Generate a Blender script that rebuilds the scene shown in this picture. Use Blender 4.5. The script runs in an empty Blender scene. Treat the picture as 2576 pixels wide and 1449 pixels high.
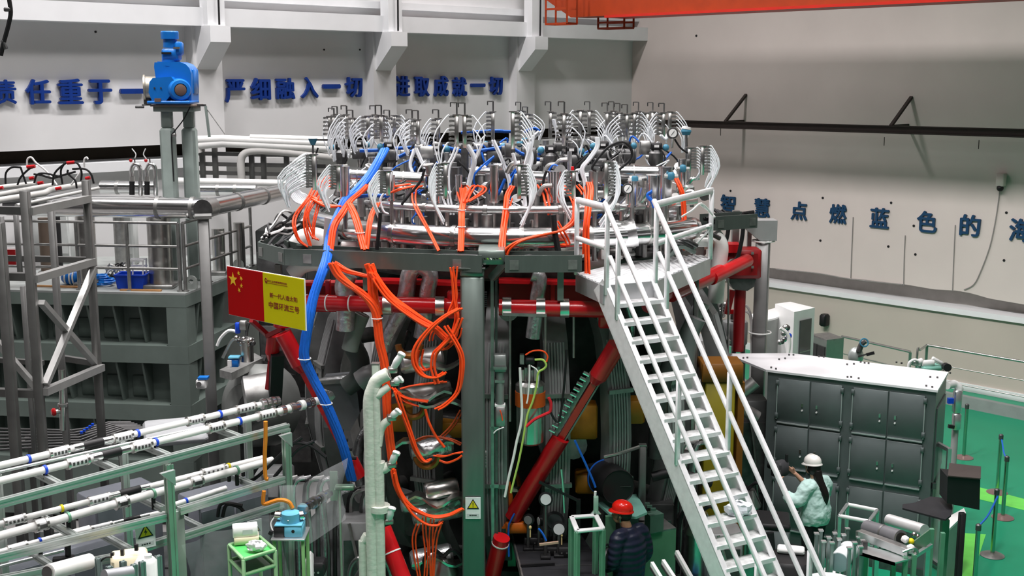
import bpy, math, random
from mathutils import Vector as V, Matrix
random.seed(7)
SC = bpy.context.scene
C = SC.collection
# ---------------------------------------------------------------- camera, world, lights, exposure
H, PITCH, FPX, CU, CV = 6.6, math.radians(10), 3000.0, 1288.0, 724.5
cp, sp = math.cos(PITCH), math.sin(PITCH)
cd = bpy.data.cameras.new('camera'); cam = bpy.data.objects.new('camera', cd); C.objects.link(cam)
cam.location = (0, 0, H); cam.rotation_euler = (math.radians(80), 0, 0)
cd.sensor_width = 36; cd.lens = 36 * FPX / 2576; cd.clip_end = 200
SC.camera = cam
SC.view_settings.view_transform = 'Standard'; SC.view_settings.look = 'None'
SC.view_settings.gamma = 1; SC.view_settings.use_curve_mapping = False
SC.view_settings.exposure = 0.0
w = bpy.data.worlds.new('hall_daylight'); SC.world = w; w.use_nodes = True
w.node_tree.nodes['Background'].inputs[0].default_value = (1, .95, .97, 1)
w.node_tree.nodes['Background'].inputs[1].default_value = 0.07
def area(name, loc, target, sx, sy, power, col=(1, .955, .955), spread=180):
    l = bpy.data.lights.new(name, 'AREA'); l.shape = 'RECTANGLE'; l.size = sx; l.size_y = sy
    l.energy = power; l.color = col; l.spread = math.radians(spread)
    o = bpy.data.objects.new(name, l); C.objects.link(o); o.location = loc
    o.rotation_euler = (V(target) - V(loc)).to_track_quat('-Z', 'Y').to_euler()
    return o
# high-bay lamp rows under the roof (all out of the frame)
KX, KY = 3.12, 31.5                      # far corner of the hall
DL = V((-.7145, -.6997, 0)); NL = V((.6997, -.7145, 0))      # along / off the left wall
DR = V((.6997, -.7145, 0)); NR = V((-.7145, -.6997, 0))      # along / off the right wall
def wl(s, t, z): return V((KX, KY, z)) + DL * s + NL * t
def wr(s, t, z): return V((KX, KY, z)) + DR * s + NR * t
for k, (s, t, e) in enumerate([(6.3, 3.4, 260), (10.6, 3.4, 300), (15, 3.4, 300), (19.5, 3.4, 300)]):
    p = wl(s, t, 13.5); o = area('wall_bay_lamp', p, p - V((0, 0, 1)), 2.6, .5, e, spread=150)
    o.rotation_euler = (0, 0, math.radians(44.4))
for k, (x, y, e) in enumerate([(-6, 9, 190), (-1.5, 12, 250), (3, 10, 230), (-2, 17, 290), (3.5, 16, 170), (6.5, 12, 150), (-6, 14, 200), (0, 6, 340), (-4, 4, 160), (2.2, 8.5, 180)]):  # last lamp added near the camera to brighten the low front
    area('bay_lamp', (x, y, 14), (x, y, 0), 1.8, .9, e, spread=105)

for s in (7, 11, 15, 19):          # floodlights across the hall towards the right wall; the crane girder shades its upper part
    area('flood_lamp', wr(s, 15.0, 14), wr(s - 1.5, 0, 1.9), 1.4, .8, 84, spread=57)
# ---------------------------------------------------------------- helpers
def ray(u, v):
    a = CV - v
    return V((u - CU, FPX * cp + a * sp, -FPX * sp + a * cp))
def P(u, v, y):
    d = ray(u, v); return V((0, 0, H)) + d * (y / d.y)
def PZ(u, v, z):
    d = ray(u, v); return V((0, 0, H)) + d * ((z - H) / d.z)
def PN(u, v, q, n):
    d = ray(u, v); o = V((0, 0, H)); return o + d * ((V(q) - o).dot(n) / d.dot(n))
def PWL(u, v, t=0): return PN(u, v, wl(0, t, 0), NL)
def PWR(u, v, t=0): return PN(u, v, wr(0, t, 0), NR)

MATS = {}
def M(name, col, rough=.5, metal=0.0, var=.08, scale=5.0, bump=0.0, bscale=40.0, coat=0.0, alpha=1.0, trans=0.0, stretch=None, spec=.3):
    if name in MATS: return MATS[name]
    m = bpy.data.materials.new(name); m.use_nodes = True; nt = m.node_tree; b = nt.nodes['Principled BSDF']
    tc = nt.nodes.new('ShaderNodeTexCoord'); n = nt.nodes.new('ShaderNodeTexNoise')
    n.inputs['Scale'].default_value = scale; n.inputs['Detail'].default_value = 5
    src = tc.outputs['Object']
    if stretch:
        mp = nt.nodes.new('ShaderNodeMapping'); mp.inputs['Scale'].default_value = stretch
        nt.links.new(src, mp.inputs[0]); src = mp.outputs[0]
    nt.links.new(src, n.inputs['Vector'])
    r = nt.nodes.new('ShaderNodeMapRange'); r.inputs[1].default_value = .3; r.inputs[2].default_value = .7
    nt.links.new(n.outputs['Fac'], r.inputs[0])
    mx = nt.nodes.new('ShaderNodeMix'); mx.data_type = 'RGBA'
    mx.inputs[6].default_value = [c * (1 - var) for c in col] + [1]
    mx.inputs[7].default_value = [min(1, c * (1 + var)) for c in col] + [1]
    nt.links.new(r.outputs[0], mx.inputs[0]); nt.links.new(mx.outputs[2], b.inputs['Base Color'])
    b.inputs['Roughness'].default_value = rough; b.inputs['Metallic'].default_value = metal
    b.inputs['Coat Weight'].default_value = coat; b.inputs['Alpha'].default_value = alpha
    b.inputs['Transmission Weight'].default_value = trans; b.inputs['Specular IOR Level'].default_value = spec
    if bump:
        n2 = nt.nodes.new('ShaderNodeTexNoise'); n2.inputs['Scale'].default_value = bscale; n2.inputs['Detail'].default_value = 4
        nt.links.new(tc.outputs['Object'], n2.inputs['Vector'])
        bp = nt.nodes.new('ShaderNodeBump'); bp.inputs['Strength'].default_value = bump; bp.inputs['Distance'].default_value = .02
        nt.links.new(n2.outputs['Fac'], bp.inputs['Height']); nt.links.new(bp.outputs[0], b.inputs['Normal'])
    MATS[name] = m; return m

plaster = M('white_plaster', (.72, .72, .72), .9, var=.03, scale=1.2)
plaster_r = M('bounce_warmed_plaster', (.68, .61, .57), .9, var=.04, scale=.8)  # warmth is the crane's orange bounce put into the wall colour
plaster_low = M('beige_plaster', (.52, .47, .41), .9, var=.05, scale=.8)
beampaint = M('white_concrete', (.80, .81, .82), .8, var=.03, scale=2)
darkgap = M('recess_shade_brown', (.035, .028, .02), .9)  # near-black puts the recess's shade into its colour
railsteel = M('rail_brown_steel', (.05, .038, .034), .7)
floor_m = M('green_epoxy_floor', (.010, .29, .15), .42, var=.08, scale=.7)
lime_m = M('lime_floor_paint', (.16, .72, .10), .35)
yellow_paint = M('yellow_floor_paint', (.75, .42, .02), .5)
letter_blue = M('royal_blue_letter', (.006, .035, .22), .4)
letter_teal = M('navy_teal_letter', (.010, .055, .13), .5)
crane_or = M('crane_orange', (.33, .034, .003), .5)
green_grey = M('green_grey_paint', (.16, .20, .18), .42, var=.06)
pillar_gr = M('pillar_steel_paint', (.13, .16, .145), .30, metal=.5, var=.06, stretch=(3, 3, .4))
dark_frame = M('dark_frame_steel', (.14, .14, .135), .4, metal=.6, var=.12)
steel = M('brushed_steel', (.58, .57, .55), .28, metal=1, var=.12, scale=8)
chrome = M('polished_steel', (.78, .78, .78), .20, metal=1, var=.05, bump=.06, bscale=9)
dullsteel = M('dull_steel', (.36, .36, .35), .42, metal=.9, var=.2, scale=10)
gunmetal = M('gunmetal', (.12, .12, .12), .4, metal=.7, var=.25, scale=10)
alu = M('anodised_aluminium', (.66, .68, .68), .34, metal=.85, var=.08, scale=10)
whitealu = M('stair_aluminium', (.78, .79, .80), .42, metal=.35, var=.07, scale=14)
tread_m = M('worn_tread_plate', (.66, .66, .66), .45, metal=.35, var=.35, scale=11)
whitepipe = M('white_lagging', (.78, .78, .76), .5, var=.06)
foil = M('foil_wrap', (.55, .56, .57), .3, metal=.8, var=.25, scale=12, bump=.5, bscale=22)
tape = M('cream_tape_wrap', (.60, .64, .56), .6, var=.07, stretch=(2, 2, 14), bump=.3, bscale=14)
red_p = M('red_gloss_paint', (.50, .008, .012), .3, coat=.3)
red_d = M('dark_red_paint', (.22, .006, .008), .4)
orange_c = M('orange_cable', (.86, .075, .012), .42, var=.12)
orange_p = M('orange_paint', (.62, .13, .01), .5)
amber = M('amber_paint', (.40, .17, .015), .5, var=.2)
yellow_p = M('yellow_mustard_panel', (.20, .165, .006), .5, var=.08)
blue_c = M('blue_cable', (.012, .13, .62), .45, var=.2, stretch=(30, 30, 2))
blue_m = M('blue_machine_paint', (.008, .16, .56), .34, coat=.3, var=.06)
blue_b = M('blue_plastic', (.006, .06, .55), .4)
cyan_p = M('pale_blue_paint', (.13, .42, .58), .4)
teal_f = M('teal_fitting', (.05, .20, .30), .4)
black_p = M('black_plastic', (.014, .014, .015), .45)
black_r = M('black_rubber', (.010, .010, .011), .55)
black_t = M('black_tabletop', (.022, .022, .025), .45, var=.15)
dark_in = M('dark_interior_steel', (.045, .048, .047), .5, metal=.3, var=.3)
coil_m = M('coil_grey', (.23, .235, .235), .45, metal=.3, var=.15)
hose_m = M('clear_white_hose', (.80, .83, .86), .3, var=.05)
white_p = M('white_plastic', (.80, .80, .79), .4, var=.03)
cream_p = M('cream_plastic', (.72, .65, .46), .5)
mint_p = M('mint_paint', (.22, .48, .40), .45)
prof_gr = M('green_profile', (.16, .36, .24), .38, metal=.3)
cab_m = M('cabinet_grey_green', (.115, .138, .138), .38, metal=.2, var=.05)
skin = M('skin', (.58, .33, .22), .5)
skin2 = M('tanned_skin', (.36, .19, .11), .5)
hair_m = M('black_hair', (.012, .010, .009), .4, var=.3, stretch=(60, 60, 3))
mintcloth = M('mint_knit', (.56, .78, .73), .9, var=.06, bump=.15, bscale=60)
navy = M('navy_quilted_nylon', (.018, .022, .045), .42, var=.15)
blackcloth = M('black_cloth', (.012, .012, .014), .8)
denim = M('dark_denim', (.06, .09, .12), .8)
helmet_w = M('white_helmet', (.82, .80, .76), .3, coat=.3)
helmet_r = M('red_helmet', (.80, .016, .008), .25, coat=.4)
glassdark = M('dark_glass', (.04, .05, .05), .08, coat=.4)
film = M('clear_plastic_film', (.75, .78, .80), .18, alpha=.15, bump=.5, bscale=6)
mirror_w = M('white_mirror_disc', (.62, .63, .64), .4)
purple = M('purple_clip', (.10, .03, .45), .5)
sign_y = M('sign_yellow', (.72, .60, .01), .5)
flag_red = M('flag_red', (.40, .002, .003), .6, var=.03, spec=.08)
flag_yel = M('flag_yellow', (.58, .52, .004), .6, var=.03, spec=.08)
star_m = M('flag_star_gold', (.80, .50, .02), .5)
flag_txt = M('flag_brown_text', (.26, .035, .01), .6)
wood = M('timber_strip', (.42, .22, .09), .6, var=.2)
paperw = M('paper_white', (.78, .79, .80), .6)

WLOC = {}
class MB:
    def __init__(s): s.v = []; s.f = []
    def add(s, vs, fs):
        b = len(s.v); s.v += [tuple(x) for x in vs]; s.f += [tuple(b + i for i in f) for f in fs]; return s
    def hexa(s, p):   # 8 points: bottom ring 0-3, top ring 4-7
        return s.add(p, [(3, 2, 1, 0), (4, 5, 6, 7), (0, 1, 5, 4), (1, 2, 6, 5), (2, 3, 7, 6), (3, 0, 4, 7)])
    def box(s, c, d, X=(1, 0, 0), Y=(0, 1, 0), Z=(0, 0, 1), ch=0):
        c = V(c); X = V(X).normalized(); Y = V(Y).normalized(); Z = V(Z).normalized()
        hx, hy, hz = d[0] / 2, d[1] / 2, d[2] / 2
        if ch <= 0:
            return s.hexa([c + X * (a * hx) + Y * (b * hy) + Z * (e * hz) for e in (-1, 1) for a, b in ((-1, -1), (1, -1), (1, 1), (-1, 1))])
        ch = min(ch, hx * .9, hy * .9, hz * .9)
        def ring(ix, iy, z):
            k = [(-hx + ix, -hy), (hx - ix, -hy), (hx, -hy + iy), (hx, hy - iy), (hx - ix, hy), (-hx + ix, hy), (-hx, hy - iy), (-hx, -hy + iy)]
            return [(x, y, z) for x, y in k]
        def ring2(z):
            k = [(-hx + ch, -hy + ch)] * 0
            return [(x * (hx - ch * .7) / hx, y * (hy - ch * .7) / hy, z) for x, y, _ in ring(ch, ch, z)]
        rs = [ring2(-hz), ring(ch, ch, -hz + ch), ring(ch, ch, hz - ch), ring2(hz)]
        vs = [c + X * x + Y * y + Z * z for r in rs for x, y, z in r]
        fs = [tuple(reversed(range(8))), tuple(range(24, 32))]
        for k in range(3):
            for i in range(8):
                j = (i + 1) % 8; fs.append((k * 8 + i, k * 8 + j, k * 8 + 8 + j, k * 8 + 8 + i))
        return s.add(vs, fs)
    def bar(s, a, b, w, h=None, up=(0, 0, 1), ch=0):
        a = V(a); b = V(b); h = h or w; d = b - a; L = d.length
        if L < 1e-6: return s
        Y = d / L; up = V(up)
        if abs(Y.dot(up)) > .97: up = V((0, 1, 0)) if abs(Y.y) < .9 else V((1, 0, 0))
        X = Y.cross(up).normalized(); Z = X.cross(Y)
        return s.box((a + b) / 2, (w, L, h), X, Y, Z, ch)
    def cyl(s, a, b, r, r2=None, n=14, cap=True):
        a = V(a); b = V(b); r2 = r if r2 is None else r2; d = (b - a).normalized()
        x = d.orthogonal().normalized(); y = d.cross(x)
        vs = []
        for q, rr in ((a, r), (b, r2)):
            vs += [q + (x * math.cos(2 * math.pi * i / n) + y * math.sin(2 * math.pi * i / n)) * rr for i in range(n)]
        fs = [(i, (i + 1) % n, n + (i + 1) % n, n + i) for i in range(n)]
        if cap: fs += [tuple(reversed(range(n))), tuple(range(n, 2 * n))]
        return s.add(vs, fs)
    def tube(s, pts, r, n=8, k=5, cap=True, sx=1.0):
        pts = [V(p) for p in pts]
        if k > 1 and len(pts) > 2:
            q = []
            e = [pts[0] * 2 - pts[1]] + pts + [pts[-1] * 2 - pts[-2]]
            for i in range(1, len(e) - 2):
                for j in range(k):
                    t = j / k; a, b, c, d = e[i - 1], e[i], e[i + 1], e[i + 2]
                    q.append(.5 * ((2 * b) + (c - a) * t + (2 * a - 5 * b + 4 * c - d) * t * t + (3 * b - a - 3 * c + d) * t ** 3))
            pts = q + [pts[-1]]
        N = len(pts); rs = r if callable(r) else (lambda t: r)
        nrm = None; vs = []
        for i, p in enumerate(pts):
            t = (pts[min(i + 1, N - 1)] - pts[max(i - 1, 0)]).normalized()
            if nrm is None: nrm = t.orthogonal().normalized()
            nrm = (nrm - t * nrm.dot(t))
            nrm = nrm.normalized() if nrm.length > 1e-5 else t.orthogonal().normalized()
            bi = t.cross(nrm); rr = rs(i / max(1, N - 1))
            vs += [p + (nrm * math.cos(2 * math.pi * j / n) + bi * math.sin(2 * math.pi * j / n) * sx) * rr for j in range(n)]
        fs = [(i * n + j, i * n + (j + 1) % n, (i + 1) * n + (j + 1) % n, (i + 1) * n + j) for i in range(N - 1) for j in range(n)]
        if cap: fs += [tuple(reversed(range(n))), tuple(range((N - 1) * n, N * n))]
        return s.add(vs, fs)
    def lathe(s, prof, o, ax=(0, 0, 1), n=24):
        o = V(o); z = V(ax).normalized(); x = z.orthogonal().normalized(); y = z.cross(x)
        vs = [o + (x * math.cos(2 * math.pi * i / n) + y * math.sin(2 * math.pi * i / n)) * max(r, 1e-4) + z * h for r, h in prof for i in range(n)]
        fs = [(k * n + i, k * n + (i + 1) % n, (k + 1) * n + (i + 1) % n, (k + 1) * n + i) for k in range(len(prof) - 1) for i in range(n)]
        fs += [tuple(reversed(range(n))), tuple(range((len(prof) - 1) * n, len(prof) * n))]
        return s.add(vs, fs)
    def prism(s, poly, vec):
        poly = [V(p) for p in poly]; vec = V(vec); n = len(poly)
        nn = sum(((poly[i] - poly[0]).cross(poly[(i + 1) % n] - poly[0]) for i in range(n)), V((0, 0, 0)))
        if nn.dot(vec) < 0: poly = poly[::-1]
        return s.add(poly + [p + vec for p in poly],
                     [tuple(reversed(range(n))), tuple(range(n, 2 * n))] + [(i, (i + 1) % n, n + (i + 1) % n, n + i) for i in range(n)])
    def ball(s, c, r, n=12, m=8, sc=(1, 1, 1)):
        prof = [(math.sin(math.pi * k / m) * r, -math.cos(math.pi * k / m) * r) for k in range(m + 1)]
        b = len(s.v); s.lathe(prof, (0, 0, 0), n=n)
        c = V(c)
        for i in range(b, len(s.v)):
            x = s.v[i]; s.v[i] = (c.x + x[0] * sc[0], c.y + x[1] * sc[1], c.z + x[2] * sc[2])
        return s
    def ringtorus(s, c, R, r, n=40, m=10, a0=0, a1=360, ax=None):
        pts = []
        k = max(3, int(n * abs(a1 - a0) / 360))
        for i in range(k + 1):
            t = math.radians(a0 + (a1 - a0) * i / k)
            if ax is None: pts.append(V(c) + V((math.sin(t) * R, -math.cos(t) * R, 0)))
            else: pts.append(V(c) + ax[0] * (math.cos(t) * R) + ax[1] * (math.sin(t) * R))
        return s.tube(pts, r, m, 1)
    def build(s, name, mat, parent=None, ang=38, kind=None, label=None):
        if parent is not None: base = WLOC[parent.name]
        else:
            xs = [p[0] for p in s.v]; ys = [p[1] for p in s.v]; zs = [p[2] for p in s.v]
            base = V(((min(xs) + max(xs)) / 2, (min(ys) + max(ys)) / 2, min(zs)))
        me = bpy.data.meshes.new(name)
        me.from_pydata([(p[0] - base.x, p[1] - base.y, p[2] - base.z) for p in s.v], [], s.f)
        me.materials.append(mat)
        me.polygons.foreach_set('use_smooth', [True] * len(me.polygons)); me.set_sharp_from_angle(angle=math.radians(ang))
        o = bpy.data.objects.new(name, me); C.objects.link(o)
        if parent is not None: o.parent = parent
        else: o.location = base
        WLOC[o.name] = base.copy()
        if kind: o['kind'] = kind
        if label: o['label'] = label
        return o

def thing(name, label, cat, loc, group=None):
    o = bpy.data.objects.new(name, None); C.objects.link(o); o.location = loc; WLOC[o.name] = V(loc)
    o.empty_display_size = .1
    o['label'] = label; o['category'] = cat
    if group: o['group'] = group
    return o
def tag(o, label, cat, group=None, kind=None):
    o['label'] = label; o['category'] = cat
    if group: o['group'] = group
    if kind: o['kind'] = kind
    return o
def struct(mb, name, mat, parent=None):
    o = mb.build(name, mat, parent)
    if parent is None: o['kind'] = 'structure'
    return o
def dup(root, delta, label=None, group=None):
    r = root.copy(); C.objects.link(r); r.location = root.location + V(delta); WLOC[r.name] = WLOC[root.name] + V(delta)
    if label: r['label'] = label
    if group: r['group'] = group
    for ch in list(root.children):
        c = ch.copy(); C.objects.link(c); c.parent = r
        for g in list(ch.children):
            d = g.copy(); C.objects.link(d); d.parent = c
    return r
ORD = 'first second third fourth fifth sixth seventh eighth ninth tenth eleventh twelfth thirteenth fourteenth fifteenth sixteenth seventeenth eighteenth nineteenth twentieth'.split()
def bars(segs, w, h=None, up=(0, 0, 1), ch=0):
    m = MB()
    for a, b in segs: m.bar(a, b, w, h, up, ch)
    return m
def text_mb(body, bold=0.0, depth=.02):
    """lettering: glyph outlines as geometry in a unit em box, x right, y up, z out"""
    c = bpy.data.curves.new('t', 'FONT'); c.body = body; c.size = 1; c.extrude = depth; c.offset = bold; c.resolution_u = 3
    o = bpy.data.objects.new('t', c); C.objects.link(o)
    dg = bpy.context.evaluated_depsgraph_get(); me = bpy.data.meshes.new_from_object(o.evaluated_get(dg))
    vs = [tuple(v.co) for v in me.vertices]; fs = [tuple(p.vertices) for p in me.polygons]
    bpy.data.objects.remove(o); bpy.data.curves.remove(c); bpy.data.meshes.remove(me)
    return vs, fs
def put_text(body, x0, x1, y0, y1, origin, X, Y, Z, bold=0.0, depth=.02, mb=None):
    """fit the lettering into the box x0..x1 / y0..y1 of the plane origin+X+Y"""
    vs, fs = text_mb(body, 0 if bold > .02 else bold, depth)
    if not vs: return mb or MB()
    if bold > .02:      # heavy signage weight: strokes thickened both ways
        q = bold - .012; v0, f0 = vs, fs; vs, fs = [], []
        for i, (ox, oy) in enumerate(((-q, 0), (q, 0), (0, -q * .7), (0, q * .7))):
            b = len(vs); vs += [(x + ox, y + oy, z + .002 * i) for x, y, z in v0]; fs += [tuple(b + j for j in f) for f in f0]
    ax = min(v[0] for v in vs); bx = max(v[0] for v in vs); ay = min(v[1] for v in vs); by = max(v[1] for v in vs)
    kx = (x1 - x0) / max(bx - ax, 1e-6)
    ky = (y1 - y0) / max(by - ay, 1e-6)
    kz = min(kx, ky)
    mb = mb or MB()
    O = V(origin); X = V(X); Y = V(Y); Z = V(Z)
    mb.add([O + X * (x0 + (v[0] - ax) * kx) + Y * (y0 + (v[1] - ay) * ky) + Z * (v[2] + depth) * kz for v in vs], fs)
    return mb
# ================================================================ SETTING
fl_ = struct(MB().box((0, 15, -.1), (60, 60, .2)), 'floor', M('low_bounce_floor', (.24, .235, .23), .7, var=.15, scale=1.5))  # unseen floor past the coating made grey to cut green bounce
MB().prism([V((x, y, 0)) for x, y in ((-2.4, 4), (22, 4), (22, 32), (5.2, 32), (5.2, 19.5), (-2.4, 19.5))], (0, 0, .003)).build('green_coating', floor_m, fl_)
struct(MB().box((-4, 12, 15.1), (64, 66, .2)), 'ceiling', M('roof_grey', (.30, .30, .30), .8))
def stripe(px, name, mat):
    pts = [PZ(u, v, .004) for u, v in px]
    o = MB().prism(pts, (0, 0, .004)).build(name, mat); o['kind'] = 'structure'; return o
stripe([(2463, 1226), (2590, 1259), (2590, 1287), (2463, 1256)], 'floor_marking', lime_m)
stripe([(2400, 1340), (2480, 1345), (2440, 1470), (2370, 1470)], 'floor_marking', lime_m)
stripe([(1727, 1434), (1757, 1420), (1768, 1436), (1740, 1448), (1728, 1446)], 'floor_marking', yellow_paint)
stripe([(1738, 1416), (1768, 1404), (1774, 1414), (1742, 1430)], 'floor_marking', yellow_paint)
# ---- left (lettered) wall: upper wall, recess with white sill, lower wall
zs = PWL(250, 371).z; zr = PWL(250, 400, .0).z; zw = PWL(250, 416).z
def wallbox(fn, s0, s1, t0, t1, z0, z1, mb=None):
    mb = mb or MB()
    p = [fn(s0, t0, z0), fn(s1, t0, z0), fn(s1, t1, z0), fn(s0, t1, z0)]
    q = [V((a.x, a.y, z1)) for a in p]
    # keep outward winding whichever way the wall runs
    if (p[1] - p[0]).cross(p[2] - p[0]).z < 0: p = [p[0], p[3], p[2], p[1]]; q = [q[0], q[3], q[2], q[1]]
    return mb.hexa(p + q)
struct(wallbox(wl, -.4, 34, -.4, 0, zs, 15), 'wall_left', plaster)
struct(wallbox(wl, -.4, 34, -.9, -.6, zr - .05, zs), 'trim_1', darkgap)
struct(wallbox(wl, 0, 34, -.6, .06, zw - .12, zr - .06), 'trim_2', beampaint)
struct(wallbox(wl, -.4, 34, -.5, -.1, 0, zw - .12), 'wall_lower_left', plaster)
bz0 = PWL(300, 58, .5).z; bz1 = PWL(300, 9, .5).z
struct(wallbox(wl, -.1, 34, 0, .5, bz0, bz1), 'trim_3', beampaint)
struct(wallbox(wl, -.1, 34, 0, .22, bz1 + .16, bz1 + .3), 'trim_4', beampaint)
for k, (uc, w0) in enumerate([(523, .60), (968, .60), (1323, .60), (-110, .60)]):
    p = PWL(uc, 160, .26); s = (p - wl(0, .26, p.z)).dot(DL)
    zc = PWL(534, 105, .80).z; a, b = s - w0 / 2, s + w0 / 2
    mb = MB()
    wallbox(wl, a, b, 0, .26, 0, bz0, mb)
    c = struct(mb, 'trim_%d' % (5 + k), plaster)
    m2 = MB(); prof = [(.25, bz0), (.80, bz0), (.80, zc), (.25, zc - .50)]
    pts = [wl(a + .12, t, z) for t, z in prof]
    m2.prism(pts, DL * .42); m2.build('corbel', beampaint, c)
    m3 = wallbox(wl, a + .14, b - .10, .4, .66, bz0, 12); m3.build('upper_column', beampaint, c)
    rod = MB().cyl(wl(s, .72, bz0 + .02), wl(s, .74, bz0 + 1.6), .018, n=8)
    tag(rod.build('hanging_cable', black_r), ['thin black cable hanging beside the corbel nearest the blue gearbox', 'thin black cable hanging above the middle corbel',
         'thin black cable hanging above the corbel nearest the crane', 'thin black cable above the corbel at the hall end'][k], 'cable')
# ---- right wall
edge = [(1560, 640), (1960, 676), (2060, 690), (2120, 699), (2160, 702), (2280, 716), (2350, 728), (2405, 731), (2440, 737), (2490, 751), (2576, 766), (2700, 790)]
pts = [PWR(u, v) for u, v in edge]
poly = pts + [wr(24, 0, pts[-1].z), wr(24, 0, 15), wr(-.4, 0, 15), wr(-.4, 0, pts[0].z)]
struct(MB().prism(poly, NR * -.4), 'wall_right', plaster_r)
zt = PWR(2250, 755, .12).z; zb = PWR(2250, 768, .12).z
struct(wallbox(wr, -.4, 24, -.8, -.45, zb, pts[0].z + 1), 'trim_20', M('shaded_recess_plaster', (.50, .47, .45), .9))  # recess shade put into a darker plaster colour
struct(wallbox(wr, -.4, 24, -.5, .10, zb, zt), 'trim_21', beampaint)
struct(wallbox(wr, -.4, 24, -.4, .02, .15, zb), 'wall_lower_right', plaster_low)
struct(wallbox(wr, -.4, 24, -.4, .06, 0, .17), 'baseboard_right', beampaint)
wl_r = bpy.data.objects['wall_right']
for u, v in [(2070, 498), (2242, 510), (2532, 535), (2526, 655), (2064, 605), (2235, 620), (1838, 480), (2299, 568), (1752, 90), (2303, 640)]:
    p = PWR(u, v); MB().cyl(p - NR * .02, p + NR * .012, .028, n=10).build('anchor_hole', black_p, wl_r)
for u, v in [(240, 80), (815, 125), (905, 125), (1013, 122)]:
    p = PWL(u, v); MB().cyl(p - NL * .02, p + NL * .012, .02, n=10).build('anchor_hole', black_p, bpy.data.objects['wall_left'])
wires = [([(2146, 546), (2142, 640), (2140, 700)], 'upright'), ([(2277, 592), (2274, 660), (2273, 718)], 'upright'), ([(2403, 566), (2399, 650), (2396, 731)], 'upright')]
for k, (px, _) in enumerate(wires):
    p = [PWR(u, v, .02) for u, v in px]
    tag(MB().tube(p, .010, 6, 2).build('wall_wire', M('grey_wire', (.30, .28, .27), .6)), 'thin grey upright wire on right wall beside the navy character ' + ('ran', 'se', 'de')[k], 'wire')
tag(MB().tube([PWR(u, v, .03) for u, v in [(1952, 677), (2060, 688), (2140, 702), (2271, 716)]], .014, 6, 3).build('wall_wire', MATS['grey_wire']), 'thin grey wire running along the bottom edge of right wall', 'wire')
# dark steel runway on the right wall with two raking struts
T = .75
a = PWR(1690, 318, T); b = PWR(2660, 347, T); zt_ = (a.z + b.z) / 2
a = wr((a - wr(0, T, a.z)).dot(DR) - .6, T, a.z)
rt = thing('wall_rail', 'long dark brown steel rail bracketed along the right wall', 'rail', a)
hh = .145
MB().bar(a, b, .10, .03).build('flange', railsteel, rt)
MB().bar(a + V((0, 0, hh)), b + V((0, 0, hh)), .10, .02).build('flange', railsteel, rt)
MB().bar(a + V((0, 0, hh / 2)), b + V((0, 0, hh / 2)), .02, hh).build('web', railsteel, rt)
for us, ut, vt in [(1824, 1877, 238), (2241, 2293, 244)]:
    q = PWR(us, 315, T); s = (q - wr(0, T, q.z)).dot(DR); zz = a.z + (b.z - a.z) * ((wr(s, T, 0) - wr((a - wr(0, T, a.z)).dot(DR), T, 0)).length / (b - a).length)
    MB().bar(wr(s, T, zz + hh), wr(s, 0, zz + hh), .05, .05).build('bracket', railsteel, rt)
    tp = PWR(ut, vt, 0)
    MB().bar(wr(s, T, zz + hh), wr((tp - wr(0, 0, tp.z)).dot(DR), 0, tp.z), .07, .05).build('strut', railsteel, rt)
for u, v in [(2225, 345), (2463, 352), (1813, 322)]:
    q = PWR(u, v, T); MB().cyl(q, q - V((0, 0, .18)), .008, n=6).build('hanger_wire', railsteel, rt)
# dome camera and its trailing cable
q = PWR(2519, 452, .1)
t = thing('dome_camera', 'small dome camera under a grey box on right wall', 'camera', q - V((0, 0, .2)))
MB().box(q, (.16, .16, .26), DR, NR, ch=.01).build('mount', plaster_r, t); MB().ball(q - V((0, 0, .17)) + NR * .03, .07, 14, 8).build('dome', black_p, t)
pts = [PWR(u, v, .03) for u, v in [(2516, 474), (2505, 550), (2490, 620), (2468, 680), (2450, 715), (2425, 729)]]
tag(MB().tube(pts, .011, 6, 4).build('camera_cable', MATS['grey_wire']), 'thin curved grey cable dropping from the dome camera', 'cable')
q0 = PWR(2074, 805, .12)
t = thing('wall_speaker', 'small black speaker box fixed low on the right wall', 'speaker', q0 - V((0, 0, .15)))
MB().box(q0, (.17, .2, .28), DR, NR, ch=.03).build('cabinet', black_p, t)
MB().box(q0 + NR * .11, (.13, .02, .22), DR, NR, ch=.008).build('grille', black_r, t)
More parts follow.
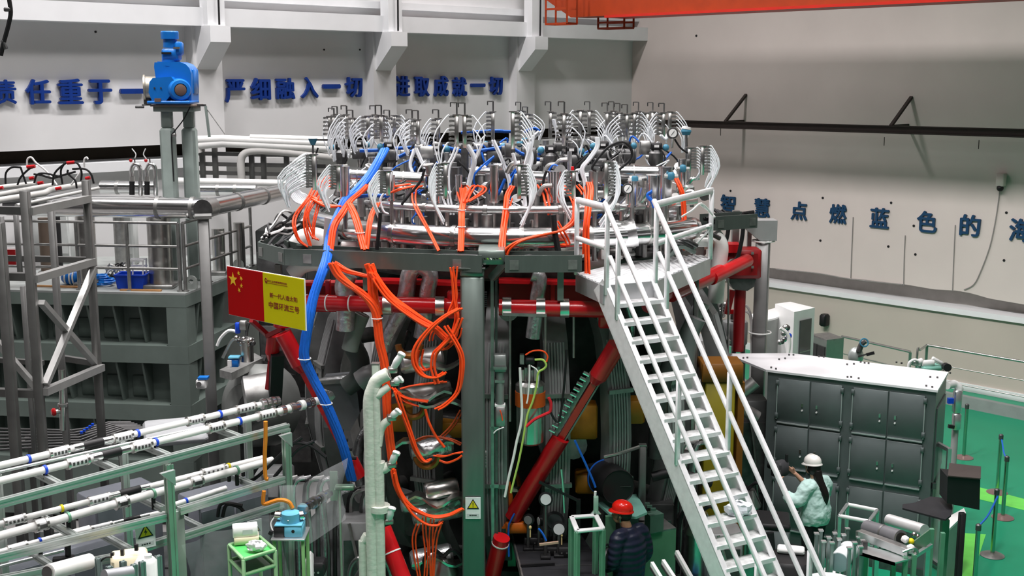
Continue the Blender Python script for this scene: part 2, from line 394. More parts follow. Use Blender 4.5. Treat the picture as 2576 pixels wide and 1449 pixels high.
# ---- raised lettering
LB = [('责', -6, 44, 200, 262, 'royal blue wall character ze cut by the edge'), ('任', 67, 130, 199, 263, 'royal blue wall character ren left of zhong'),
      ('重', 148, 211, 198, 262, 'royal blue wall character zhong between ren and yu'), ('于', 225, 284, 200, 262, 'royal blue wall character yu right of zhong'),
      ('一', 305, 366, 223, 236, 'royal blue wall character yi ending behind the gearbox drum'), ('切', 392, 442, 197, 258, 'royal blue wall character qie behind the blue gearbox'),
      ('严', 569, 619, 199, 258, 'royal blue wall character yan next to the corbel'), ('细', 634, 683, 196, 252, 'royal blue wall character xi right of yan'),
      ('融', 697, 744, 196, 250, 'royal blue wall character rong in the middle group'), ('入', 760, 803, 194, 247, 'royal blue wall character ru right of rong'),
      ('一', 815, 859, 212, 223, 'royal blue wall character yi between ru and qie'), ('切', 872, 914, 194, 245, 'royal blue wall character qie right of ru yi'),
      ('进', 997, 1034, 191, 243, 'royal blue wall character jin beginning the last group'), ('取', 1046, 1083, 193, 243, 'royal blue wall character qu right of jin'),
      ('成', 1095, 1131, 191, 243, 'royal blue wall character cheng right of qu'), ('就', 1142, 1177, 194, 243, 'royal blue wall character jiu right of cheng'),
      ('一', 1188, 1223, 210, 219, 'royal blue wall character yi right of jiu'), ('切', 1234, 1267, 193, 239, 'royal blue wall character qie ending the left wall slogan')]
for ch, u0, u1, v0, v1, lab in LB:
    a = PWL(u0, (v0 + v1) / 2, .1); b = PWL(u1, (v0 + v1) / 2, .1); um = (u0 + u1) / 2
    z0 = PWL(um, v1, .1).z; z1 = PWL(um, v0, .1).z
    sa = (a - wl(0, .1, a.z)).dot(DL); sb = (b - wl(0, .1, b.z)).dot(DL)
    mb = put_text(ch, -sa, -sb, z0, z1, wl(0, .02, 0), -DL, (0, 0, 1), NL, bold=.042, depth=.07)
    tag(mb.build('wall_character', letter_blue, ang=20), lab, 'character', 'royal blue slogan characters on the left wall')
RB = [('智', 1811, 1848, 490, 541), ('慧', 1896, 1935, 499, 547), ('点', 1988, 2029, 507, 554), ('燃', 2085, 2128, 514, 563), ('蓝', 2187, 2235, 523, 574),
      ('色', 2305, 2356, 531, 585), ('的', 2413, 2465, 540, 595), ('海', 2537, 2597, 550, 609)]
for ch, u0, u1, v0, v1 in RB:
    a = PWR(u0, (v0 + v1) / 2, .06); b = PWR(u1, (v0 + v1) / 2, .06); um = (u0 + u1) / 2
    z0 = PWR(um, v1, .06).z; z1 = PWR(um, v0, .06).z
    sa = (a - wr(0, .06, a.z)).dot(DR); sb = (b - wr(0, .06, b.z)).dot(DR)
    mb = put_text(ch, sa, sb, z0, z1, wr(0, .01, 0), DR, (0, 0, 1), NR, bold=.038, depth=.04)
    tag(mb.build('wall_character', letter_teal, ang=20), 'dark navy wall character %s on the right wall' % dict(zip('智慧点燃蓝色的海', 'zhi hui dian ran lan se de hai'.split()))[ch], 'character', 'navy slogan characters on the right wall')
# ---- overhead crane: tapered box girder parallel to the right wall, with two small cages
a = PZ(1480, 46, 7.85); e = a + DR * 16
t = thing('crane_girder', 'orange overhead crane girder crossing under the roof', 'crane', a)
W = NR * .55
prof = [(a - DR * 1.15 + V((0, 0, .62))), a + V((0, 0, 0)), e, e + V((0, 0, 1.5)), a - DR * 1.15 + V((0, 0, 1.5))]
MB().prism([p for p in prof], W).build('box_girder', crane_or, t)
MB().bar(a + DR * 1.0 + V((0, 0, -.02)) + W * .5, e + V((0, 0, -.02)) + W * .5, .70, .05).build('bottom_flange', M('crane_lit_flange', (.50, .018, .008), .4), t)  # light on the flange lip put into a brighter red
def cage(base, w, h, d, nm):
    x, y = DR * w, NR * d; m = []
    for p in (base, base + y, base + V((0, 0, h)), base + y + V((0, 0, h))):
        m.append(MB().bar(p, p + x, .04))
    for p in (base, base + x, base + x + y, base + y):
        m.append(MB().bar(p - V((0, 0, .0)), p + V((0, 0, h + .5)), .04))
    for p in (base, base + x): m.append(MB().bar(p, p + y, .04))
    for k, q in enumerate(m): q.build('cage_rail' if k < 4 else 'cage_post' if k < 8 else 'cage_end', crane_or, t)
b1 = P(1398, 62, 25.5); cage(b1, .60, .30, .3, 'c')
b2 = P(1528, 73, 26); cage(b2, .72, .12, .3, 'c')
# cable festoon in the upper left corner
pts = [P(u, v, 15) for u, v in [(22, -8), (27, 30), (22, 60), (14, 90), (8, 112), (2, 140)]]
t = thing('festoon_cable', 'black cable with clamps hanging in the upper left corner', 'cable', pts[-1])
MB().tube(pts, .028, 8, 4).build('cable', black_r, t)
q = P(20, 24, 15); MB().box(q, (.09, .06, .05), ch=.01).build('clamp', gunmetal, t)
q = P(11, 112, 15); MB().box(q, (.05, .05, .12), (1, 0, .3), (0, 1, 0), (-.3, 0, 1), ch=.01).build('clamp', gunmetal, t)
# ================================================================ LEFT SIDE
def vpost(u, v0, v1, y, w, d=None, mb=None, z0=None):
    p = P(u, v0, y); zb_ = P(u, v1, y).z if z0 is None else z0
    mb = mb or MB(); d = d or w
    return mb.box((p.x, p.y, (p.z + zb_) / 2), (w, d, p.z - zb_), ch=w * .04)
ZT = 3.54
cr = PZ(466, 738, ZT); cl = PZ(-60, 727, ZT); X = (cl - cr); Lf = X.length; X.normalize(); NF = V((0, 0, 1)).cross(X); NF = NF if NF.y < 0 else -NF
cb = PZ(590, 690, ZT); XS = (cb - cr); Ls = XS.length; XS.normalize(); NS = V((0, 0, 1)).cross(XS); NS = NS if NS.x > 0 else -NS
tank = thing('beam_vessel', 'large grey green steel vessel with ribbed recessed panels', 'vessel', (cr.x, cr.y, 0))
g = green_grey
RD = .34
poly = [cr - NF * RD - NS * .1 + X * .1, cl - NF * RD, cl - NF * 3.2, cb - NF * 2.2 - NS * RD, cb - NS * RD]
MB().prism([V((p.x, p.y, .0)) for p in poly], (0, 0, ZT - .03)).build('body', g, tank)
poly = [cr, cl, cl - NF * 3.2, cb - NF * 2.2, cb]
MB().prism([V((p.x, p.y, ZT - .03)) for p in poly], (0, 0, .03)).build('top_plate', M('pale_top_plate', (.30, .32, .31), .5), tank)
def fb(x0, x1, z0, z1, d0, d1): # box on the front face
    m = MB(); a = cr + X * x0; b = cr + X * x1
    p = [a - NF * d1, b - NF * d1, b - NF * d0, a - NF * d0]
    if (p[1] - p[0]).cross(p[2] - p[0]).z < 0: p = p[::-1]
    return m.hexa([V((q.x, q.y, z0)) for q in p] + [V((q.x, q.y, z1)) for q in p])
def sb(x0, x1, z0, z1, d0, d1):
    m = MB(); a = cr + XS * x0; b = cr + XS * x1
    p = [a - NS * d1, b - NS * d1, b - NS * d0, a - NS * d0]
    if (p[1] - p[0]).cross(p[2] - p[0]).z < 0: p = p[::-1]
    return m.hexa([V((q.x, q.y, z0)) for q in p] + [V((q.x, q.y, z1)) for q in p])
for z0, z1 in [(3.33, ZT - .03), (2.49, 2.75), (1.62, 1.86)]:
    fb(0, Lf, z0, z1, 0, RD).build('front_rail', g, tank); sb(0.01, Ls, z0, z1, 0, RD).build('side_rail', g, tank)
fb(0, .30, .2, 3.33, 0.003, RD).build('corner_stile', g, tank)
fb(0, Lf, .1, 1.0, 0, RD).build('base_skirt', g, tank)
for z0, z1 in [(2.75, 3.33), (1.86, 2.49), (1.0, 1.62)]:
    for k in range(8):
        x = .30 + .40 * (k + 1)
        a = cr + X * x
        MB().prism([V((q.x, q.y, z)) for q, z in ((a - NF * .02, z1), (a - NF * RD, z1), (a - NF * RD, z0), (a - NF * .20, z0))], X * .03).build('fin', g, tank)
        if k < 7:
            b = a - NF * (RD - .004) + X * .20
            MB().box(V((b.x, b.y, z0 + (z1 - z0) * .32)), (.24, .05, (z1 - z0) * .5), X, NF, ch=.015).build('stiffener_plate', g, tank)
    for k in range(2):
        a = cr + XS * (.45 + k * .9)
        MB().prism([V((q.x, q.y, z)) for q, z in ((a - NS * .02, z1), (a - NS * RD, z1), (a - NS * RD, z0), (a - NS * .1, z0))], XS * .05).build('fin', g, tank)
# railing round the vessel top
def railing(name, label, a, b, n, z0, heights, r=.021, mat=dullsteel, first=True, last=True):
    t = thing(name, label, 'railing', (a.x, a.y, z0))
    for i in range(n):
        q = a.lerp(b, i / (n - 1)); m = MB().cyl((q.x, q.y, z0), (q.x, q.y, z0 + heights[0]), r * 1.25)
        m.cyl((q.x, q.y, z0), (q.x, q.y, z0 + .02), r * 2.4); m.build('post', mat, t)
    for h in heights: MB().cyl((a.x, a.y, z0 + h), (b.x, b.y, z0 + h), r).build('rail', mat, t)
    return t
fr0 = cr - NF * .12 - NS * .12; fr1 = cl - NF * .12
railing('guard_railing', 'grey three bar railing along the front of grey vessel top', fr0, fr1, 5, ZT, [1.0, .66, .33])
sr0 = cr - NS * .06 + XS * .14; sr1 = PZ(634, 668, ZT)
railing('guard_railing', 'grey three bar railing along the side of grey vessel top', sr0, sr1, 4, ZT, [1.0, .66, .33])
for px, py, lab in [(600, 682, 'grey lifting lug with a hole behind the flag board'), (481, 727, 'grey lifting lug at the railed corner of vessel top')]:
    b = PZ(px, py, ZT)
    m = MB(); pr = []
    for i in range(13):
        t_ = math.pi * i / 12; pr.append(b + V((.085 * math.cos(t_), 0, .10 + .085 * math.sin(t_))))
    ring = [b + V((.04 * math.cos(-2 * math.pi * i / 14), 0, .11 + .04 * math.sin(-2 * math.pi * i / 14))) for i in range(14)]
    outer = [b + V((.085, 0, 0))] + pr + [b + V((-.085, 0, 0))]
    # plate with a hole: two half plates
    n = len(outer)
    for dy in (0,):
        for i in range(14):
            a1 = 2 * math.pi * i / 14; a2 = 2 * math.pi * (i + 1) / 14
            def ro(a_):
                c_, s_ = math.cos(a_), math.sin(a_)
                k = min(.085 / max(abs(c_), 1e-6), (.11 if s_ < 0 else .085) / max(abs(s_), 1e-6)) if s_ < 0 else .085
                return b + V((k * c_, 0, .11 + k * s_))
            def ri(a_): return b + V((.038 * math.cos(a_), 0, .11 + .038 * math.sin(a_)))
            m.prism([ri(a1), ro(a1), ro(a2), ri(a2)], (0, .05, 0))
    tag(m.build('lifting_lug', M('lug_grey', (.34, .37, .35), .4)), lab, 'lug')
# vertical and horizontal silver ducts on the vessel
def duct(name, label, pts, r, mat=chrome, bandat=(), group=None):
    pts = [V(p) for p in pts]
    t = thing(name, label, 'pipe', V((pts[0].x, pts[0].y, min(p.z for p in pts) - r)), group)
    MB().tube(pts, r, 20, 1 if len(pts) == 2 else 4).build('duct', mat, t)
    for f in bandat:
        q = pts[0].lerp(pts[-1], f); d = (pts[-1] - pts[0]).normalized()
        MB().cyl(q - d * .025, q + d * .025, r * 1.07, n=20).build('band', dullsteel, t)
    return t
yb = 17.5
z1_ = P(300, 516, yb).z
a = V((P(224, 516, yb).x, yb, z1_)); b = V((P(533, 533, yb).x, yb - .25, z1_ - .02))
duct('silver_duct', 'fat shiny horizontal duct in front of the twin columns', [a + V((-1.2, 0, 0)), b], .155, chrome, (.76, .93))
t = thing('duct_elbow', 'fat shiny duct with dark end cap running back to the machine', 'pipe', b - V((0, 0, .16)))
c = PZ(720, 480, b.z)
MB().cyl(b + V((.02, .16, 0)), c, .135, .13, n=22).build('duct', chrome, t)
MB().cyl(b + V((-.02, -.17, 0)), b + V((.02, .2, 0)), .14, n=22).build('tee', steel, t)
MB().cyl(b + V((-.021, -.18, 0)), b + V((-.019, -.168, 0)), .145, n=22).build('end_cap', gunmetal, t)
for f in (.33, .66): MB().cyl(b.lerp(c, f), b.lerp(c, f + .012), .142, n=22).build('band', dullsteel, t)
def vpipe(u, v0, v1, y, r, name, label, mat=steel, foot=True):
    p = P(u, v0, y); zb_ = max(P(u, v1, y).z, ZT)
    t = thing(name, label, 'pipe', (p.x, p.y, zb_))
    MB().cyl((p.x, p.y, zb_), p, r, n=22).build('pipe', mat, t)
    if foot: MB().box((p.x, p.y, zb_ + .03), (r * 2.5, r * 2.5, .06), ch=.01).build('foot_plate', dullsteel, t)
    return t
vpipe(398, 535, 727, 17.45, .175, 'standpipe', 'thick silver standpipe beside the blue basket')
vpipe(212, 530, 724, 17.6, .14, 'standpipe', 'thick grey standpipe behind the second scaffold post')
vpipe(297, 545, 700, 19.3, .085, 'standpipe', 'slim brown grey standpipe behind the vessel railing', dullsteel)
vpipe(108, 548, 700, 18.6, .08, 'standpipe', 'slim brown standpipe between the two scaffold posts', M('brown_steel', (.12, .09, .07), .5, metal=.4))
vpipe(141, 545, 700, 18.9, .06, 'standpipe', 'black slim standpipe behind the scaffold brace', black_p)
vpipe(600, 560, 680, 19.0, .09, 'standpipe', 'silver standpipe behind the side railing')
vpipe(548, 575, 690, 18.6, .10, 'standpipe', 'silver standpipe just right of grey square post')
y5 = 19.6
q = P(395, 472, 19.2); duct('silver_duct', 'shiny stub duct behind the two gooseneck pipes', [P(254, 471, 19.2), q], .105, chrome, (.3,))
q = P(500, 478, y5); duct('silver_duct', 'short shiny duct with collar right of twin columns', [P(470, 477, y5), P(645, 478, y5)], .095, chrome, (.45, .7))
duct('silver_duct', 'long bright slim duct above the collared duct', [P(430, 455, 20.3), P(765, 462, 20.3)], .06, whitepipe)
# pale cabinet and red board seen through the railing
p = PZ(22, 690, ZT); t = thing('pale_cabinet', 'pale cabinet behind the railing at the frame edge', 'cabinet', p)
MB().box(p + V((0, 1.5, .5)), (.42, .4, 1.0), ch=.02).build('body', M('pale_cab', (.52, .54, .53), .5), t); MB().box(p + V((0, 1.29, .5)), (.36, .02, .9), ch=.008).build('door', M('pale_cab', (.52, .54, .53), .5), t)
p = P(27, 648, 18.2); t = thing('red_board', 'small red board in white frame behind the railing', 'board', p - V((0, 0, .16)))
MB().box(p, (.22, .02, .30)).build('frame', white_p, t); MB().box(p - V((0, .02, 0)), (.17, .02, .25)).build('panel', red_d, t)
for k, (u, v, y, w_, d_, h_, lab) in enumerate([(327, 690, 19.6, .26, .3, 1.0, 'pale upright control box behind the blue basket'), (165, 690, 19.8, .32, .3, .9, 'pale control box behind the scaffold brace')]):
    p = P(u, v, y); t = thing('control_box', lab, 'box', (p.x, p.y, ZT)); MB().box((p.x, p.y, ZT + h_ / 2), (w_, d_, h_), ch=.02).build('body', M('pale_cab', (.52, .54, .53), .5), t)
    MB().box((p.x, p.y - d_ / 2 - .006, ZT + h_ * .55), (w_ * .8, .012, h_ * .7)).build('door', M('pale_cab', (.52, .54, .53), .5), t)
# goosenecks
for k, (du, lab) in enumerate([(0, 'polished gooseneck pipe left of its twin by the column'), (38, 'polished gooseneck pipe right of its twin by the column')]):
    y = 17.9
    t = thing('gooseneck_pipe', lab, 'pipe', P(352 + du, 492, y))
    MB().tube([P(x + du, v, y) for x, v in [(332, 447), (331, 430), (336, 417), (344, 414), (351, 421), (353, 440), (354, 492)]], .034, 12, 4).build('pipe', chrome, t)
    MB().cyl(P(332 + du, 456, y), P(332 + du, 490, y), .04, n=12).build('hose_end', black_r, t)
    MB().cyl(P(332 + du, 444, y), P(332 + du, 457, y), .036, n=12).build('collar', steel, t)
    MB().cyl(P(340 + du, 414, y), P(338 + du, 396, y), .010, n=8).build('valve_stem', gunmetal, t)
    MB().ball(P(329 + du, 404, y), .026, 10, 6).build('red_knob', red_p, t, label='red knob')
    MB().tube([P(338 + du * .8, 400, y), P(342 + du * .5, 388, y), P(332 + du * .9, 374, y)], .009, 6, 3).build('white_lead', white_p, t)
# hose manifold in the upper left
zm = 5.08
t = thing('hose_manifold', 'grey manifold pipes with arched black hoses and red couplers', 'manifold', PZ(60, 500, zm) - V((0, 0, .1)))
for px, r in [([(-20, 474), (85, 462)], .036), ([(-20, 493), (130, 466)], .036), ([(-20, 507), (112, 486), (126, 478), (209, 464)], .042), ([(41, 517), (248, 473)], .022)]:
    MB().tube([PZ(u, v, zm) for u, v in px], r, 12, 1).build('pipe', M('grey_lagging', (.46, .46, .44), .5), t)
yh = 16.2
for px in [[(14, 463), (15, 435), (30, 421), (52, 421)], [(52, 421), (59, 443), (66, 463)], [(44, 465), (52, 446), (72, 426), (83, 421)], [(86, 460), (94, 439), (119, 437), (155, 446)],
           [(132, 466), (138, 435), (166, 410), (180, 409)], [(180, 410), (195, 411), (205, 432), (204, 455)], [(182, 425), (213, 425), (229, 438), (236, 462)], [(157, 463), (153, 430), (162, 411)],
           [(193, 474), (189, 454), (171, 437), (171, 427)], [(85, 438), (105, 441), (132, 448), (160, 440), (190, 432)]]:
    MB().tube([P(u, v, yh) for u, v in px], .014, 8, 4).build('hose', black_r, t)
for px in [[(68, 419), (69, 401), (79, 396), (91, 410), (116, 430), (143, 465)], [(212, 421), (212, 402), (218, 396), (221, 401)], [(204, 430), (190, 450), (179, 465)]]:
    MB().tube([P(u, v, yh + .2) for u, v in px], .013, 8, 4).build('white_hose', white_p, t)
for u, v, w_ in [(78, 419, .10), (178, 409, .09), (80, 448, .05), (102, 460, .06), (221, 448, .05), (2, 473, .05), (147, 474, .06)]:
    MB().cyl(P(u - 1, v + 1, yh) - V((w_ / 2, 0, 0)), P(u + 1, v - 1, yh) + V((w_ / 2, 0, 0)), .024, n=10).build('red_coupler', red_p, t)
# clutter on the vessel top: basket, frame, blue bundle, timber strips
p = PZ(336, 722, ZT + .01); t = thing('blue_basket', 'bright blue plastic basket on the grey vessel top', 'basket', p - V((0, 0, .01)))
m = MB(); wx, wy, hz = .20, .14, .20
for sx, sy, dx, dy in [(1, 0, .012, 1), (-1, 0, .012, 1), (0, 1, 1, .012), (0, -1, 1, .012)]:
    c0 = p + V((sx * wx, sy * wy, 0)); tx = V((0, 1, 0)) if sx else V((1, 0, 0)); Lh = wy if sx else wx; o_ = V((sx, sy, 0))
    m.hexa([c0 - tx * Lh * .9, c0 + tx * Lh * .9, c0 + tx * Lh * .9 - o_ * .012, c0 - tx * Lh * .9 - o_ * .012] + [c0 + o_ * .02 - tx * (Lh + .02) + V((0, 0, hz)), c0 + o_ * .02 + tx * (Lh + .02) + V((0, 0, hz)), c0 + o_ * .008 + tx * (Lh + .02) + V((0, 0, hz)), c0 + o_ * .008 - tx * (Lh + .02) + V((0, 0, hz))])
m.build('tub_wall', blue_b, t, kind='stuff'); MB().box(p + V((0, 0, .01)), (.36, .25, .015)).build('tub_bottom', blue_b, t)
m = MB()
for s_ in (-1, 1): MB().bar(p + V((-.22, s_ * .165, hz)), p + V((.22, s_ * .165, hz)), .03, .02, ch=.004).build('rim', blue_b, t)
for s_ in (-1, 1): MB().bar(p + V((s_ * .22, -.165, hz)), p + V((s_ * .22, .165, hz)), .03, .02, ch=.004).build('rim', blue_b, t)
p2 = p + V((.05, .05, .26)); t2 = thing('white_stand', 'small white open frame box standing in the blue basket', 'frame', p2 - V((0, 0, .23)))
for dx in (-.1, .1):
    for dy in (-.08, .08): MB().bar(p2 + V((dx, dy, -.23)), p2 + V((dx + .02, dy, .14)), .02).build('upright', white_p, t2)
for z_ in (.04, .14):
    for d in (-.08, .08): MB().bar(p2 + V((-.11, d, z_)), p2 + V((.13, d, z_)), .025).build('crosspiece', white_p, t2)
p = PZ(178, 716, ZT); t = thing('strap_bundle', 'rolled blue and white strap bundle on the vessel top', 'bundle', p)
MB().ball(p + V((0, 0, .11)), .13, 16, 10, (1.1, .8, .85)).build('roll', blue_m, t)
for dx in (-.05, .02, .07): MB().ringtorus(p + V((dx, 0, .115)), .112, .012, 20, 6, ax=(V((0, 1, 0)), V((0, 0, 1)))).build('strap', white_p, t)
p = PZ(268, 718, ZT); t = thing('strap_bundle', 'loose blue hose heap left of the blue basket', 'bundle', p)
for k in range(5):
    MB().ringtorus(p + V((random.uniform(-.08, .08), random.uniform(-.05, .05), .04 + .028 * k)), .12 - .01 * k, .018, 22, 6).build('coil', blue_m, t)
for px, lab in [(((92, 719), (228, 723)), 'timber strip on vessel edge behind the scaffold'), (((303, 729), (406, 731)), 'timber strip on vessel edge before the blue basket')]:
    tag(MB().bar(PZ(*px[0], ZT + .012), PZ(*px[1], ZT + .012), .05, .024).build('timber_strip', wood), lab, 'timber')
# loose white leads and cuffs on the deck by the basket
p = PZ(292, 712, ZT); t = thing('cable_heap', 'tangled black and white leads heaped beside the basket', 'cables', p)
for k in range(9):
    pts = [p + V((random.uniform(-.16, .16), random.uniform(-.1, .2), random.uniform(.02, .34))) for _ in range(5)]
    MB().tube(pts, .012, 6, 4).build('lead', (black_r, white_p, dullsteel)[k % 3], t)
# ---------------------------------------------------------------- blue gearbox on twin columns
YG = 17.8; K = YG / 3033
def G(u, v, dy=0): q = P(u, v, YG); return q + V((0, dy, 0))
t = thing('column_stand', 'pair of grey green columns carrying the blue gearbox', 'stand', (G(440, 300).x, YG, ZT))
for uc, dy in ((419, 0), (474, .25)):
    p = P(uc, 276, YG + dy); zb2 = P(uc, 322, YG + dy).z
    m = MB().box((p.x, p.y, (p.z + zb2) / 2), (.15, .15, p.z - zb2), ch=.02); m.build('column', M('column_green', (.25, .30, .28), .4), t)
    MB().box((p.x, p.y, (zb2 + ZT) / 2), (.205, .205, zb2 - ZT), ch=.035).build('column_sleeve', M('column_green', (.25, .30, .28), .4), t)
MB().box(G(440, 265, .12), (.66, .5, .03), ch=.006).build('table_plate', M('brown_plate', (.22, .17, .14), .5), t)
MB().box(G(440, 274, .12), (.60, .4, .075), ch=.006).build('table_beam', M('column_green', (.25, .30, .28), .4), t)
MB().cyl(G(341, 269), G(362, 269), .02, n=8).build('spindle', gunmetal, t)
MB().cyl(G(352, 264, .1), G(375, 264, .1), .012, n=8).build('spindle', gunmetal, t)
MB().bar(G(484, 264), G(518, 265), .03).build('arm', gunmetal, t)
MB().bar(G(517, 266), G(527, 345), .035).build('arm_strut', M('column_green', (.25, .30, .28), .4), t)
MB().cyl(G(519, 272), G(566, 338), .008, n=6).build('tie_rod', dullsteel, t)
MB().tube([G(484, 268, -.12), G(468, 300, -.14), G(445, 330, -.14), G(438, 345, -.13), G(441, 420, -.12), G(443, 455, -.12)], .010, 6, 4).build('cable', black_r, t)
MB().box(G(444, 339, -.12), (.05, .05, .05), ch=.006).build('socket', dullsteel, t)
gb = thing('gearbox_motor', 'bright blue worm gearbox with upright motor and grey drum', 'motor', G(434, 262))
px = [(390, 168), (391, 157), (455, 156), (470, 162), (479, 172), (483, 186), (484, 256), (392, 257), (388, 222), (394, 196)]
MB().prism([G(u, v, -.05) for u, v in px], (0, .42, 0)).build('housing', blue_m, gb, ang=50)
MB().cyl(G(423, 156, .14), G(423, 166, .14), .195, n=28).build('top_collar', blue_m, gb)
MB().prism([G(u, v, -.20) for u, v in [(386, 206), (394, 196), (440, 193), (448, 203), (444, 232), (428, 252), (392, 252), (384, 232)]], (0, .2, 0)).build('worm_cover', blue_m, gb)
c0 = G(455, 226, -.10)
ax = V((.45, -.85, 0)).normalized()
MB().lathe([(.0, -.12), (.165, -.12), (.165, .06), (.14, .10), (.095, .11), (.09, .085), (0, .085)], c0, ax, 28).build('bearing_boss', blue_m, gb)
MB().lathe([(0, 0), (.085, 0), (.085, .03), (.06, .04), (0, .04)], c0 + ax * .075, ax, 22).build('bearing_cap', M('rust_cap', (.16, .10, .08), .5), gb)
for u, v in ((399, 221), (415, 221)): MB().cyl(G(u, v, -.215), G(u, v, -.19), .012, n=8).build('bolt', gunmetal, gb)
MB().box(G(434, 257, .05), (.62, .56, .045), ch=.01).build('base_flange', blue_m, gb)
for u in (392, 440, 478): MB().cyl(G(u, 252, -.16), G(u, 258, -.16), .018, n=8).build('bolt', steel, gb)
MB().box(G(408, 251, -.22), (.09, .03, .05)).build('name_plate', M('rust_cap', (.16, .10, .08), .5), gb)
MB().lathe([(0, -.02), (.185, -.02), (.185, .0), (.165, .012), (.165, .155), (.19, .165), (.19, .19), (0, .19)], G(390, 221, .1), (-1, -.25, 0), 32).build('rope_drum', M('drum_steel', (.42, .39, .32), .4, metal=.7), gb)
MB().box(G(369, 251, .1), (.10, .2, .13), ch=.01).build('drum_foot', gunmetal, gb)
MB().box(G(427, 137, .1), (.24, .24, .17), ch=.025).build('upper_gearbox', blue_m, gb)
MB().box(G(447, 122, .08), (.10, .2, .20), ch=.03).build('side_cover', blue_m, gb)
MB().box(G(446, 121, -.04), (.09, .02, .03)).build('cover_clamp', dullsteel, gb)
MB().box(G(420, 134, -.03), (.14, .02, .03)).build('slot', black_p, gb)
MB().cyl(G(423, 120, .1), G(423, 98, .1), .10, n=20).build('motor_neck', blue_m, gb)
MB().lathe([(0, 0), (.128, 0), (.13, .10), (.118, .115), (0, .115)], G(422.5, 98, .1), (0, 0, 1), 24).build('motor_cap', blue_m, gb)
MB().cyl(G(425, 157, .1), G(425, 150, .1), .13, n=20).build('motor_foot', blue_m, gb)
MB().box(G(482, 205, .2), (.03, .3, .36), ch=.01).build('side_flange', blue_m, gb)
# ---------------------------------------------------------------- pipe rack behind
YP = 21.5
t = thing('pipe_rack', 'dark steel pipe rack carrying white lagged pipes', 'rack', (P(640, 440, YP).x, YP, P(640, 448, YP).z))
for px, r in [([(498, 366), (560, 360), (838, 374)], .075), ([(498, 352), (560, 350), (838, 362)], .075), ([(630, 346), (838, 352)], .06), ([(608, 452), (606, 405), (616, 386), (640, 379), (700, 381), (838, 396)], .07), ([(498, 352), (496, 370), (500, 385)], .07)]:
    MB().tube([P(u, v, YP) for u, v in px], r, 12, 5 if len(px) > 3 else 1).build('lagged_pipe', whitepipe if r != .07 else M('grey_lagging2', (.55, .54, .52), .5), t)
for u in (508, 540, 632, 662, 720, 790): vpost(u, 372, 452, YP + .15, .09).build('rack_post', dark_frame, t)
for v in (386, 412, 434): MB().bar(P(498, v, YP + .15), P(820, v + 6, YP + .15), .07).build('rack_beam', dark_frame, t)
for u, v in ((575, 398), (690, 405), (750, 420)): MB().box(P(u, v, YP + .4), (.5, .1, .14)).build('white_panel', white_p, t)
# ---------------------------------------------------------------- scaffold tower in front
YA, YB = 13.0, 14.4
t = thing('scaffold_tower', 'grey square tube scaffold tower with diagonal braces', 'scaffold', (P(75, 700, YA).x, YA, 0))
df = dark_frame
vpost(62, 480, 0, YA, .09, z0=0).build('post', df, t)
vpost(216, 453, 0, YB, .085, z0=0).build('post', df, t)
vpost(-3, 560, 0, YA - .2, .10, z0=0).build('post', df, t)
vpost(127, 505, 0, YB - .35, .07, z0=0).build('post', M('mid_frame_steel', (.24, .24, .235), .4, metal=.6), t)
for u, v0, v1, y in [(40, 540, 690, 13.9), (3, 545, 1060, 13.8), (57, 720, 1150, 13.9)]:
    vpost(u, v0, v1, y, .05).build('upright', M('mid_frame_steel', (.24, .24, .235), .4, metal=.6), t)
lf = M('light_frame_steel', (.40, .40, .39), .38, metal=.6)
for a_, b_, w_, m_ in [((74, 532, YA), (222, 500, YB), .085, lf), ((-40, 528, YA), (60, 530, YA), .085, df), ((-40, 694, YA), (72, 696, YA), .085, df), ((86, 702, YA), (234, 658, YB), .085, lf),
                       ((-40, 985, YA), (96, 990, YA), .085, df), ((112, 986, YA), (256, 924, YB), .085, lf), ((-40, 648, 14.3), (222, 654, YB + .05), .07, df), ((160, 901, YB), (250, 915, YB), .07, df), ((-40, 903, 14.4), (110, 913, 14.4), .06, df)]:
    MB().bar(P(*a_), P(*b_), w_).build('rail', m_, t)
for a_, b_, m_ in [((-20, 846, YA), (96, 980, YA), lf), ((114, 968, YA + .03), (236, 676, YB), lf), ((104, 760, YA + .05), (242, 916, YB), lf)]:
    MB().bar(P(*a_), P(*b_), .075, .06).build('brace', m_, t)
# red valve at its foot
p = P(157, 1020, 14.0); t = thing('foot_valve', 'steel pipe with round red valve cap at the scaffold foot', 'valve', P(157, 1085, 14.0))
MB().cyl(P(155, 930, 14.0), P(158, 1082, 14.0), .035, n=12).build('pipe', steel, t); MB().cyl(P(158, 1015, 14), P(158, 1022, 14), .06, n=14).build('flange', dullsteel, t)
MB().cyl(P(134, 1037, 13.95), P(155, 1034, 14.0), .03, n=10).build('branch', steel, t); MB().lathe([(0, 0), (.045, .004), (.05, .03), (.03, .05), (0, .052)], P(140, 1036, 13.95), (-.8, -.6, 0), 16).build('red_cap', red_p, t)
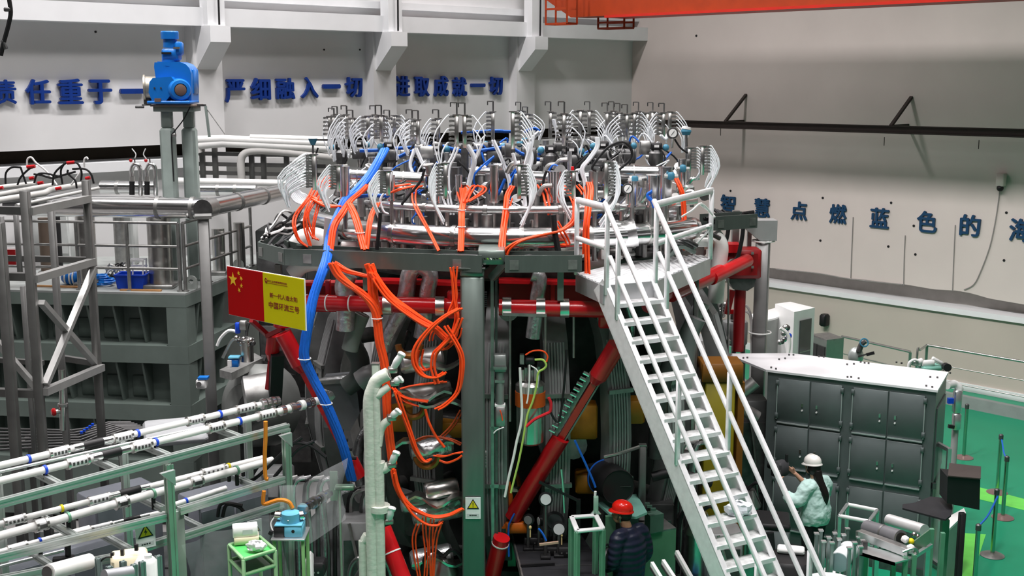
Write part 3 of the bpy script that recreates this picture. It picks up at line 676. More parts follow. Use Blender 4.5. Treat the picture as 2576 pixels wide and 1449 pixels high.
# bundle of thin parallel pipes on the floor behind the waveguides
t = thing('tube_bundle', 'bundle of thin parallel steel tubes at the vessel foot', 'tubes', PZ(150, 1110, 1.9))
for k in range(7):
    z = 1.98
    MB().tube([PZ(-20, 1078 + k * 9, z), PZ(180 + k * 6, 1083 + k * 6, z), PZ(215 + k * 6, 1078 + k * 4, z), PZ(272 + k * 7, 1063 + k * 3, z), PZ(330 + k * 8, 1062 + k * 3, z)], .016, 8, 1).build('tube', M('dark_tube', (.07, .07, .07), .5, metal=.3), t)
for k in range(5): MB().box(PZ(205 + k * 7, 1088 - k * 5, 2.02), (.03, .03, .03)).build('blue_clip', blue_b, t)
for u in (60, 290): MB().box(PZ(u, 1110, 1.92), (.06, .5, .05)).build('bearer', dark_frame, t)
for u in (60, 290):
    q = PZ(u, 1110, 1.92); MB().box((q.x, q.y + .2, .95), (.06, .06, 1.9)).build('leg', dark_frame, t)
# grey post under the duct elbow
p = P(511, 548, 15.9); t = thing('square_post', 'grey square steel post under the duct elbow', 'post', (p.x, p.y, 0))
MB().box((p.x, p.y, p.z / 2), (.15, .24, p.z), (1, .25, 0), (-.25, 1, 0), ch=.012).build('shaft', M('mid_frame_steel', (.24, .24, .235), .4, metal=.6), t)
MB().box((p.x, p.y, p.z + .02), (.22, .32, .04), (1, .25, 0), (-.25, 1, 0)).build('cap_plate', dullsteel, t); MB().box((p.x, p.y, .015), (.3, .4, .03)).build('base_plate', dullsteel, t)
# ================================================================ THE MACHINE
MX, MY = 0.1, 16.6
def cy(r, deg, z):
    t = math.radians(deg); return V((MX + r * math.sin(t), MY - r * math.cos(t), z))
R_ = random.Random(11)
core = thing('torus_vessel', 'dark ring shaped vessel with grey D shaped coils at the heart of the machine', 'machine', (MX, MY, 0))
MB().lathe([(0, .25), (1.9, .25), (2.0, .6), (2.05, 1.2), (2.05, 3.4), (1.95, 3.9), (1.5, 4.2), (0, 4.2)], (MX, MY, 0), n=40).build('vessel', dark_in, core)
MB().lathe([(0, 0), (2.5, 0), (2.5, .5), (2.3, .55), (0, .55)], (MX, MY, 0), n=40).build('pedestal', dark_in, core)
MB().lathe([(0, 4.2), (2.55, 4.2), (2.6, 4.24), (2.6, 4.42), (2.55, 4.46), (0, 4.46)], (MX, MY, 0), n=44).build('lower_deck', gunmetal, core)
MB().lathe([(0, 4.46), (2.25, 4.46), (2.25, 5.0), (2.2, 5.04), (0, 5.04)], (MX, MY, 0), n=44).build('upper_drum', gunmetal, core)
MB().lathe([(0, 5.04), (1.5, 5.04), (1.5, 5.4), (1.4, 5.46), (0, 5.5)], (MX, MY, 0), n=36).build('centre_drum', dark_in, core)
# D-shaped coils: the nearest ones are placed where they show between the other gear
def coil(deg, w=.30, mat=coil_m):
    prof = [(2.05, .55), (2.5, .65), (2.82, 1.1), (2.98, 1.8), (3.0, 2.3), (2.95, 2.9), (2.78, 3.5), (2.5, 3.9), (2.1, 4.12)]
    tdir = V((math.cos(math.radians(deg)), math.sin(math.radians(deg)), 0)); rdir = V((math.sin(math.radians(deg)), -math.cos(math.radians(deg)), 0))
    o = V((MX, MY, 0)); m = MB(); vs = []
    for (r, z) in prof:
        for (dr, dt) in ((0, -w / 2), (0, w / 2), (-.22, w / 2), (-.22, -w / 2)): vs.append(o + rdir * (r + dr) + tdir * dt + V((0, 0, z)))
    n = len(prof)
    fs = [(k * 4 + i, k * 4 + (i + 1) % 4, k * 4 + 4 + (i + 1) % 4, k * 4 + 4 + i) for k in range(n - 1) for i in range(4)]
    m.add(vs, fs + [(0, 3, 2, 1), (n * 4 - 4, n * 4 - 3, n * 4 - 2, n * 4 - 1)])
    c = m.build('coil', mat, core)
    for j in range(6):
        dt = -w * .30 + w * .12 * j
        MB().tube([o + rdir * (r + .012) + tdir * dt + V((0, 0, z)) for r, z in prof[2:7]], .013, 5, 2).build('conductor', M('pale_conductor', (.38, .39, .39), .4, metal=.3), c)
    for f in (3, 5):
        r, z = prof[f]; MB().bar(o + rdir * (r + .03) - tdir * w * .55 + V((0, 0, z)), o + rdir * (r + .03) + tdir * w * .55 + V((0, 0, z)), .05, .05).build('clamp', dullsteel, c)
for u in (937, 1066, 1245, 1402, 1560, 1715):
    q = P(u, 1050, 13.75); deg = math.degrees(math.asin(max(-1, min(1, (q.x - MX) / 2.95)))); coil(deg)
for d in (-62, -84, 70, 92, 115, -110): coil(d)
# dull pipework and port boxes that fill the gaps between the coils
for k in range(26):
    d = -75 + 150 * (k + .5) / 26; z = R_.uniform(1.0, 3.9); L = R_.uniform(.25, .6); r = R_.uniform(.05, .13)
    kind = k % 4
    if kind == 0: MB().cyl(cy(2.0, d, z), cy(2.0 + L + .25, d, z), r, n=14).build('port_tube', (dullsteel, gunmetal)[k % 2], core)
    elif kind == 1: MB().box(cy(2.35, d, z), (.3, .4, .28), (math.cos(math.radians(d)), math.sin(math.radians(d)), 0), (-math.sin(math.radians(d)), math.cos(math.radians(d)), 0), ch=.03).build('port_box', (gunmetal, dark_in, coil_m)[k % 3], core)
    elif kind == 2: MB().tube([cy(2.2, d - 3, z + .5), cy(2.45, d - 1, z + .2), cy(2.5, d + 2, z - .3), cy(2.3, d + 5, z - .6)], r * .7, 10, 4).build('bent_pipe', (foil, dullsteel)[k % 2], core)
    else: MB().lathe([(0, 0), (.17, 0), (.17, .05), (.1, .06), (.1, .3), (0, .3)], cy(2.65, d, z), cy(0, d, z) - cy(1, d, z), 16).build('port_flange', dullsteel, core)
for u, v, wpx, hpx in [(1010, 1050, 70, 60), (1455, 1055, 95, 90), (1140, 1075, 60, 40), (1590, 1030, 60, 60), (1480, 1210, 70, 50), (1330, 1060, 60, 40)]:
    y = 14.15; q = P(u, v, y); MB().box(q, (wpx * y / 3000, .3, hpx * y / 3000), ch=.02).build('amber_bracket', amber, core, label='amber painted bracket')
for u, v, r, l in [(1060, 905, .13, .5), (1075, 985, .10, .55), (1085, 1125, .12, .5), (1100, 1285, .13, .6), (1040, 1265, .10, .3), (845, 985, .20, .45), (655, 1000, .30, .4), (1110, 1230, .11, .4), (1085, 1400, .12, .5)]:
    y = 13.45 if u > 900 else 14.4
    q = P(u, v, y); MB().lathe([(0, -l / 2), (r * .8, -l / 2), (r, -l / 2 + .03), (r, l / 2 - .03), (r * .8, l / 2), (0, l / 2)], q, (1, .25, .12), 18).build('steel_drum', (steel, dullsteel, foil)[int(u) % 3], core)
for u, v in [(1085, 912), (1062, 990), (1068, 1118), (1100, 1255), (1128, 1010), (1110, 1405)]:
    y = 13.3; q = P(u, v, y); m = MB(); w_ = .34
    pts = [q + V((-w_ + w_ * 2 * i / 8, .06 * math.sin(i), .05 * math.sin(i * 1.1 + u))) for i in range(9)]
    m.add([p + V((0, d, 0)) for p in pts for d in (-.08, .10)] + [p + V((0, d, -.03)) for p in pts for d in (-.08, .10)],
          [(2 * i, 2 * i + 1, 2 * i + 3, 2 * i + 2) for i in range(8)] + [(18 + 2 * i + 2, 18 + 2 * i + 3, 18 + 2 * i + 1, 18 + 2 * i) for i in range(8)] + [(2 * i, 2 * i + 2, 18 + 2 * i + 2, 18 + 2 * i) for i in range(8)] + [(2 * i + 1, 18 + 2 * i + 1, 18 + 2 * i + 3, 2 * i + 3) for i in range(8)] + [(0, 18, 19, 1), (16, 17, 35, 34)])
    m.build('busbar_plate', steel, core)
for u, v, s_ in [(1040, 1035, 1), (1075, 1160, 1), (1030, 880, -1)]:
    y = 13.32; q = P(u, v, y)
    MB().ringtorus(q + V((0, 0, .06)), .13, .04, 20, 8, 180, 360, ax=(V((1, 0, 0)), V((0, 0, 1)))).build('copper_saddle', M('copper_brown', (.28, .11, .03), .35, metal=.8), core)
# ---- red support frame: ring girder, horizontal tubes, raking legs
rf = thing('red_support_frame', 'red painted tube and girder frame carrying the upper machine', 'frame', (MX, MY, 0))
def rtube(a, b, r, nm='tube', mat=red_p, bands=()):
    o = MB().cyl(a, b, r, n=18).build(nm, mat, rf)
    for f in bands:
        q = V(a).lerp(V(b), f); d = (V(b) - V(a)).normalized()
        MB().cyl(q - d * .008, q + d * .008, r * 1.05, n=18).build('tie_band', white_p, o)
    return o
yl, yr = 13.25, 13.25
rtube(P(640, 757, 13.9), P(1170, 771, yl), .093, bands=(.26, .36, .47))
rtube(P(1255, 773, yr), P(1525, 779, yr), .093, bands=(.62,))
rtube(P(1688, 740, 14.4), P(1812, 684, 15.6), .10); rtube(P(1790, 700, 15.3), P(1880, 655, 16.3), .09); rtube(P(1690, 730, 14.5), P(1630, 770, 13.8), .085)
for a_, b_ in [((640, 712, 14.6), (940, 712, 13.9)), ((930, 705, 13.95), (1165, 712, 13.8)), ((1255, 705, 13.8), (1530, 712, 13.8))]:
    p, q = P(*a_), P(*b_)
    o = MB().bar(p, q, .22, .04).build('girder_flange', red_p, rf)
    MB().bar(p + V((0, .05, -.16)), q + V((0, .05, -.16)), .03, .30).build('girder_web', red_d, o)
    MB().bar(p + V((0, .0, -.32)), q + V((0, .0, -.32)), .18, .035).build('girder_flange', red_p, o)
for u in (826, 938, 1390): MB().box(P(u, 732, 13.85), (.05, .12, .26)).build('stiffener', red_p, rf)
# plate rosettes where legs meet
for u, v, y in [(1150, 765, 13.3), (712, 790, 13.6), (1530, 790, 13.4)]: MB().box(P(u, v, y), (.22, .10, .32), ch=.02).build('gusset', red_p, rf)
for u, v in [(1107, 770), (1275, 772), (1360, 774), (1420, 775), (975, 768)]:
    q = P(u, v, 13.25); MB().cyl(q - V((.05, 0, 0)), q + V((.05, 0, 0)), .112, n=16).build('steel_clamp', steel, rf)
MB().bar(P(1265, 790, 13.15), P(1375, 793, 13.15), .06, .03).build('tray_strip', dullsteel, rf)
def leg(a, b, f0, f1, r, comb=0):
    """thick end tubes with a slimmer strut of angle section between them"""
    a, b = V(a), V(b); d = (b - a).normalized()
    o = MB().cyl(a, a.lerp(b, f0), r, n=18).build('leg_tube', red_p, rf)
    MB().lathe([(0, 0), (r, 0), (r * .55, .10), (0, .12)], a.lerp(b, f0), d, 18).build('tube_end', red_p, o)
    MB().cyl(a.lerp(b, f1), b, r, n=18).build('leg_tube', red_p, rf)
    MB().cyl(a.lerp(b, f1), a.lerp(b, f1 + .004), r * .97, n=18).build('tube_end', dullsteel, rf)
    s = d.cross(V((0, 1, 0))).normalized()
    m = MB().bar(a.lerp(b, f0), a.lerp(b, f1), .075, .06, up=(0, 1, 0)).build('strut', red_p, rf)
    MB().bar(a.lerp(b, f0) + s * .055, a.lerp(b, f1) + s * .055, .018, .05, up=(0, 1, 0)).build('strut_edge', green_grey, m)
    if comb:
        n = comb
        for k in range(n):
            q = a.lerp(b, f0 + (f1 - f0) * (k + .5) / n) - s * .10
            MB().cyl(q + V((0, -.03, 0)), q - s * .075 + V((0, -.03, 0)), .022, n=8).build('nozzle', chrome, m)
        MB().bar(a.lerp(b, f0) - s * .08, a.lerp(b, f1) - s * .08, .05, .05, up=(0, 1, 0)).build('nozzle_bar', green_grey, m)
leg(P(1552, 868, 13.15), P(1290, 1300, 13.75), .17, .52, .105, comb=12)
leg(P(712, 838, 13.6), P(902, 1200, 13.7), .21, .88, .10)
leg(P(690, 842, 14.0), P(668, 1045, 14.3), .22, .9, .085)
# the inclined strut with black bolts beside the blue bundle
a, b = P(762, 905, 13.55), P(880, 1160, 13.62)
for k in range(11): MB().cyl(a.lerp(b, (k + .5) / 11) + V((.03, -.06, 0)), a.lerp(b, (k + .5) / 11) + V((.11, -.06, 0)), .022, n=8).build('stud', black_p, rf)
a, b = P(697, 890, 14.0), P(690, 1030, 14.25)
MB().bar(a, b, .15, .12).build('perforated_beam', black_p, rf)
for a_, b_ in [((632, 806, 13.7), (672, 842, 14.0)), ((672, 846, 13.95), (712, 826, 13.7)), ((700, 852, 13.9), (720, 870, 13.7))]: MB().bar(P(*a_), P(*b_), .05, .05).build('brace', red_d, rf)
rtube(P(963, 1330, 12.9), P(1030, 1500, 12.6), .10, 'leg_tube', bands=(.35,)); rtube(P(1262, 1352, 13.3), P(1225, 1500, 13.5), .10, 'leg_tube', bands=(.1,))
# ---- big rings of pipe
rg = thing('ring_main', 'large polished ring pipe lapped round the upper machine', 'pipe', (MX, MY, 4.64))
for k in range(9):
    a0 = -92 + k * 15.4
    MB().ringtorus((MX, MY, 4.775), 2.92, .125, 60, 16, a0, a0 + 15.0).build('pipe_section', chrome, rg)
    MB().cyl(cy(2.92, a0 + 15.2 - .5, 4.775), cy(2.92, a0 + 15.2 + .5, 4.775), .137, n=18).build('joint_band', steel, rg)
r2 = thing('ring_rail', 'slim bright ring pipe along the front of machine top', 'pipe', (MX, MY, 5.03))
for a0, a1 in [(-50, -9), (-8, 9), (10, 32), (33, 52)]: MB().ringtorus((MX, MY, 5.085), 2.78, .048, 70, 12, a0, a1).build('pipe_section', M('satin_steel', (.72, .72, .72), .24, metal=.9), r2)
for a0 in (-40, -24, -8.5, 9.5, 24, 40): MB().cyl(cy(2.78, a0 - .5, 5.085), cy(2.78, a0 + .5, 5.085), .058, n=14).build('joint_band', dullsteel, r2)
for k in range(14): # stools that carry the slim ring
    d = -48 + k * 7.4; MB().cyl(cy(2.74, d, 4.46), cy(2.74, d, 5.04), .03, n=8).build('stool', (steel, dullsteel)[k % 2], r2)
# ---- tray ring on posts
tr = thing('cable_tray', 'grey green channel tray ring with black cables at machine mid height', 'tray', (MX, MY, 4.4))
def tray(a, b, nm='tray_section', wd=.34, h=.19, mat=pillar_gr):
    a, b = V(a), V(b); d = (b - a).normalized(); n = d.cross(V((0, 0, 1)));  # n to the right of travel
    o = MB().bar(a - V((0, 0, h / 2)), b - V((0, 0, h / 2)), .02, h).build(nm, mat, tr)
    MB().bar(a - V((0, 0, h - .01)) - n * wd / 2, b - V((0, 0, h - .01)) - n * wd / 2, wd, .02).build('tray_floor', mat, o)
    MB().bar(a - V((0, 0, h / 2)) - n * wd, b - V((0, 0, h / 2)) - n * wd, .02, h).build('tray_side', mat, o)
    for j in range(5):
        q = [a.lerp(b, t_ / 6) - n * (.06 + .05 * j) + V((0, 0, -h + .06 + R_.uniform(0, .10))) for t_ in range(7)]
        MB().tube(q, .022, 6, 3).build('tray_cable', black_r, o)
    for f in (.12, .88):
        MB().box(a.lerp(b, f) - V((0, 0, h * .55)) + n * .012, (.10, .012, h * .55), d, n).build('splice_plate', dullsteel, o)
zt2 = 4.67
T0, T1, T2, T3 = PZ(800, 503, zt2), PZ(650, 609, zt2), PZ(716, 626, zt2), PZ(1212, 643, zt2)
for a_, b_ in ((T0, T1), (T1, T2), (T2, T3), (PZ(1270, 643, zt2), PZ(1464, 642, zt2)), (PZ(1800, 545, zt2 + .1), PZ(1905, 538, zt2 + .1))):
    dd = (b_ - a_); nn = dd.cross(V((0, 0, 1)))
    tray(a_, b_) if nn.dot(V((MX, MY, 0)) - (a_ + b_) / 2) < 0 else tray(b_, a_)
for u, v0, v1, y in [(921, 655, 730, 13.5), (1410, 660, 755, 13.2), (700, 665, 700, 14.1)]: MB().box((P(u, v0, y) + P(u, v1, y)) / 2, (.07, .07, P(u, v0, y).z - P(u, v1, y).z)).build('hanger', green_grey, tr)
# front pillar with warning sign, arm, side channel
pz = 13.05
pt = P(1192, 676, pz); t = thing('front_pillar', 'broad grey green steel pillar with warning plate standing before the machine', 'pillar', (pt.x, pt.y, 0))
PW_ = .262
MB().box((pt.x - .02, pt.y + .12, 2.21), (PW_, .26, 4.42), ch=.014).build('lower_shaft', pillar_gr, t)
MB().box((pt.x - .02, pt.y + .12, (4.425 + pt.z) / 2), (PW_ + .004, .264, pt.z - 4.425), ch=.014).build('upper_shaft', pillar_gr, t)
MB().box((pt.x - .02, pt.y + .12, pt.z + .006), (PW_ + .03, .30, .012)).build('cap_plate', dullsteel, t)
MB().box((pt.x - .02, pt.y + .12, .01), (.45, .45, .02)).build('base_plate', dullsteel, t)
MB().bar(P(1236, 700, pz + .2), P(1278, 655, pz + .1), .08, .08).build('arm', dullsteel, t)
MB().box(P(1237, 640, pz + .25), (.30, .5, .16), ch=.01).build('tray_box', pillar_gr, t)
for k in range(7): MB().tube([P(1210 + k * 8, 652, pz), P(1218 + k * 7, 640, pz + .25), P(1232 + k * 6, 628, pz + .4)], .016, 6, 3).build('box_cable', (black_r, black_r, M('green_wire', (.2, .5, .05), .5), white_p)[k % 4], t)
sg = P(1190, 1278, pz - .025)
def warning_sign(c, X_, Z_, w_, h_, par, glyph):
    N_ = V(X_).cross(V(Z_)); c = V(c); X_ = V(X_); Z_ = V(Z_)
    o = MB().box(c, (w_, .008, h_), X_, N_, Z_).build('sign_plate', paperw, par)
    s = w_ * .40; q = c + Z_ * h_ * .16 + N_ * .006
    tri = lambda k: [q + Z_ * s * k, q - X_ * s * k * 1.0 - Z_ * s * k * .72, q + X_ * s * k * 1.0 - Z_ * s * k * .72]
    MB().prism(tri(1.0), N_ * .002).build('sign_border', black_p, o); MB().prism([p + N_ * .002 for p in tri(.74)], N_ * .002).build('sign_triangle', sign_y, o)
    q2 = q + N_ * .005
    if glyph == 'bolt':
        MB().prism([q2 + X_ * a * s + Z_ * b * s for a, b in ((.05, .45), (-.22, -.05), (-.02, -.05), (-.10, -.45), (.22, .06), (.03, .06))], N_ * .001).build('sign_glyph', black_p, o)
    else:
        MB().prism([q2 + X_ * a * s + Z_ * b * s for a, b in ((-.07, .42), (.07, .42), (.04, -.18), (-.04, -.18))], N_ * .001).build('sign_glyph', black_p, o)
        MB().prism([q2 + X_ * a * s + Z_ * b * s for a, b in ((-.06, -.26), (.06, -.26), (.06, -.40), (-.06, -.40))], N_ * .001).build('sign_glyph', black_p, o)
    b0 = c - Z_ * h_ * .33 + N_ * .005
    MB().box(b0, (w_ * .8, .002, h_ * .16), X_, N_, Z_).build('sign_label', M('sign_label_grey', (.55, .57, .58), .6), o)
    for k in range(4): MB().box(b0 + X_ * (w_ * (-.19 + .125 * k)) + N_ * .002, (w_ * .09, .001, h_ * .05), X_, N_, Z_).build('sign_text', black_p, o)
warning_sign(sg + V((0, -.0, 0)), V((1, 0, 0)), V((0, 0, 1)), .175, .26, t, 'mark')
for k in range(5): MB().ringtorus(P(1222, 1140 + k * 8, pz + .1), .03, .007, 12, 5, ax=(V((0, 1, 0)), V((0, 0, 1)))).build('cable_loop', dullsteel, t)
for k in range(8): MB().box(P(1222, 735 + k * 5, pz + .02), (.03, .03, .012)).build('rack_tooth', black_p, t)
p = P(1238, 690, pz + .3); t = thing('side_channel', 'slim pale steel channel rising beside the front pillar', 'channel', (p.x, p.y, 0))
MB().box((p.x, p.y, p.z / 2), (.035, .06, p.z)).build('channel', dullsteel, t); MB().box((p.x + .045, p.y + .03, p.z / 2), (.03, .05, p.z)).build('channel', gunmetal, t)
for z_ in (1.9, 2.6, 3.3): MB().box((p.x + .02, p.y - .02, z_), (.10, .02, .04)).build('clip', dullsteel, t)
# right rear post with haunched head and tray
p = P(1922, 552, 17.6); t = thing('rear_post', 'grey steel post with splayed head behind the stair platform', 'post', (p.x, p.y, 0))
MB().box((p.x, p.y, (p.z - .28) / 2), (.20, .26, p.z - .28), (1, -.3, 0), (.3, 1, 0), ch=.012).build('shaft', M('mid_frame_steel', (.24, .24, .235), .4, metal=.6), t)
MB().prism([p + V((-.30, -.15, 0)), p + V((.17, -.15, 0)), p + V((.17, -.15, -.30)), p + V((-.08, -.15, -.30)), p + V((-.30, -.15, -.12))], (0, .3, 0)).build('haunch', M('lighter_post_head', (.42, .43, .43), .4, metal=.5), t)
for z_ in (p.z - .32, 4.67 - 1.85): MB().ringtorus((p.x, p.y, z_), .165, .012, 20, 6).build('strap', whitepipe, t)
for k in range(9):
    a_ = P(1795 + k * 3, 530 + R_.uniform(-4, 10), 17.2); MB().tube([a_, P(1830 + k * 4, 545 + R_.uniform(-8, 14), 17.1), P(1862 + k * 2, 542 + R_.uniform(-8, 6), 17.3), P(1896, 536 + R_.uniform(-4, 6), 17.4)], .02, 6, 4).build('cable', black_r, t)
for px in [[(1870, 540), (1868, 590), (1858, 640), (1850, 655)], [(1835, 555), (1828, 600), (1812, 640), (1780, 690)], [(1800, 540), (1812, 556), (1840, 563), (1852, 560)]]: MB().tube([P(u, v, 16.9) for u, v in px], .03, 8, 4).build('cable', black_r, t)
MB().box(P(1850, 580, 17.6), (.10, .10, .6)).build('bracket_post', dullsteel, t); MB().box(P(1885, 590, 17.7), (.06, .06, .7)).build('bracket_post', dullsteel, t)
# red jack box right of the platform
p = P(1866, 660, 17.3); t = thing('red_jack_box', 'dark red steel box on a red column behind the stair platform', 'box', (p.x, p.y, 2.6))
MB().box(p, (.50, .4, .42), ch=.02).build('box', red_d, t); MB().box(p + V((.02, -.203, 0)), (.34, .01, .32)).build('face_plate', red_d, t)
for du, dv in ((1893, 637), (1893, 672)): MB().box(P(du, dv, 17.06), (.035, .02, .035)).build('bolt_plate', dullsteel, t)
MB().box(P(1842, 622, 17.2), (.20, .3, .12)).build('lug', red_p, t)
MB().prism([P(u, v, 17.15) for u, v in ((1830, 702), (1902, 702), (1896, 722), (1880, 732), (1845, 728))], (0, .4, 0)).build('foot_block', gunmetal, t)
a_ = P(1862, 728, 17.3); MB().cyl((a_.x, a_.y, 2.6), a_, .085, n=14).build('column', red_d, t); MB().bar(P(1842, 730, 17.2), P(1828, 790, 17.2), .08, .08).build('strut', red_d, t)
MB().prism([P(u, v, 16.2) for u, v in ((1795, 693), (1845, 650), (1862, 655), (1858, 672), (1800, 705))], (0, .25, -.05)).build('saddle', dullsteel, t)
# flag board
a = P(571, 670, 13.35); b = P(764, 713, 12.45); dn = P(577, 788, 13.35).z; hgt = a.z - dn + .01
X_ = (V((b.x, b.y, a.z)) - a); Wd = X_.length; X_.normalize(); Z_ = V((0, 0, 1)); N_ = X_.cross(Z_)
t = thing('flag_board', 'red and yellow flag board with gold stars and brown lettering', 'sign', a - V((0, 0, hgt)))
ws = .485 * Wd
def fbx(x0, x1, z0, z1, d, th=.006): return MB().box(a + X_ * (x0 + x1) / 2 + Z_ * (-(z0 + z1) / 2) + N_ * d, (x1 - x0, th, z1 - z0), X_, N_, Z_)
bd = fbx(-.006, Wd + .006, -.006, hgt + .006, -.012, .014).build('backing_board', paperw, t)
rp = fbx(0, ws, 0, hgt, 0).build('red_panel', flag_red, t); yp = fbx(ws, Wd, 0, hgt, 0).build('yellow_panel', flag_yel, t)
def star(cx, cz, r, rot=0):
    pts = []
    for k in range(10):
        rr = r if k % 2 == 0 else r * .4; an = math.pi / 2 + rot + k * math.pi / 5
        pts.append(a + X_ * (cx + rr * math.cos(an)) + Z_ * (-cz + rr * math.sin(an)) + N_ * .0035)
    MB().prism(pts, N_ * .002).build('star', star_m, rp)
u_ = ws / 30.0; hz_ = hgt / 20.0
star(5 * u_, 5 * hz_, 3 * hz_)
for sx_, sz_, rt_ in ((10, 2, .3), (12, 4, .7), (12, 7, 0), (10, 9, .4)): star(sx_ * u_, sz_ * hz_, 1.05 * hz_, rt_)
wy = Wd - ws
for body, x0, x1, z0, z1, bold in (('新一代人造太阳', .16, .84, .375, .475, .03), ('中国环流三号', .13, .88, .555, .69, .03), ('核工业西南物理研究院', .13, .60, .125, .17, .02)):
    put_text(body, ws + x0 * wy, ws + x1 * wy, -z1 * hgt, -z0 * hgt, a + N_ * .004, X_, Z_, N_, bold=bold, depth=.01).build('lettering', flag_txt, yp, kind='stuff')
for k in range(2):
    MB().ringtorus(a + X_ * (ws + .085 * wy) - Z_ * (.14 + .035 * k) * hgt + N_ * .005, .022 - .01 * k, .004, 14, 5, ax=(X_, Z_)).build('emblem', flag_txt, yp)
MB().box(a + X_ * (ws + .36 * wy) - Z_ * .19 * hgt + N_ * .004, (.5 * wy, .002, .004), X_, N_, Z_).build('underline', flag_txt, yp)
for f in (.2, .6): MB().bar(a + X_ * Wd * f - N_ * .02 - Z_ * .3, a + X_ * Wd * f - N_ * .35 - Z_ * .32, .03).build('bracket', dullsteel, t)
# ================================================================ GEAR ON TOP OF THE MACHINE
RT = random.Random(5)
def comb(u, v0, v1, zbase, side, label, group, nn=None, fan=None, hook=0, wpx=11):
    """hose manifold: square riser with stepped nozzles, clear tubes looping down to a gathered end, hooked top"""
    d = ray(u, v1); y = (zbase - H) / d.z * d.y
    y = max(13.6, min(19.4, y))
    b = P(u, v1, y); t_ = P(u, v0, y); hgt = t_.z - b.z
    root = thing('hose_manifold', label, 'manifold', b, group)
    hc = hgt * (.72 if hook else 1.0); w_ = .048
    MB().box(b + V((0, 0, hc / 2)), (w_, w_, hc), ch=.004).build('riser', steel, root)
    n = nn or max(4, int(hc / .052))
    m = MB()
    for k in range(n):
        z = hc * (k + .6) / n * .96 + .02; L = (.056 - .010 * k / n)
        for s_ in ((-1, 1) if side == 0 else (side,)):
            m.bar(b + V((s_ * w_ / 2, 0, z)), b + V((s_ * (w_ / 2 + L), -.01, z + .006)), .030, .024)
            m.bar(b + V((s_ * (w_ / 2 + L), -.01, z - .012)), b + V((s_ * (w_ / 2 + L), -.01, z + .014)), .03, .034)
    m.build('nozzle_row', dullsteel, root, kind='stuff')
    MB().box(b + V((0, 0, hc + .006)), (w_ * 1.9, w_ * 1.5, .014)).build('riser_cap', steel, root)
    if hook:
        MB().box(b + V((.004, 0, (hc + hgt) / 2)), (.020, .02, hgt - hc)).build('hook_stem', gunmetal if hook == 1 else steel, root)
        MB().bar(b + V((.004, 0, hgt)), b + V((-.075, 0, hgt)), .022, .014).build('hook_arm', steel, root); MB().bar(b + V((-.07, 0, hgt)), b + V((-.07, 0, hgt - .05)), .014).build('hook_tip', gunmetal, root)
    m = MB(); fs = side if side else RT.choice((-1, 1)); bare = hook and RT.random() < .45
    bx, drop = fan or (RT.uniform(.10, .20) * fs, RT.uniform(.10, .28))
    for k in range(0, n, 3 if bare else 1):
        z = hc * (k + .6) / n * .96 + .02; s_ = fs; e_ = w_ / 2 + .055
        end = b + V((bx + RT.uniform(-.02, .02), RT.uniform(-.05, .02), -drop + RT.uniform(-.03, .03)))
        st = b + V((s_ * e_, -.01, z)); mid = st.lerp(end, .45) + V((s_ * (.05 + .10 * k / n) * (1 if abs(bx) < .3 else 1.6), -.03, .02))
        m.tube([st, st + V((s_ * .035, -.005, .004)), mid, end], .009, 5, 3)
    m.build('clear_hoses', hose_m, root, kind='stuff', label='clear white hoses')
    return root
rear = [(831, 294, 347, 0, 0), (841, 272, 348, 1, 1), (849, 268, 340, 0, 1), (873, 266, 350, -1, 1), (888, 277, 352, 0, 1), (902, 307, 347, 1, 0), (927, 293, 354, -1, 0), (945, 266, 350, 0, 1), (960, 265, 357, 0, 1), (980, 277, 350, 0, 1),
        (993, 291, 350, 1, 0), (1037, 276, 362, -1, 1), (1052, 278, 365, -1, 1), (1103, 276, 358, -1, 1), (1149, 258, 372, -1, 1), (1169, 259, 372, 1, 1), (1240, 255, 352, -1, 1), (1290, 282, 375, 1, 0), (1309, 257, 335, 1, 1), (1326, 269, 335, 1, 1),
        (1384, 256, 348, 1, 1), (1418, 256, 367, 0, 1), (1459, 278, 357, 0, 0), (1482, 256, 338, 1, 2), (1526, 259, 347, 1, 2), (1542, 256, 342, 0, 2), (1557, 260, 347, 0, 2), (1576, 263, 352, -1, 2), (1595, 285, 347, 0, 0), (1604, 257, 342, 1, 2),
        (1628, 285, 342, -1, 0), (1640, 258, 342, 1, 2), (1668, 260, 347, -1, 2), (1684, 282, 340, 1, 0)]
WORDS = ['twentieth', 'twenty-first', 'twenty-second', 'twenty-third', 'twenty-fourth', 'twenty-fifth', 'twenty-sixth', 'twenty-seventh', 'twenty-eighth', 'twenty-ninth', 'thirtieth', 'thirty-first', 'thirty-second', 'thirty-third', 'thirty-fourth', 'thirty-fifth']
NTH = ORD[:19] + WORDS
for k, (u, v0, v1, side, hook) in enumerate(rear):
    comb(u, v0, v1, 5.78, side, '%s steel hose manifold from the left in the tall rear row' % NTH[k], 'rear row of hose manifolds', hook=hook)
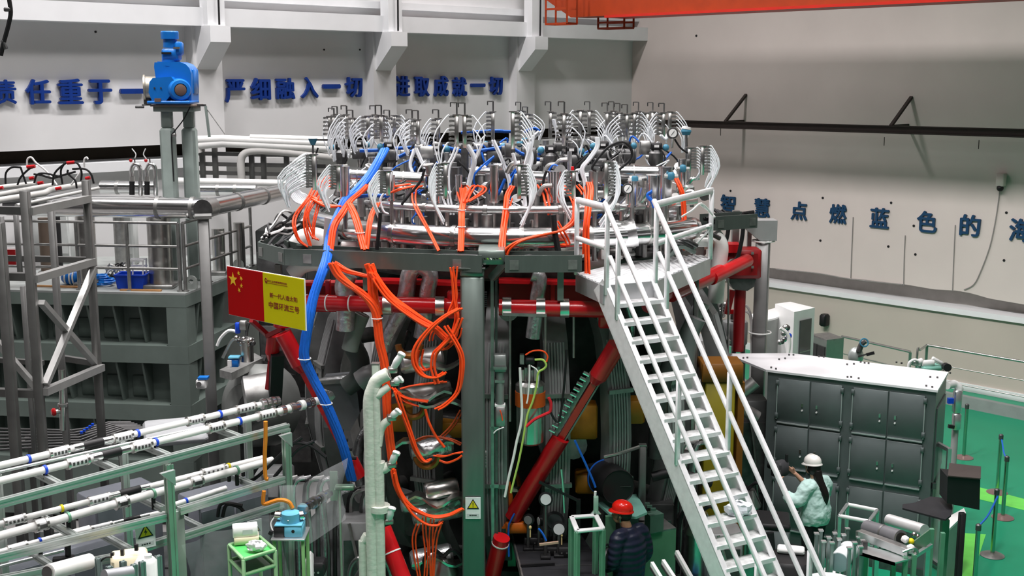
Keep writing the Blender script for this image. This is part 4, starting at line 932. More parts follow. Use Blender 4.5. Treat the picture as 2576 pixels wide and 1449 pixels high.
front = [(792, 390, 478, 5.36, -1, 'front hose manifold with wide fan of clear tubes over the elbow duct', 12, (-.30, .18)), (853, 418, 482, 5.36, -1, 'front hose manifold beside the red cable loops', 9, (-.12, .20)),
         (977, 432, 492, 5.36, -1, 'front hose manifold right of the blue cable bundle', 9, (-.10, .24)), (1121, 412, 500, 5.33, -1, 'front hose manifold left of the red cable branch', 10, (-.03, .26)),
         (1306, 416, 500, 5.33, 1, 'front hose manifold with long tube left of big silver cylinder', 10, (.03, .30)), (1443, 432, 500, 5.33, -1, 'front hose manifold behind the left handrail corner of platform', 8, (.0, .26)),
         (1524, 408, 500, 5.33, 1, 'front hose manifold with curved tube bunch beside the handwheel', 11, (-.06, .30)), (1733, 372, 430, 5.40, 1, 'small hose manifold under the blue sensor', 8, (.10, .10)),
         (1766, 368, 440, 5.40, 1, 'outermost hose manifold with tubes arching over the handrail', 9, (.06, .20))]
for u, v0, v1, zb_, side, lab, n, fan in front: comb(u, v0, v1, zb_, side, lab, 'front row of hose manifolds', nn=n, fan=fan)
# long looping tubes of the far left fan and right fan
t = thing('tube_loops', 'long clear tubes looping left over the duct end', 'tubes', P(735, 512, 14.6))
for k in range(9):
    yk = 14.6 + .04 * k
    MB().tube([P(790, 392 + 8 * k, yk), P(765 - k, 388 + 9 * k, yk), P(728 + 3.2 * k, 420 + 7 * k, yk), P(722 + 4.5 * k, 465 + 2.5 * k, yk), P(738 + 4 * k, 503 - 1.5 * k, yk), P(765 + 2 * k, 516 - k, yk)], .0115, 6, 4).build('clear_tube', hose_m, t)
t = thing('tube_loops', 'clear tubes arching outwards over the handrail at right', 'tubes', P(1775, 462, 15.9))
for k in range(6):
    MB().tube([P(1767, 369 + 9 * k, 15.9), P(1780, 370 + 8 * k, 15.9), P(1799 - 3 * k, 395 + 6 * k, 15.9), P(1798 - 3 * k, 425 + 3 * k, 15.9), P(1783 - k, 452, 15.9), P(1774, 470, 15.9)], .0105, 6, 4).build('clear_tube', hose_m, t)
# loose white hose bunches hanging from the rear row
hb = thing('hose_bunch', 'many clear white hoses hanging in bunches between the actuators', 'hoses', cy(2.0, 0, 5.2))
for px, y, r in [([(1040, 375), (1030, 420), (1055, 460), (1070, 470)], 14.6, .028), ([(1045, 372), (1062, 410), (1080, 440), (1084, 470)], 14.5, .024), ([(1170, 365), (1188, 400), (1180, 440), (1170, 480)], 14.4, .045), ([(1150, 370), (1140, 395), (1128, 420), (1126, 460), (1130, 500), (1138, 540)], 14.1, .024),
                 ([(1290, 385), (1300, 420), (1312, 450), (1320, 500), (1320, 525), (1308, 538)], 13.9, .026), ([(1325, 360), (1335, 400), (1322, 440), (1312, 460)], 14.6, .04), ([(1240, 352), (1262, 400), (1280, 450), (1283, 480)], 14.5, .022), ([(1500, 345), (1500, 370), (1480, 400), (1462, 425), (1470, 460), (1472, 515)], 14.2, .03),
                 ([(1462, 425), (1448, 430), (1452, 455)], 14.25, .02), ([(1526, 410), (1540, 440), (1545, 470), (1530, 500), (1512, 522)], 14.0, .026), ([(1660, 340), (1672, 350), (1680, 335)], 15.6, .03), ([(985, 430), (975, 470), (955, 500), (962, 530), (975, 538)], 13.95, .02), ([(815, 455), (810, 490), (830, 520)], 14.2, .012),
                 ([(1120, 405), (1108, 430), (1108, 470), (1118, 510), (1135, 530)], 14.0, .012), ([(1310, 440), (1318, 470), (1312, 500)], 14.1, .02), ([(880, 300), (905, 340), (920, 365)], 16.5, .03), ([(945, 300), (935, 340), (950, 365)], 16.6, .02), ([(1395, 300), (1405, 340), (1400, 372)], 16.0, .03), ([(1360, 330), (1340, 350), (1335, 372)], 15.8, .03)]:
    for j in range(3):
        o_ = V((RT.uniform(-.5, .5) * r, RT.uniform(-.5, .5) * r, 0)) * 1.6
        MB().tube([P(u, v, y) + o_ for u, v in px], r * .55, 7, 4).build('hose', hose_m, hb)
# silver upright cylinders with dark valve actuators
cyls = [(868, 418, 502, 24), (1098, 436, 510, 22), (1397, 430, 508, 40), (1243, 415, 510, 22), (1672, 420, 512, 36), (1715, 400, 470, 22), (940, 395, 440, 24), (1180, 395, 470, 20), (1322, 420, 470, 22), (1492, 430, 505, 24), (985, 440, 505, 20), (1155, 440, 505, 18), (1290, 410, 480, 22), (1590, 455, 520, 26), (1640, 440, 520, 30)]
for k, (u, v0, v1, wpx) in enumerate(cyls):
    y = 14.05 if v1 > 490 else 14.9
    a_, b_ = P(u, v1, y), P(u, v0, y); r = wpx * y / 6000
    t = thing('valve_cylinder', '%s upright polished cylinder from the left on machine top' % ORD[[x[0] for x in sorted(cyls)].index(u)], 'cylinder', a_, 'upright polished cylinders')
    MB().lathe([(0, 0), (r * 1.25, 0), (r * 1.25, .02), (r, .022), (r, b_.z - a_.z - .02), (r * 1.1, b_.z - a_.z - .018), (r * 1.1, b_.z - a_.z), (0, b_.z - a_.z)], a_, (0, 0, 1), 22).build('barrel', chrome if k % 3 else steel, t)
    MB().cyl(a_ - V((0, 0, .35)), a_, r * .5, n=10).build('support', dullsteel, t)
acts = [(858, 392, 17.0), (905, 385, 17.0), (981, 392, 15.6), (1100, 398, 15.2), (1148, 402, 15.4), (1243, 392, 15.3), (1385, 402, 14.6), (1437, 405, 14.7), (1516, 392, 15.0), (1650, 395, 15.2), (1330, 385, 15.8), (1200, 385, 16.2), (1050, 385, 16.2), (1570, 390, 15.6)]
for k, (u, v, y) in enumerate(acts):
    q = P(u, v, y)
    t = thing('valve_actuator', '%s dark valve actuator box from the left on machine top' % ORD[[x[0] for x in sorted(acts)].index(u)], 'actuator', q - V((0, 0, .16)), 'dark valve actuators')
    if k % 3 == 0: MB().lathe([(0, -.11), (.07, -.11), (.095, -.06), (.095, .05), (.06, .09), (0, .09)], q, (0, 0, 1), 16).build('body', gunmetal, t)
    else: MB().box(q, (.20, .18, .16), ch=.015).build('body', gunmetal, t)
    MB().box(q + V((0, 0, .135)), (.14, .12, .09), ch=.012).build('top_box', black_p, t)
    MB().box(q + V((0, -.062, .14)), (.06, .004, .03)).build('label_plate', white_p, t)
    MB().cyl(q - V((0, 0, .20)), q - V((0, 0, .09)), .04, n=10).build('stem', steel, t)
    MB().cyl(q + V((-.13, 0, .0)), q + V((.13, 0, 0)), .028, n=10).build('cross_tube', dullsteel, t)
    MB().ball(q + V((.12 * (1 if k % 2 else -1), -.03, .12)), .045, 10, 6).build('blue_fitting', teal_f, t)
    MB().tube([q + V((.05, -.07, .1)), q + V((.10, -.11, .0)), q + V((.05, -.12, -.14)), q + V((.02, -.05, -.2))], .010, 6, 4).build('lead', black_r, t)
# fat horizontal silver pipes between the cylinders
for k, (u0, u1, v, rpx, y, lab) in enumerate([(880, 935, 440, 14, 14.5, 'short fat silver pipe left of the blue cable bundle'), (985, 1072, 452, 22, 14.45, 'fat silver pipe right of the blue cable bundle'), (1318, 1378, 446, 17, 14.4, 'fat silver pipe joining the big silver cylinder'),
                                  (1466, 1515, 448, 17, 14.5, 'fat silver pipe behind the curved tube bunch'), (1552, 1672, 434, 19, 14.5, 'long fat silver pipe under the pressure gauges'), (1180, 1240, 430, 12, 14.9, 'fat silver pipe behind the red cable branch')]):
    a_, b_ = P(u0, v, y), P(u1, v + 3, y); r = rpx * y / 3000
    t = thing('cross_pipe', lab, 'pipe', (a_ + b_) / 2 - V((0, 0, r)), 'fat silver cross pipes')
    MB().cyl(a_, b_, r, n=22).build('pipe', chrome, t)
    for f in (.03, .35, .97): MB().cyl(a_.lerp(b_, f) - V((.008, 0, 0)), a_.lerp(b_, f) + V((.008, 0, 0)), r * 1.06, n=22).build('seam_band', dullsteel, t)
    MB().cyl((a_ + b_) / 2 - V((0, 0, .5)), (a_ + b_) / 2 - V((0, 0, r * .9)), .05, n=10).build('support', dullsteel, t)
# gauges
for u, v, y, rp, lab in [(1692, 335, 15.2, 13, 'white dial pressure gauge above the others, at the right edge of machine top'), (1579, 475, 13.95, 12.5, 'white dial pressure gauge lower down beside a blue cap')]:
    q = P(u, v, y); r = rp * y / 3000
    t = thing('pressure_gauge', lab, 'gauge', q - V((0, 0, r)))
    ax = V((.12, -1, .1)).normalized()
    MB().lathe([(0, -.05), (r * .9, -.05), (r * 1.1, -.03), (r * 1.1, .012), (r, .014), (0, .006)], q, ax, 24).build('case', gunmetal, t)
    MB().lathe([(0, .0), (r * .96, .0), (0, .002)], q + ax * .012, ax, 24).build('dial', white_p, t)
    MB().bar(q + ax * .018 - V((.025, 0, .03)), q + ax * .018 + V((.02, 0, .03)), .008, .004).build('needle', black_p, t)
    MB().cyl(q - V((0, 0, r)), q - V((0, -.02, r + .12)), .014, n=8).build('stem', steel, t)
q = P(1726, 340, 15.9); t = thing('blue_sensor', 'blue topped sensor head standing right of the upper gauge', 'sensor', P(1728, 410, 15.9))
MB().cyl(P(1728, 410, 15.9), q, .02, n=8).build('stem', steel, t); MB().lathe([(0, 0), (.05, 0), (.07, .05), (.06, .08), (0, .08)], q, (0, 0, 1), 14).build('blue_body', teal_f, t); MB().lathe([(0, 0), (.065, 0), (.06, .03), (0, .035)], q + V((0, 0, .08)), (.2, 0, 1), 14).build('white_cap', white_p, t)
q = P(787, 352, 16.8); t = thing('blue_sensor', 'blue funnel sensor on a thin rod left of the rear manifolds', 'sensor', P(788, 415, 16.8))
MB().cyl(P(788, 430, 16.8), q, .014, n=8).build('stem', gunmetal, t); MB().lathe([(0, -.07), (.03, -.07), (.06, 0), (.065, .02), (0, .02)], q, (0, 0, 1), 14).build('blue_body', teal_f, t); MB().lathe([(0, .02), (.075, .02), (.06, .045), (0, .045)], q, (0, 0, 1), 14).build('white_cap', white_p, t)
MB().bar(q, P(835, 352, 16.8), .02).build('arm', black_p, t)
q = P(1672, 398, 14.6)
for u, v, y, lab in [(1688, 443, 13.9, 'blue cable gland feeding the orange cable near platform handrail'), (1718, 424, 14.8, 'pale blue box fitting below the blue sensor'), (1597, 452, 14.1, 'blue cap right of the lower gauge'), (1475, 395, 15.0, 'small blue valve by the dark actuator'), (1320, 355, 16.2, 'blue clamp behind the red labelled manifold')]:
    q = P(u, v, y); t = thing('blue_fitting', lab, 'fitting', q - V((0, 0, .05))); MB().box(q, (.08, .08, .09), ch=.02).build('body', teal_f, t); MB().cyl(q + V((-.08, 0, 0)), q + V((.08, 0, 0)), .022, n=8).build('stub', dullsteel, t)
q = P(1560, 388, 14.9); t = thing('handwheel', 'spoked dark handwheel valve amid the rear gear', 'valve', q - V((0, 0, .25)))
MB().ringtorus(q, .15, .016, 26, 7, ax=(V((1, 0, 0)), V((0, .5, .86)))).build('rim', gunmetal, t)
for k in range(5): MB().cyl(q, q + V((math.cos(k * 1.2566) * .15, math.sin(k * 1.2566) * .075, math.sin(k * 1.2566) * .13)), .009, n=6).build('spoke', gunmetal, t)
MB().cyl(q - V((0, 0, .3)), q, .03, n=8).build('spindle', dullsteel, t)
q = P(1440, 440, 13.9); tag(MB().box(q, (.035, .02, .20), ch=.006).build('red_tag', red_p), 'bright red upright label strip between two manifolds', 'tag')
# black looped cable and long black leads
for px, y, r, lab in [([(1500, 430), (1490, 420), (1520, 380), (1545, 362), (1570, 358), (1588, 375), (1586, 400), (1560, 425), (1548, 440), (1545, 470), (1548, 510)], 14.0, .016, 'thick black cable loop before the handwheel'), ([(1068, 425), (1058, 455), (1030, 490), (1010, 515)], 13.95, .016, 'black cable slanting left of the red cable branch'),
                      ([(957, 535), (954, 570), (948, 628)], 13.45, .022, 'black hanging cable between the orange cables and ring pipe'), ([(1375, 430), (1368, 450), (1366, 475)], 14.0, .016, 'short black cable against the big silver cylinder'), ([(800, 372), (790, 400), (770, 430)], 15.9, .012, 'thin black lead left of rear manifolds'),
                      ([(1392, 540), (1395, 580), (1400, 610), (1405, 635)], 13.4, .035, 'black cable bundle beside the orange arc cable'), ([(1730, 385), (1712, 372), (1697, 350)], 15.3, .012, 'thin black lead beneath the upper gauge')]:
    tag(MB().tube([P(u, v, y) for u, v in px], r, 8, 4).build('black_cable', black_r), lab, 'cable')
# blue air lines running round the top
bl = thing('blue_air_line', 'blue air lines strung round the manifold bases', 'hose', cy(2, 0, 5.6))
for px, y in [([(905, 378), (960, 376), (1000, 372), (1060, 368), (1120, 368)], 15.6), ([(1110, 366), (1170, 380), (1220, 376), (1270, 368)], 15.2), ([(1290, 372), (1320, 388), (1350, 388), (1375, 372)], 15.0), ([(1160, 332), (1250, 328), (1270, 330)], 17.6), ([(1230, 328), (1290, 330)], 17.6), ([(1320, 330), (1345, 322), (1360, 332)], 17.0), ([(890, 495), (930, 490), (980, 492)], 14.0), ([(1000, 395), (1020, 385), (1040, 378)], 15.4), ([(1270, 450), (1250, 490), (1230, 480)], 14.2), ([(1335, 398), (1360, 400)], 14.8), ([(1640, 480), (1628, 490), (1640, 505), (1645, 520)], 13.9)]:
    for j in range(2): MB().tube([P(u, v + j * 3, y + .03 * j) for u, v in px], .016, 6, 4).build('line', blue_c, bl)
# small mixed fittings between everything: flanged stubs, blocks, elbows
fit = thing('fitting_bed', 'bed of small steel flanges, blocks and elbows under the manifolds', 'fittings', (MX, MY, 5.04))
for k in range(150):
    d = RT.uniform(-75, 75); r = RT.choice((1.6, 1.9, 2.15, 2.4, 2.55, 2.65)); z = RT.uniform(5.0, 5.62) - .12 * (r > 2.5); q = cy(r, d, z); kk = k % 5
    mt = (steel, dullsteel, gunmetal, chrome, gunmetal, dullsteel, foil)[k % 7]
    if kk == 0: MB().lathe([(0, 0), (.075, 0), (.075, .02), (.04, .025), (.04, .11), (.07, .115), (.07, .13), (0, .13)], q, (RT.uniform(-.6, .6), RT.uniform(-1, 0), RT.uniform(-.2, 1)), 12).build('flange', mt, fit)
    elif kk == 1: MB().box(q, (RT.uniform(.06, .16), .1, RT.uniform(.05, .14)), ch=.01).build('block', mt, fit)
    elif kk == 2: MB().tube([q, q + V((.06, 0, .1)), q + V((.16, 0, .12))], .028, 8, 4).build('elbow', mt, fit)
    elif kk == 3: MB().cyl(q - V((0, 0, .15)), q + V((0, 0, .12)), RT.uniform(.02, .05), n=10).build('stub', mt, fit)
    else: MB().tube([q, q + V((RT.uniform(-.2, .2), -.05, .1)), q + V((RT.uniform(-.3, .3), -.08, -.05)), q + V((RT.uniform(-.3, .3), 0, -.2))], .010, 6, 4).build('lead', (black_r, hose_m, blue_c)[k % 3], fit)
for k in range(130):   # darker valve bodies and tubes between the rear manifolds
    d = RT.uniform(-80, 80); q = cy(RT.uniform(1.0, 2.2), d, RT.uniform(5.35, 5.75)); mt = (gunmetal, black_p, dark_in, dullsteel, gunmetal, teal_f)[k % 6]
    if k % 3 == 0: MB().box(q, (RT.uniform(.08, .18), .12, RT.uniform(.08, .2)), ch=.012).build('valve_body', mt, fit)
    elif k % 3 == 1: MB().cyl(q - V((0, 0, .3)), q + V((0, 0, .1)), RT.uniform(.03, .07), n=10).build('stub', (gunmetal, dullsteel, dark_in)[k % 2], fit)
    else: MB().tube([q, q + V((RT.uniform(-.15, .15), -.05, .12)), q + V((RT.uniform(-.25, .25), -.1, -.1)), q + V((RT.uniform(-.2, .2), -.05, -.3))], .013, 6, 4).build('lead', (black_r, hose_m, black_r, blue_c)[k % 4], fit)
for k in range(60):   # lower ledge between tray and ring pipe
    d = RT.uniform(-85, 60); q = cy(RT.uniform(2.3, 3.0), d, RT.uniform(4.46, 4.56)); mt = (steel, dullsteel, gunmetal, whitepipe, black_r, green_grey)[k % 6]
    if k % 3 == 0: MB().box(q + V((0, 0, .05)), (.2, .14, .10), ch=.015).build('block', mt, fit)
    elif k % 3 == 1: MB().lathe([(0, 0), (.09, 0), (.09, .03), (.05, .04), (.05, .16), (0, .16)], q, (0, 0, 1), 12).build('flange', mt, fit)
    else: MB().tube([q, q + V((.12, -.05, .12)), q + V((.3, 0, .04))], .03, 8, 4).build('elbow', mt, fit)
for k in range(16): # upright pillars between slim ring and ring main
    d = -46 + k * 6.2; q = cy(2.6, d, 4.46); r = RT.uniform(.05, .10); MB().cyl(q, q + V((0, 0, RT.uniform(.45, .6))), r, n=14).build('short_column', (dullsteel, gunmetal, steel)[k % 3], fit)
# foil wrapped pipes below the tray, and lagged pipes at either end
for k, (px, y, r, lab) in enumerate([([(1050, 668), (1030, 690), (1022, 740), (1010, 780), (985, 830), (965, 880)], 13.75, .10, 'foil wrapped pipe bending behind the orange bundles'), ([(1060, 668), (1082, 690), (1076, 730), (1072, 780), (1060, 850)], 13.7, .095, 'foil wrapped pipe just left of the front pillar'),
                        ([(1340, 690), (1358, 700), (1352, 745), (1348, 785), (1340, 850)], 13.6, .085, 'foil wrapped pipe right of the front pillar'), ([(735, 690), (760, 668), (795, 660), (815, 668)], 13.95, .10, 'white lagged pipe elbow under the tray behind the blue bundle'), ([(875, 690), (865, 720), (870, 760), (868, 830)], 13.7, .11, 'foil wrapped pipe hanging behind the red tube'),
                        ([(910, 790), (890, 840), (880, 880)], 13.8, .10, 'dull green lagged pipe below the red tube'), ([(1795, 590), (1812, 620), (1806, 680), (1800, 760)], 16.0, .11, 'pale lagged pipe behind platform handrail'), ([(1770, 760), (1745, 800), (1720, 850)], 15.5, .10, 'grey lagged pipe behind the stair handrails'),
                        ([(745, 620), (765, 600), (800, 598), (815, 612)], 14.3, .12, 'white lagged lump pipe behind the tray corner'), ([(1550, 670), (1500, 662), (1480, 668)], 14.2, .09, 'white lagged pipe behind the platform deck'), ([(1600, 585), (1570, 590), (1530, 588)], 14.0, .17, 'thick silver duct end above platform deck'),
                        ([(1560, 545), (1600, 500), (1610, 470)], 14.3, .12, 'silver pipe rising behind the stair head'), ([(1730, 545), (1720, 580), (1740, 610)], 15.4, .12, 'foil pipe elbow framed by the handrail'), ([(1735, 625), (1770, 610), (1785, 595)], 15.9, .10, 'white lagged pipe inside the platform handrail'), ([(835, 548), (832, 590), (832, 640)], 13.9, .085, 'pale grey upright canister behind the blue bundle')]):
    tag(MB().tube([P(u, v, y) for u, v in px], r, 16, 5).build('lagged_pipe', (foil, foil, foil, whitepipe, foil, M('green_grey_lag', (.18, .21, .19), .5), whitepipe, M('grey_lag', (.36, .37, .38), .5), whitepipe, whitepipe, chrome, chrome, foil, whitepipe, M('pale_can', (.42, .41, .42), .4))[k]), lab, 'pipe')
for k in range(12): # black and pale leads lying in the left tray corner
    tag(MB().tube([P(660 + RT.uniform(-5, 20), 600 + RT.uniform(-15, 8), 14.2), P(690 + RT.uniform(-15, 20), 585 + RT.uniform(-30, 10), 14.4), P(715 + RT.uniform(-10, 25), 570 + RT.uniform(-40, 20), 14.5), P(740 + RT.uniform(-10, 30), 540 + RT.uniform(-20, 60), 14.6)], .016, 6, 4).build('tray_lead', (black_r, black_r, dullsteel, white_p)[k % 4]), '%s lead of the tangle at the tray corner behind the flag' % ORD[k], 'cable', 'lead tangle at the tray corner')
# ---------------------------------------------------------------- orange and blue cable runs
def run(px, y, r, n, label, mat=orange_c, name='orange_cable', spread=1.0, ties=(), cat='cable'):
    pts = [P(*(q if len(q) == 3 else (q[0], q[1], y))) for q in px]
    t = thing(name, label, cat, min(pts, key=lambda p: p.z))
    for k in range(n):
        a_ = 2 * math.pi * k / max(n, 1); ph = RT.uniform(0, 6)
        o_ = [V((math.cos(a_ + .25 * i) * r, math.sin(a_ + .25 * i) * r * .6, RT.uniform(-.3, .3) * r)) * (1.15 * spread if n > 1 else 0) for i in range(len(pts))]
        MB().tube([p + q for p, q in zip(pts, o_)], r * (.62 if n > 1 else 1), 7, 4).build('strand', mat, t)
    for i in ties: MB().ringtorus(pts[i], r * 2.1, .006, 14, 5).build('cable_tie', white_p, t)
    return t
yc = 13.3
run([(1163, 475, 14.0), (1166, 505, 13.9), (1162, 528, 13.75), (1161, 570, 13.55), (1159, 632, 13.3)], yc, .022, 7, 'thick orange cable branch dropping to the tray left of the front pillar', ties=(2, 3))
for px, lab in [([(1153, 468, 14.1), (1156, 488, 14.0), (1163, 512, 13.9)], 'orange cable tail at left of the branch head'), ([(1171, 468, 14.1), (1178, 478, 14.0), (1172, 505, 13.9)], 'orange cable tail in the middle of the branch head'), ([(1198, 467, 14.1), (1188, 472, 14.0), (1170, 508, 13.85)], 'orange cable tail curving right at the branch head'), ([(1206, 466, 14.1), (1219, 473, 14.05), (1212, 485, 14.0), (1176, 508, 13.85)], 'long orange cable loop right of the branch head')]: run(px, yc, .018, 2, lab)
run([(1289, 468, 14.1), (1277, 490, 14.0), (1272, 525, 13.75), (1264, 580, 13.55), (1258, 640, 13.3)], yc, .020, 4, 'orange cable pair with white tie right of the front pillar', ties=(2,))
run([(1284, 500, 14.0), (1276, 530, 13.8), (1268, 580, 13.55), (1266, 640, 13.3)], yc, .018, 2, 'orange cable joining the tied pair')
run([(1058, 468, 14.1), (1044, 475, 14.0), (1041, 500, 13.9), (1048, 525, 13.75), (1075, 575, 13.55), (1104, 632, 13.3)], yc, .018, 2, 'thin orange cable sloping over the ring pipe')
run([(985, 485, 14.0), (1010, 475, 14.0), (1045, 468, 14.1)], 14, .016, 2, 'orange cable lying between two front manifolds'); run([(985, 470, 14.05), (1000, 467, 14.05), (1030, 462, 14.1)], 14, .016, 2, 'upper orange cable between two front manifolds')
run([(927, 466, 14.0), (905, 485, 13.95), (882, 505, 13.9), (862, 535, 13.75), (840, 570, 13.6), (830, 630, 13.45)], yc, .024, 5, 'orange cable bundle alongside the blue bundle')
run([(878, 512, 13.85), (893, 545, 13.7), (905, 585, 13.55), (916, 628, 13.4)], yc, .026, 6, 'thick orange cable bundle forking to the tray', ties=(2,))
run([(950, 510, 13.9), (935, 540, 13.75), (927, 580, 13.55), (922, 628, 13.4)], yc, .020, 4, 'orange cable bundle curving to the tray fork')
run([(832, 443, 14.3), (800, 460, 14.2), (775, 500, 14.0), (745, 540, 13.9), (740, 570, 13.8), (752, 605, 13.8), (775, 622, 13.8)], yc, .018, 2, 'outermost orange cable loop at left')
run([(835, 452, 14.3), (805, 468, 14.2), (783, 505, 14.0), (770, 540, 13.9), (768, 575, 13.85), (782, 622, 13.8)], yc, .018, 2, 'middle orange cable loop at left'); run([(836, 460, 14.3), (810, 480, 14.2), (785, 515, 14.0), (772, 545, 13.9), (785, 590, 13.85), (800, 603, 13.8)], yc, .018, 2, 'innermost orange cable loop at left')
run([(784, 495, 14.05), (800, 508, 14.0), (825, 518, 13.95), (860, 520, 13.9)], yc, .026, 5, 'thick orange cable bundle running to the blue bundle'); run([(845, 462, 14.2), (815, 480, 14.1), (805, 500, 14.0), (800, 520, 14.0), (790, 560, 13.9), (788, 600, 13.85)], yc, .016, 2, 'orange cable hanging behind the left loops')
run([(1445, 508, 13.6), (1447, 540, 13.5), (1440, 560, 13.45), (1410, 580, 13.4), (1360, 592, 13.35), (1310, 605, 13.3), (1280, 625, 13.3), (1270, 640, 13.3)], yc, .024, 3, 'long orange cable arc sweeping to the tray right of pillar')
run([(1482, 460, 13.9), (1486, 480, 13.8), (1480, 530, 13.5), (1476, 590, 13.4), (1478, 690, 13.35)], yc, .022, 4, 'orange cable bundle dropping inside the platform handrail'); run([(1476, 470, 13.9), (1478, 510, 13.7), (1472, 580, 13.45), (1470, 640, 13.4)], yc, .018, 2, 'orange cable strand left of the handrail bundle')
run([(1698, 445, 14.6), (1712, 475, 14.5), (1719, 505, 14.5), (1722, 560, 14.5), (1725, 630, 14.5)], yc, .020, 3, 'orange cable falling from the blue gland behind handrail')
run([(1357, 465, 14.1), (1370, 485, 14.0), (1376, 510, 13.9), (1384, 540, 13.85)], yc, .022, 2, 'orange cable left of the big silver cylinder'); run([(1415, 466, 14.0), (1428, 482, 13.9), (1438, 498, 13.8), (1443, 510, 13.6)], yc, .016, 2, 'orange cable right of the big silver cylinder')
run([(1398, 555, 13.5), (1412, 580, 13.5), (1426, 605, 13.5), (1428, 615, 13.5), (1412, 615, 13.5)], yc, .020, 2, 'short orange cable crossing under the long arc'); run([(1452, 465, 14.0), (1464, 480, 13.9), (1468, 490, 13.85)], yc, .018, 2, 'short orange cable stub left of the handrail bundle')
ym = 13.0
run([(835, 662), (850, 690), (875, 715), (905, 735), (935, 765), (948, 800), (955, 860), (965, 905), (972, 960), (974, 1030), (980, 1100), (988, 1170)], ym, .030, 7, 'main orange trunk falling past the white pipe', ties=(5,))
run([(840, 660), (870, 680), (905, 690), (925, 696)], ym + .1, .024, 5, 'orange cable bundle turning right under the tray')
run([(928, 665), (936, 690), (938, 730), (942, 765), (950, 790)], ym + .05, .034, 7, 'thick orange bundle at the tray hanger')
run([(935, 685), (958, 720), (985, 750), (1020, 775), (1055, 800), (1090, 822), (1110, 840), (1130, 860)], ym, .030, 7, 'thick orange bundle sloping right over the red tube'); run([(940, 700), (970, 745), (1010, 780), (1060, 815), (1085, 825)], ym - .05, .020, 3, 'orange cable pair under the sloping bundle')
run([(1146, 670), (1143, 710), (1145, 750), (1135, 775), (1128, 790)], ym, .018, 2, 'orange cable left strand by the pillar head'); run([(1135, 672), (1141, 715), (1144, 760), (1150, 800), (1140, 840)], ym, .018, 3, 'orange cable pair left of the pillar head')
run([(1158, 776), (1120, 795), (1085, 825), (1055, 860), (1042, 890), (1045, 920), (1065, 945), (1095, 950), (1118, 938)], ym - .1, .022, 4, 'large orange cable loop beside the pillar')
run([(1158, 800), (1140, 840), (1112, 870), (1095, 890), (1090, 920), (1095, 945), (1100, 965)], ym - .1, .022, 3, 'inner orange cable loop beside the pillar'); run([(1120, 820), (1150, 870), (1162, 905), (1160, 950), (1150, 990), (1120, 1018), (1098, 1030)], ym - .12, .020, 3, 'orange cable hanging along the pillar edge')
run([(1060, 880), (1055, 915), (1070, 930), (1085, 925)], ym, .02, 2, 'orange cable small loop inside large loop'); run([(1158, 825), (1150, 850), (1120, 880), (1108, 870)], ym, .016, 2, 'orange cable strand at the loop crossing'); run([(1100, 822), (1088, 840), (1084, 858)], ym + .1, .016, 2, 'orange cable stub dropping from the sloping bundle')
run([(1120, 960), (1080, 965), (1040, 970), (1010, 978)], ym, .018, 2, 'orange cable running left from the loops'); run([(988, 975), (1005, 992), (1030, 1003), (1075, 1010)], ym, .018, 3, 'orange cable upper sag across the drums'); run([(1000, 985), (1020, 1010), (1050, 1022)], ym, .016, 2, 'orange cable lower sag across the drums')
run([(995, 985), (1010, 1030), (1030, 1085), (1045, 1130), (1060, 1155), (1072, 1162), (1082, 1155)], ym - .05, .020, 3, 'orange cable long slope to the lower saddle'); run([(1070, 1030), (1078, 1060), (1095, 1095), (1118, 1125)], ym, .016, 1, 'thin orange cable with white end')
run([(1094, 1146), (1120, 1148), (1145, 1140), (1162, 1138)], ym - .05, .016, 2, 'orange cable short arc by the lower pillar'); run([(1105, 1158), (1125, 1164), (1150, 1155), (1162, 1146)], ym - .05, .014, 1, 'thin orange cable below the short arc'); run([(1040, 1112), (1080, 1098), (1130, 1105), (1162, 1118)], ym + .15, .018, 2, 'dull orange cable arch across the coil', mat=M('dull_orange_cable', (.34, .05, .012), .5)); run([(1110, 1100), (1140, 1070), (1162, 1030)], ym + .2, .018, 2, 'dull orange cable rising to the pillar', mat=MATS['dull_orange_cable'])
run([(988, 1180), (998, 1225), (1020, 1262), (1050, 1285), (1090, 1300), (1130, 1295), (1162, 1280)], ym - .05, .022, 5, 'orange bundle sagging low across the coil foot'); run([(992, 1190), (1005, 1240), (1035, 1290), (1070, 1318), (1100, 1322), (1112, 1315)], ym - .1, .016, 1, 'thin orange cable beneath the low sag')
for k, px in enumerate([[(1052, 1318), (1042, 1350), (1044, 1390), (1056, 1460)], [(1067, 1300), (1068, 1340), (1073, 1390), (1070, 1460)], [(1088, 1305), (1084, 1350), (1085, 1400), (1086, 1460)], [(1110, 1312), (1098, 1345), (1092, 1390), (1088, 1460)]]): run(px, ym, .016, 2, '%s orange cable from the left hanging at the bottom beside the pillar' % ORD[k])
blu = [(968, 375, 14.8), (955, 400, 14.6), (930, 440, 14.4), (900, 475, 14.2), (872, 500, 14.0), (858, 525, 13.9), (843, 560, 13.7), (830, 600, 13.6), (824, 640, 13.4), (812, 680, 13.2), (790, 742, 13.1), (778, 800, 13.05), (768, 860, 13.05), (766, 902, 13.05), (790, 955, 13.1), (820, 1015, 13.1), (850, 1085, 13.15), (868, 1140, 13.2), (885, 1208, 13.3)]
run(blu, ym, .034, 9, 'bright blue cable bundle running down past the flag board to the floor gear', blue_c, 'blue_cable', ties=(13, 15))
run([(828, 665, 13.2), (812, 700, 13.25), (795, 735, 13.3)], ym, .016, 3, 'light blue cable strand beside the blue bundle', blue_c, 'blue_cable')
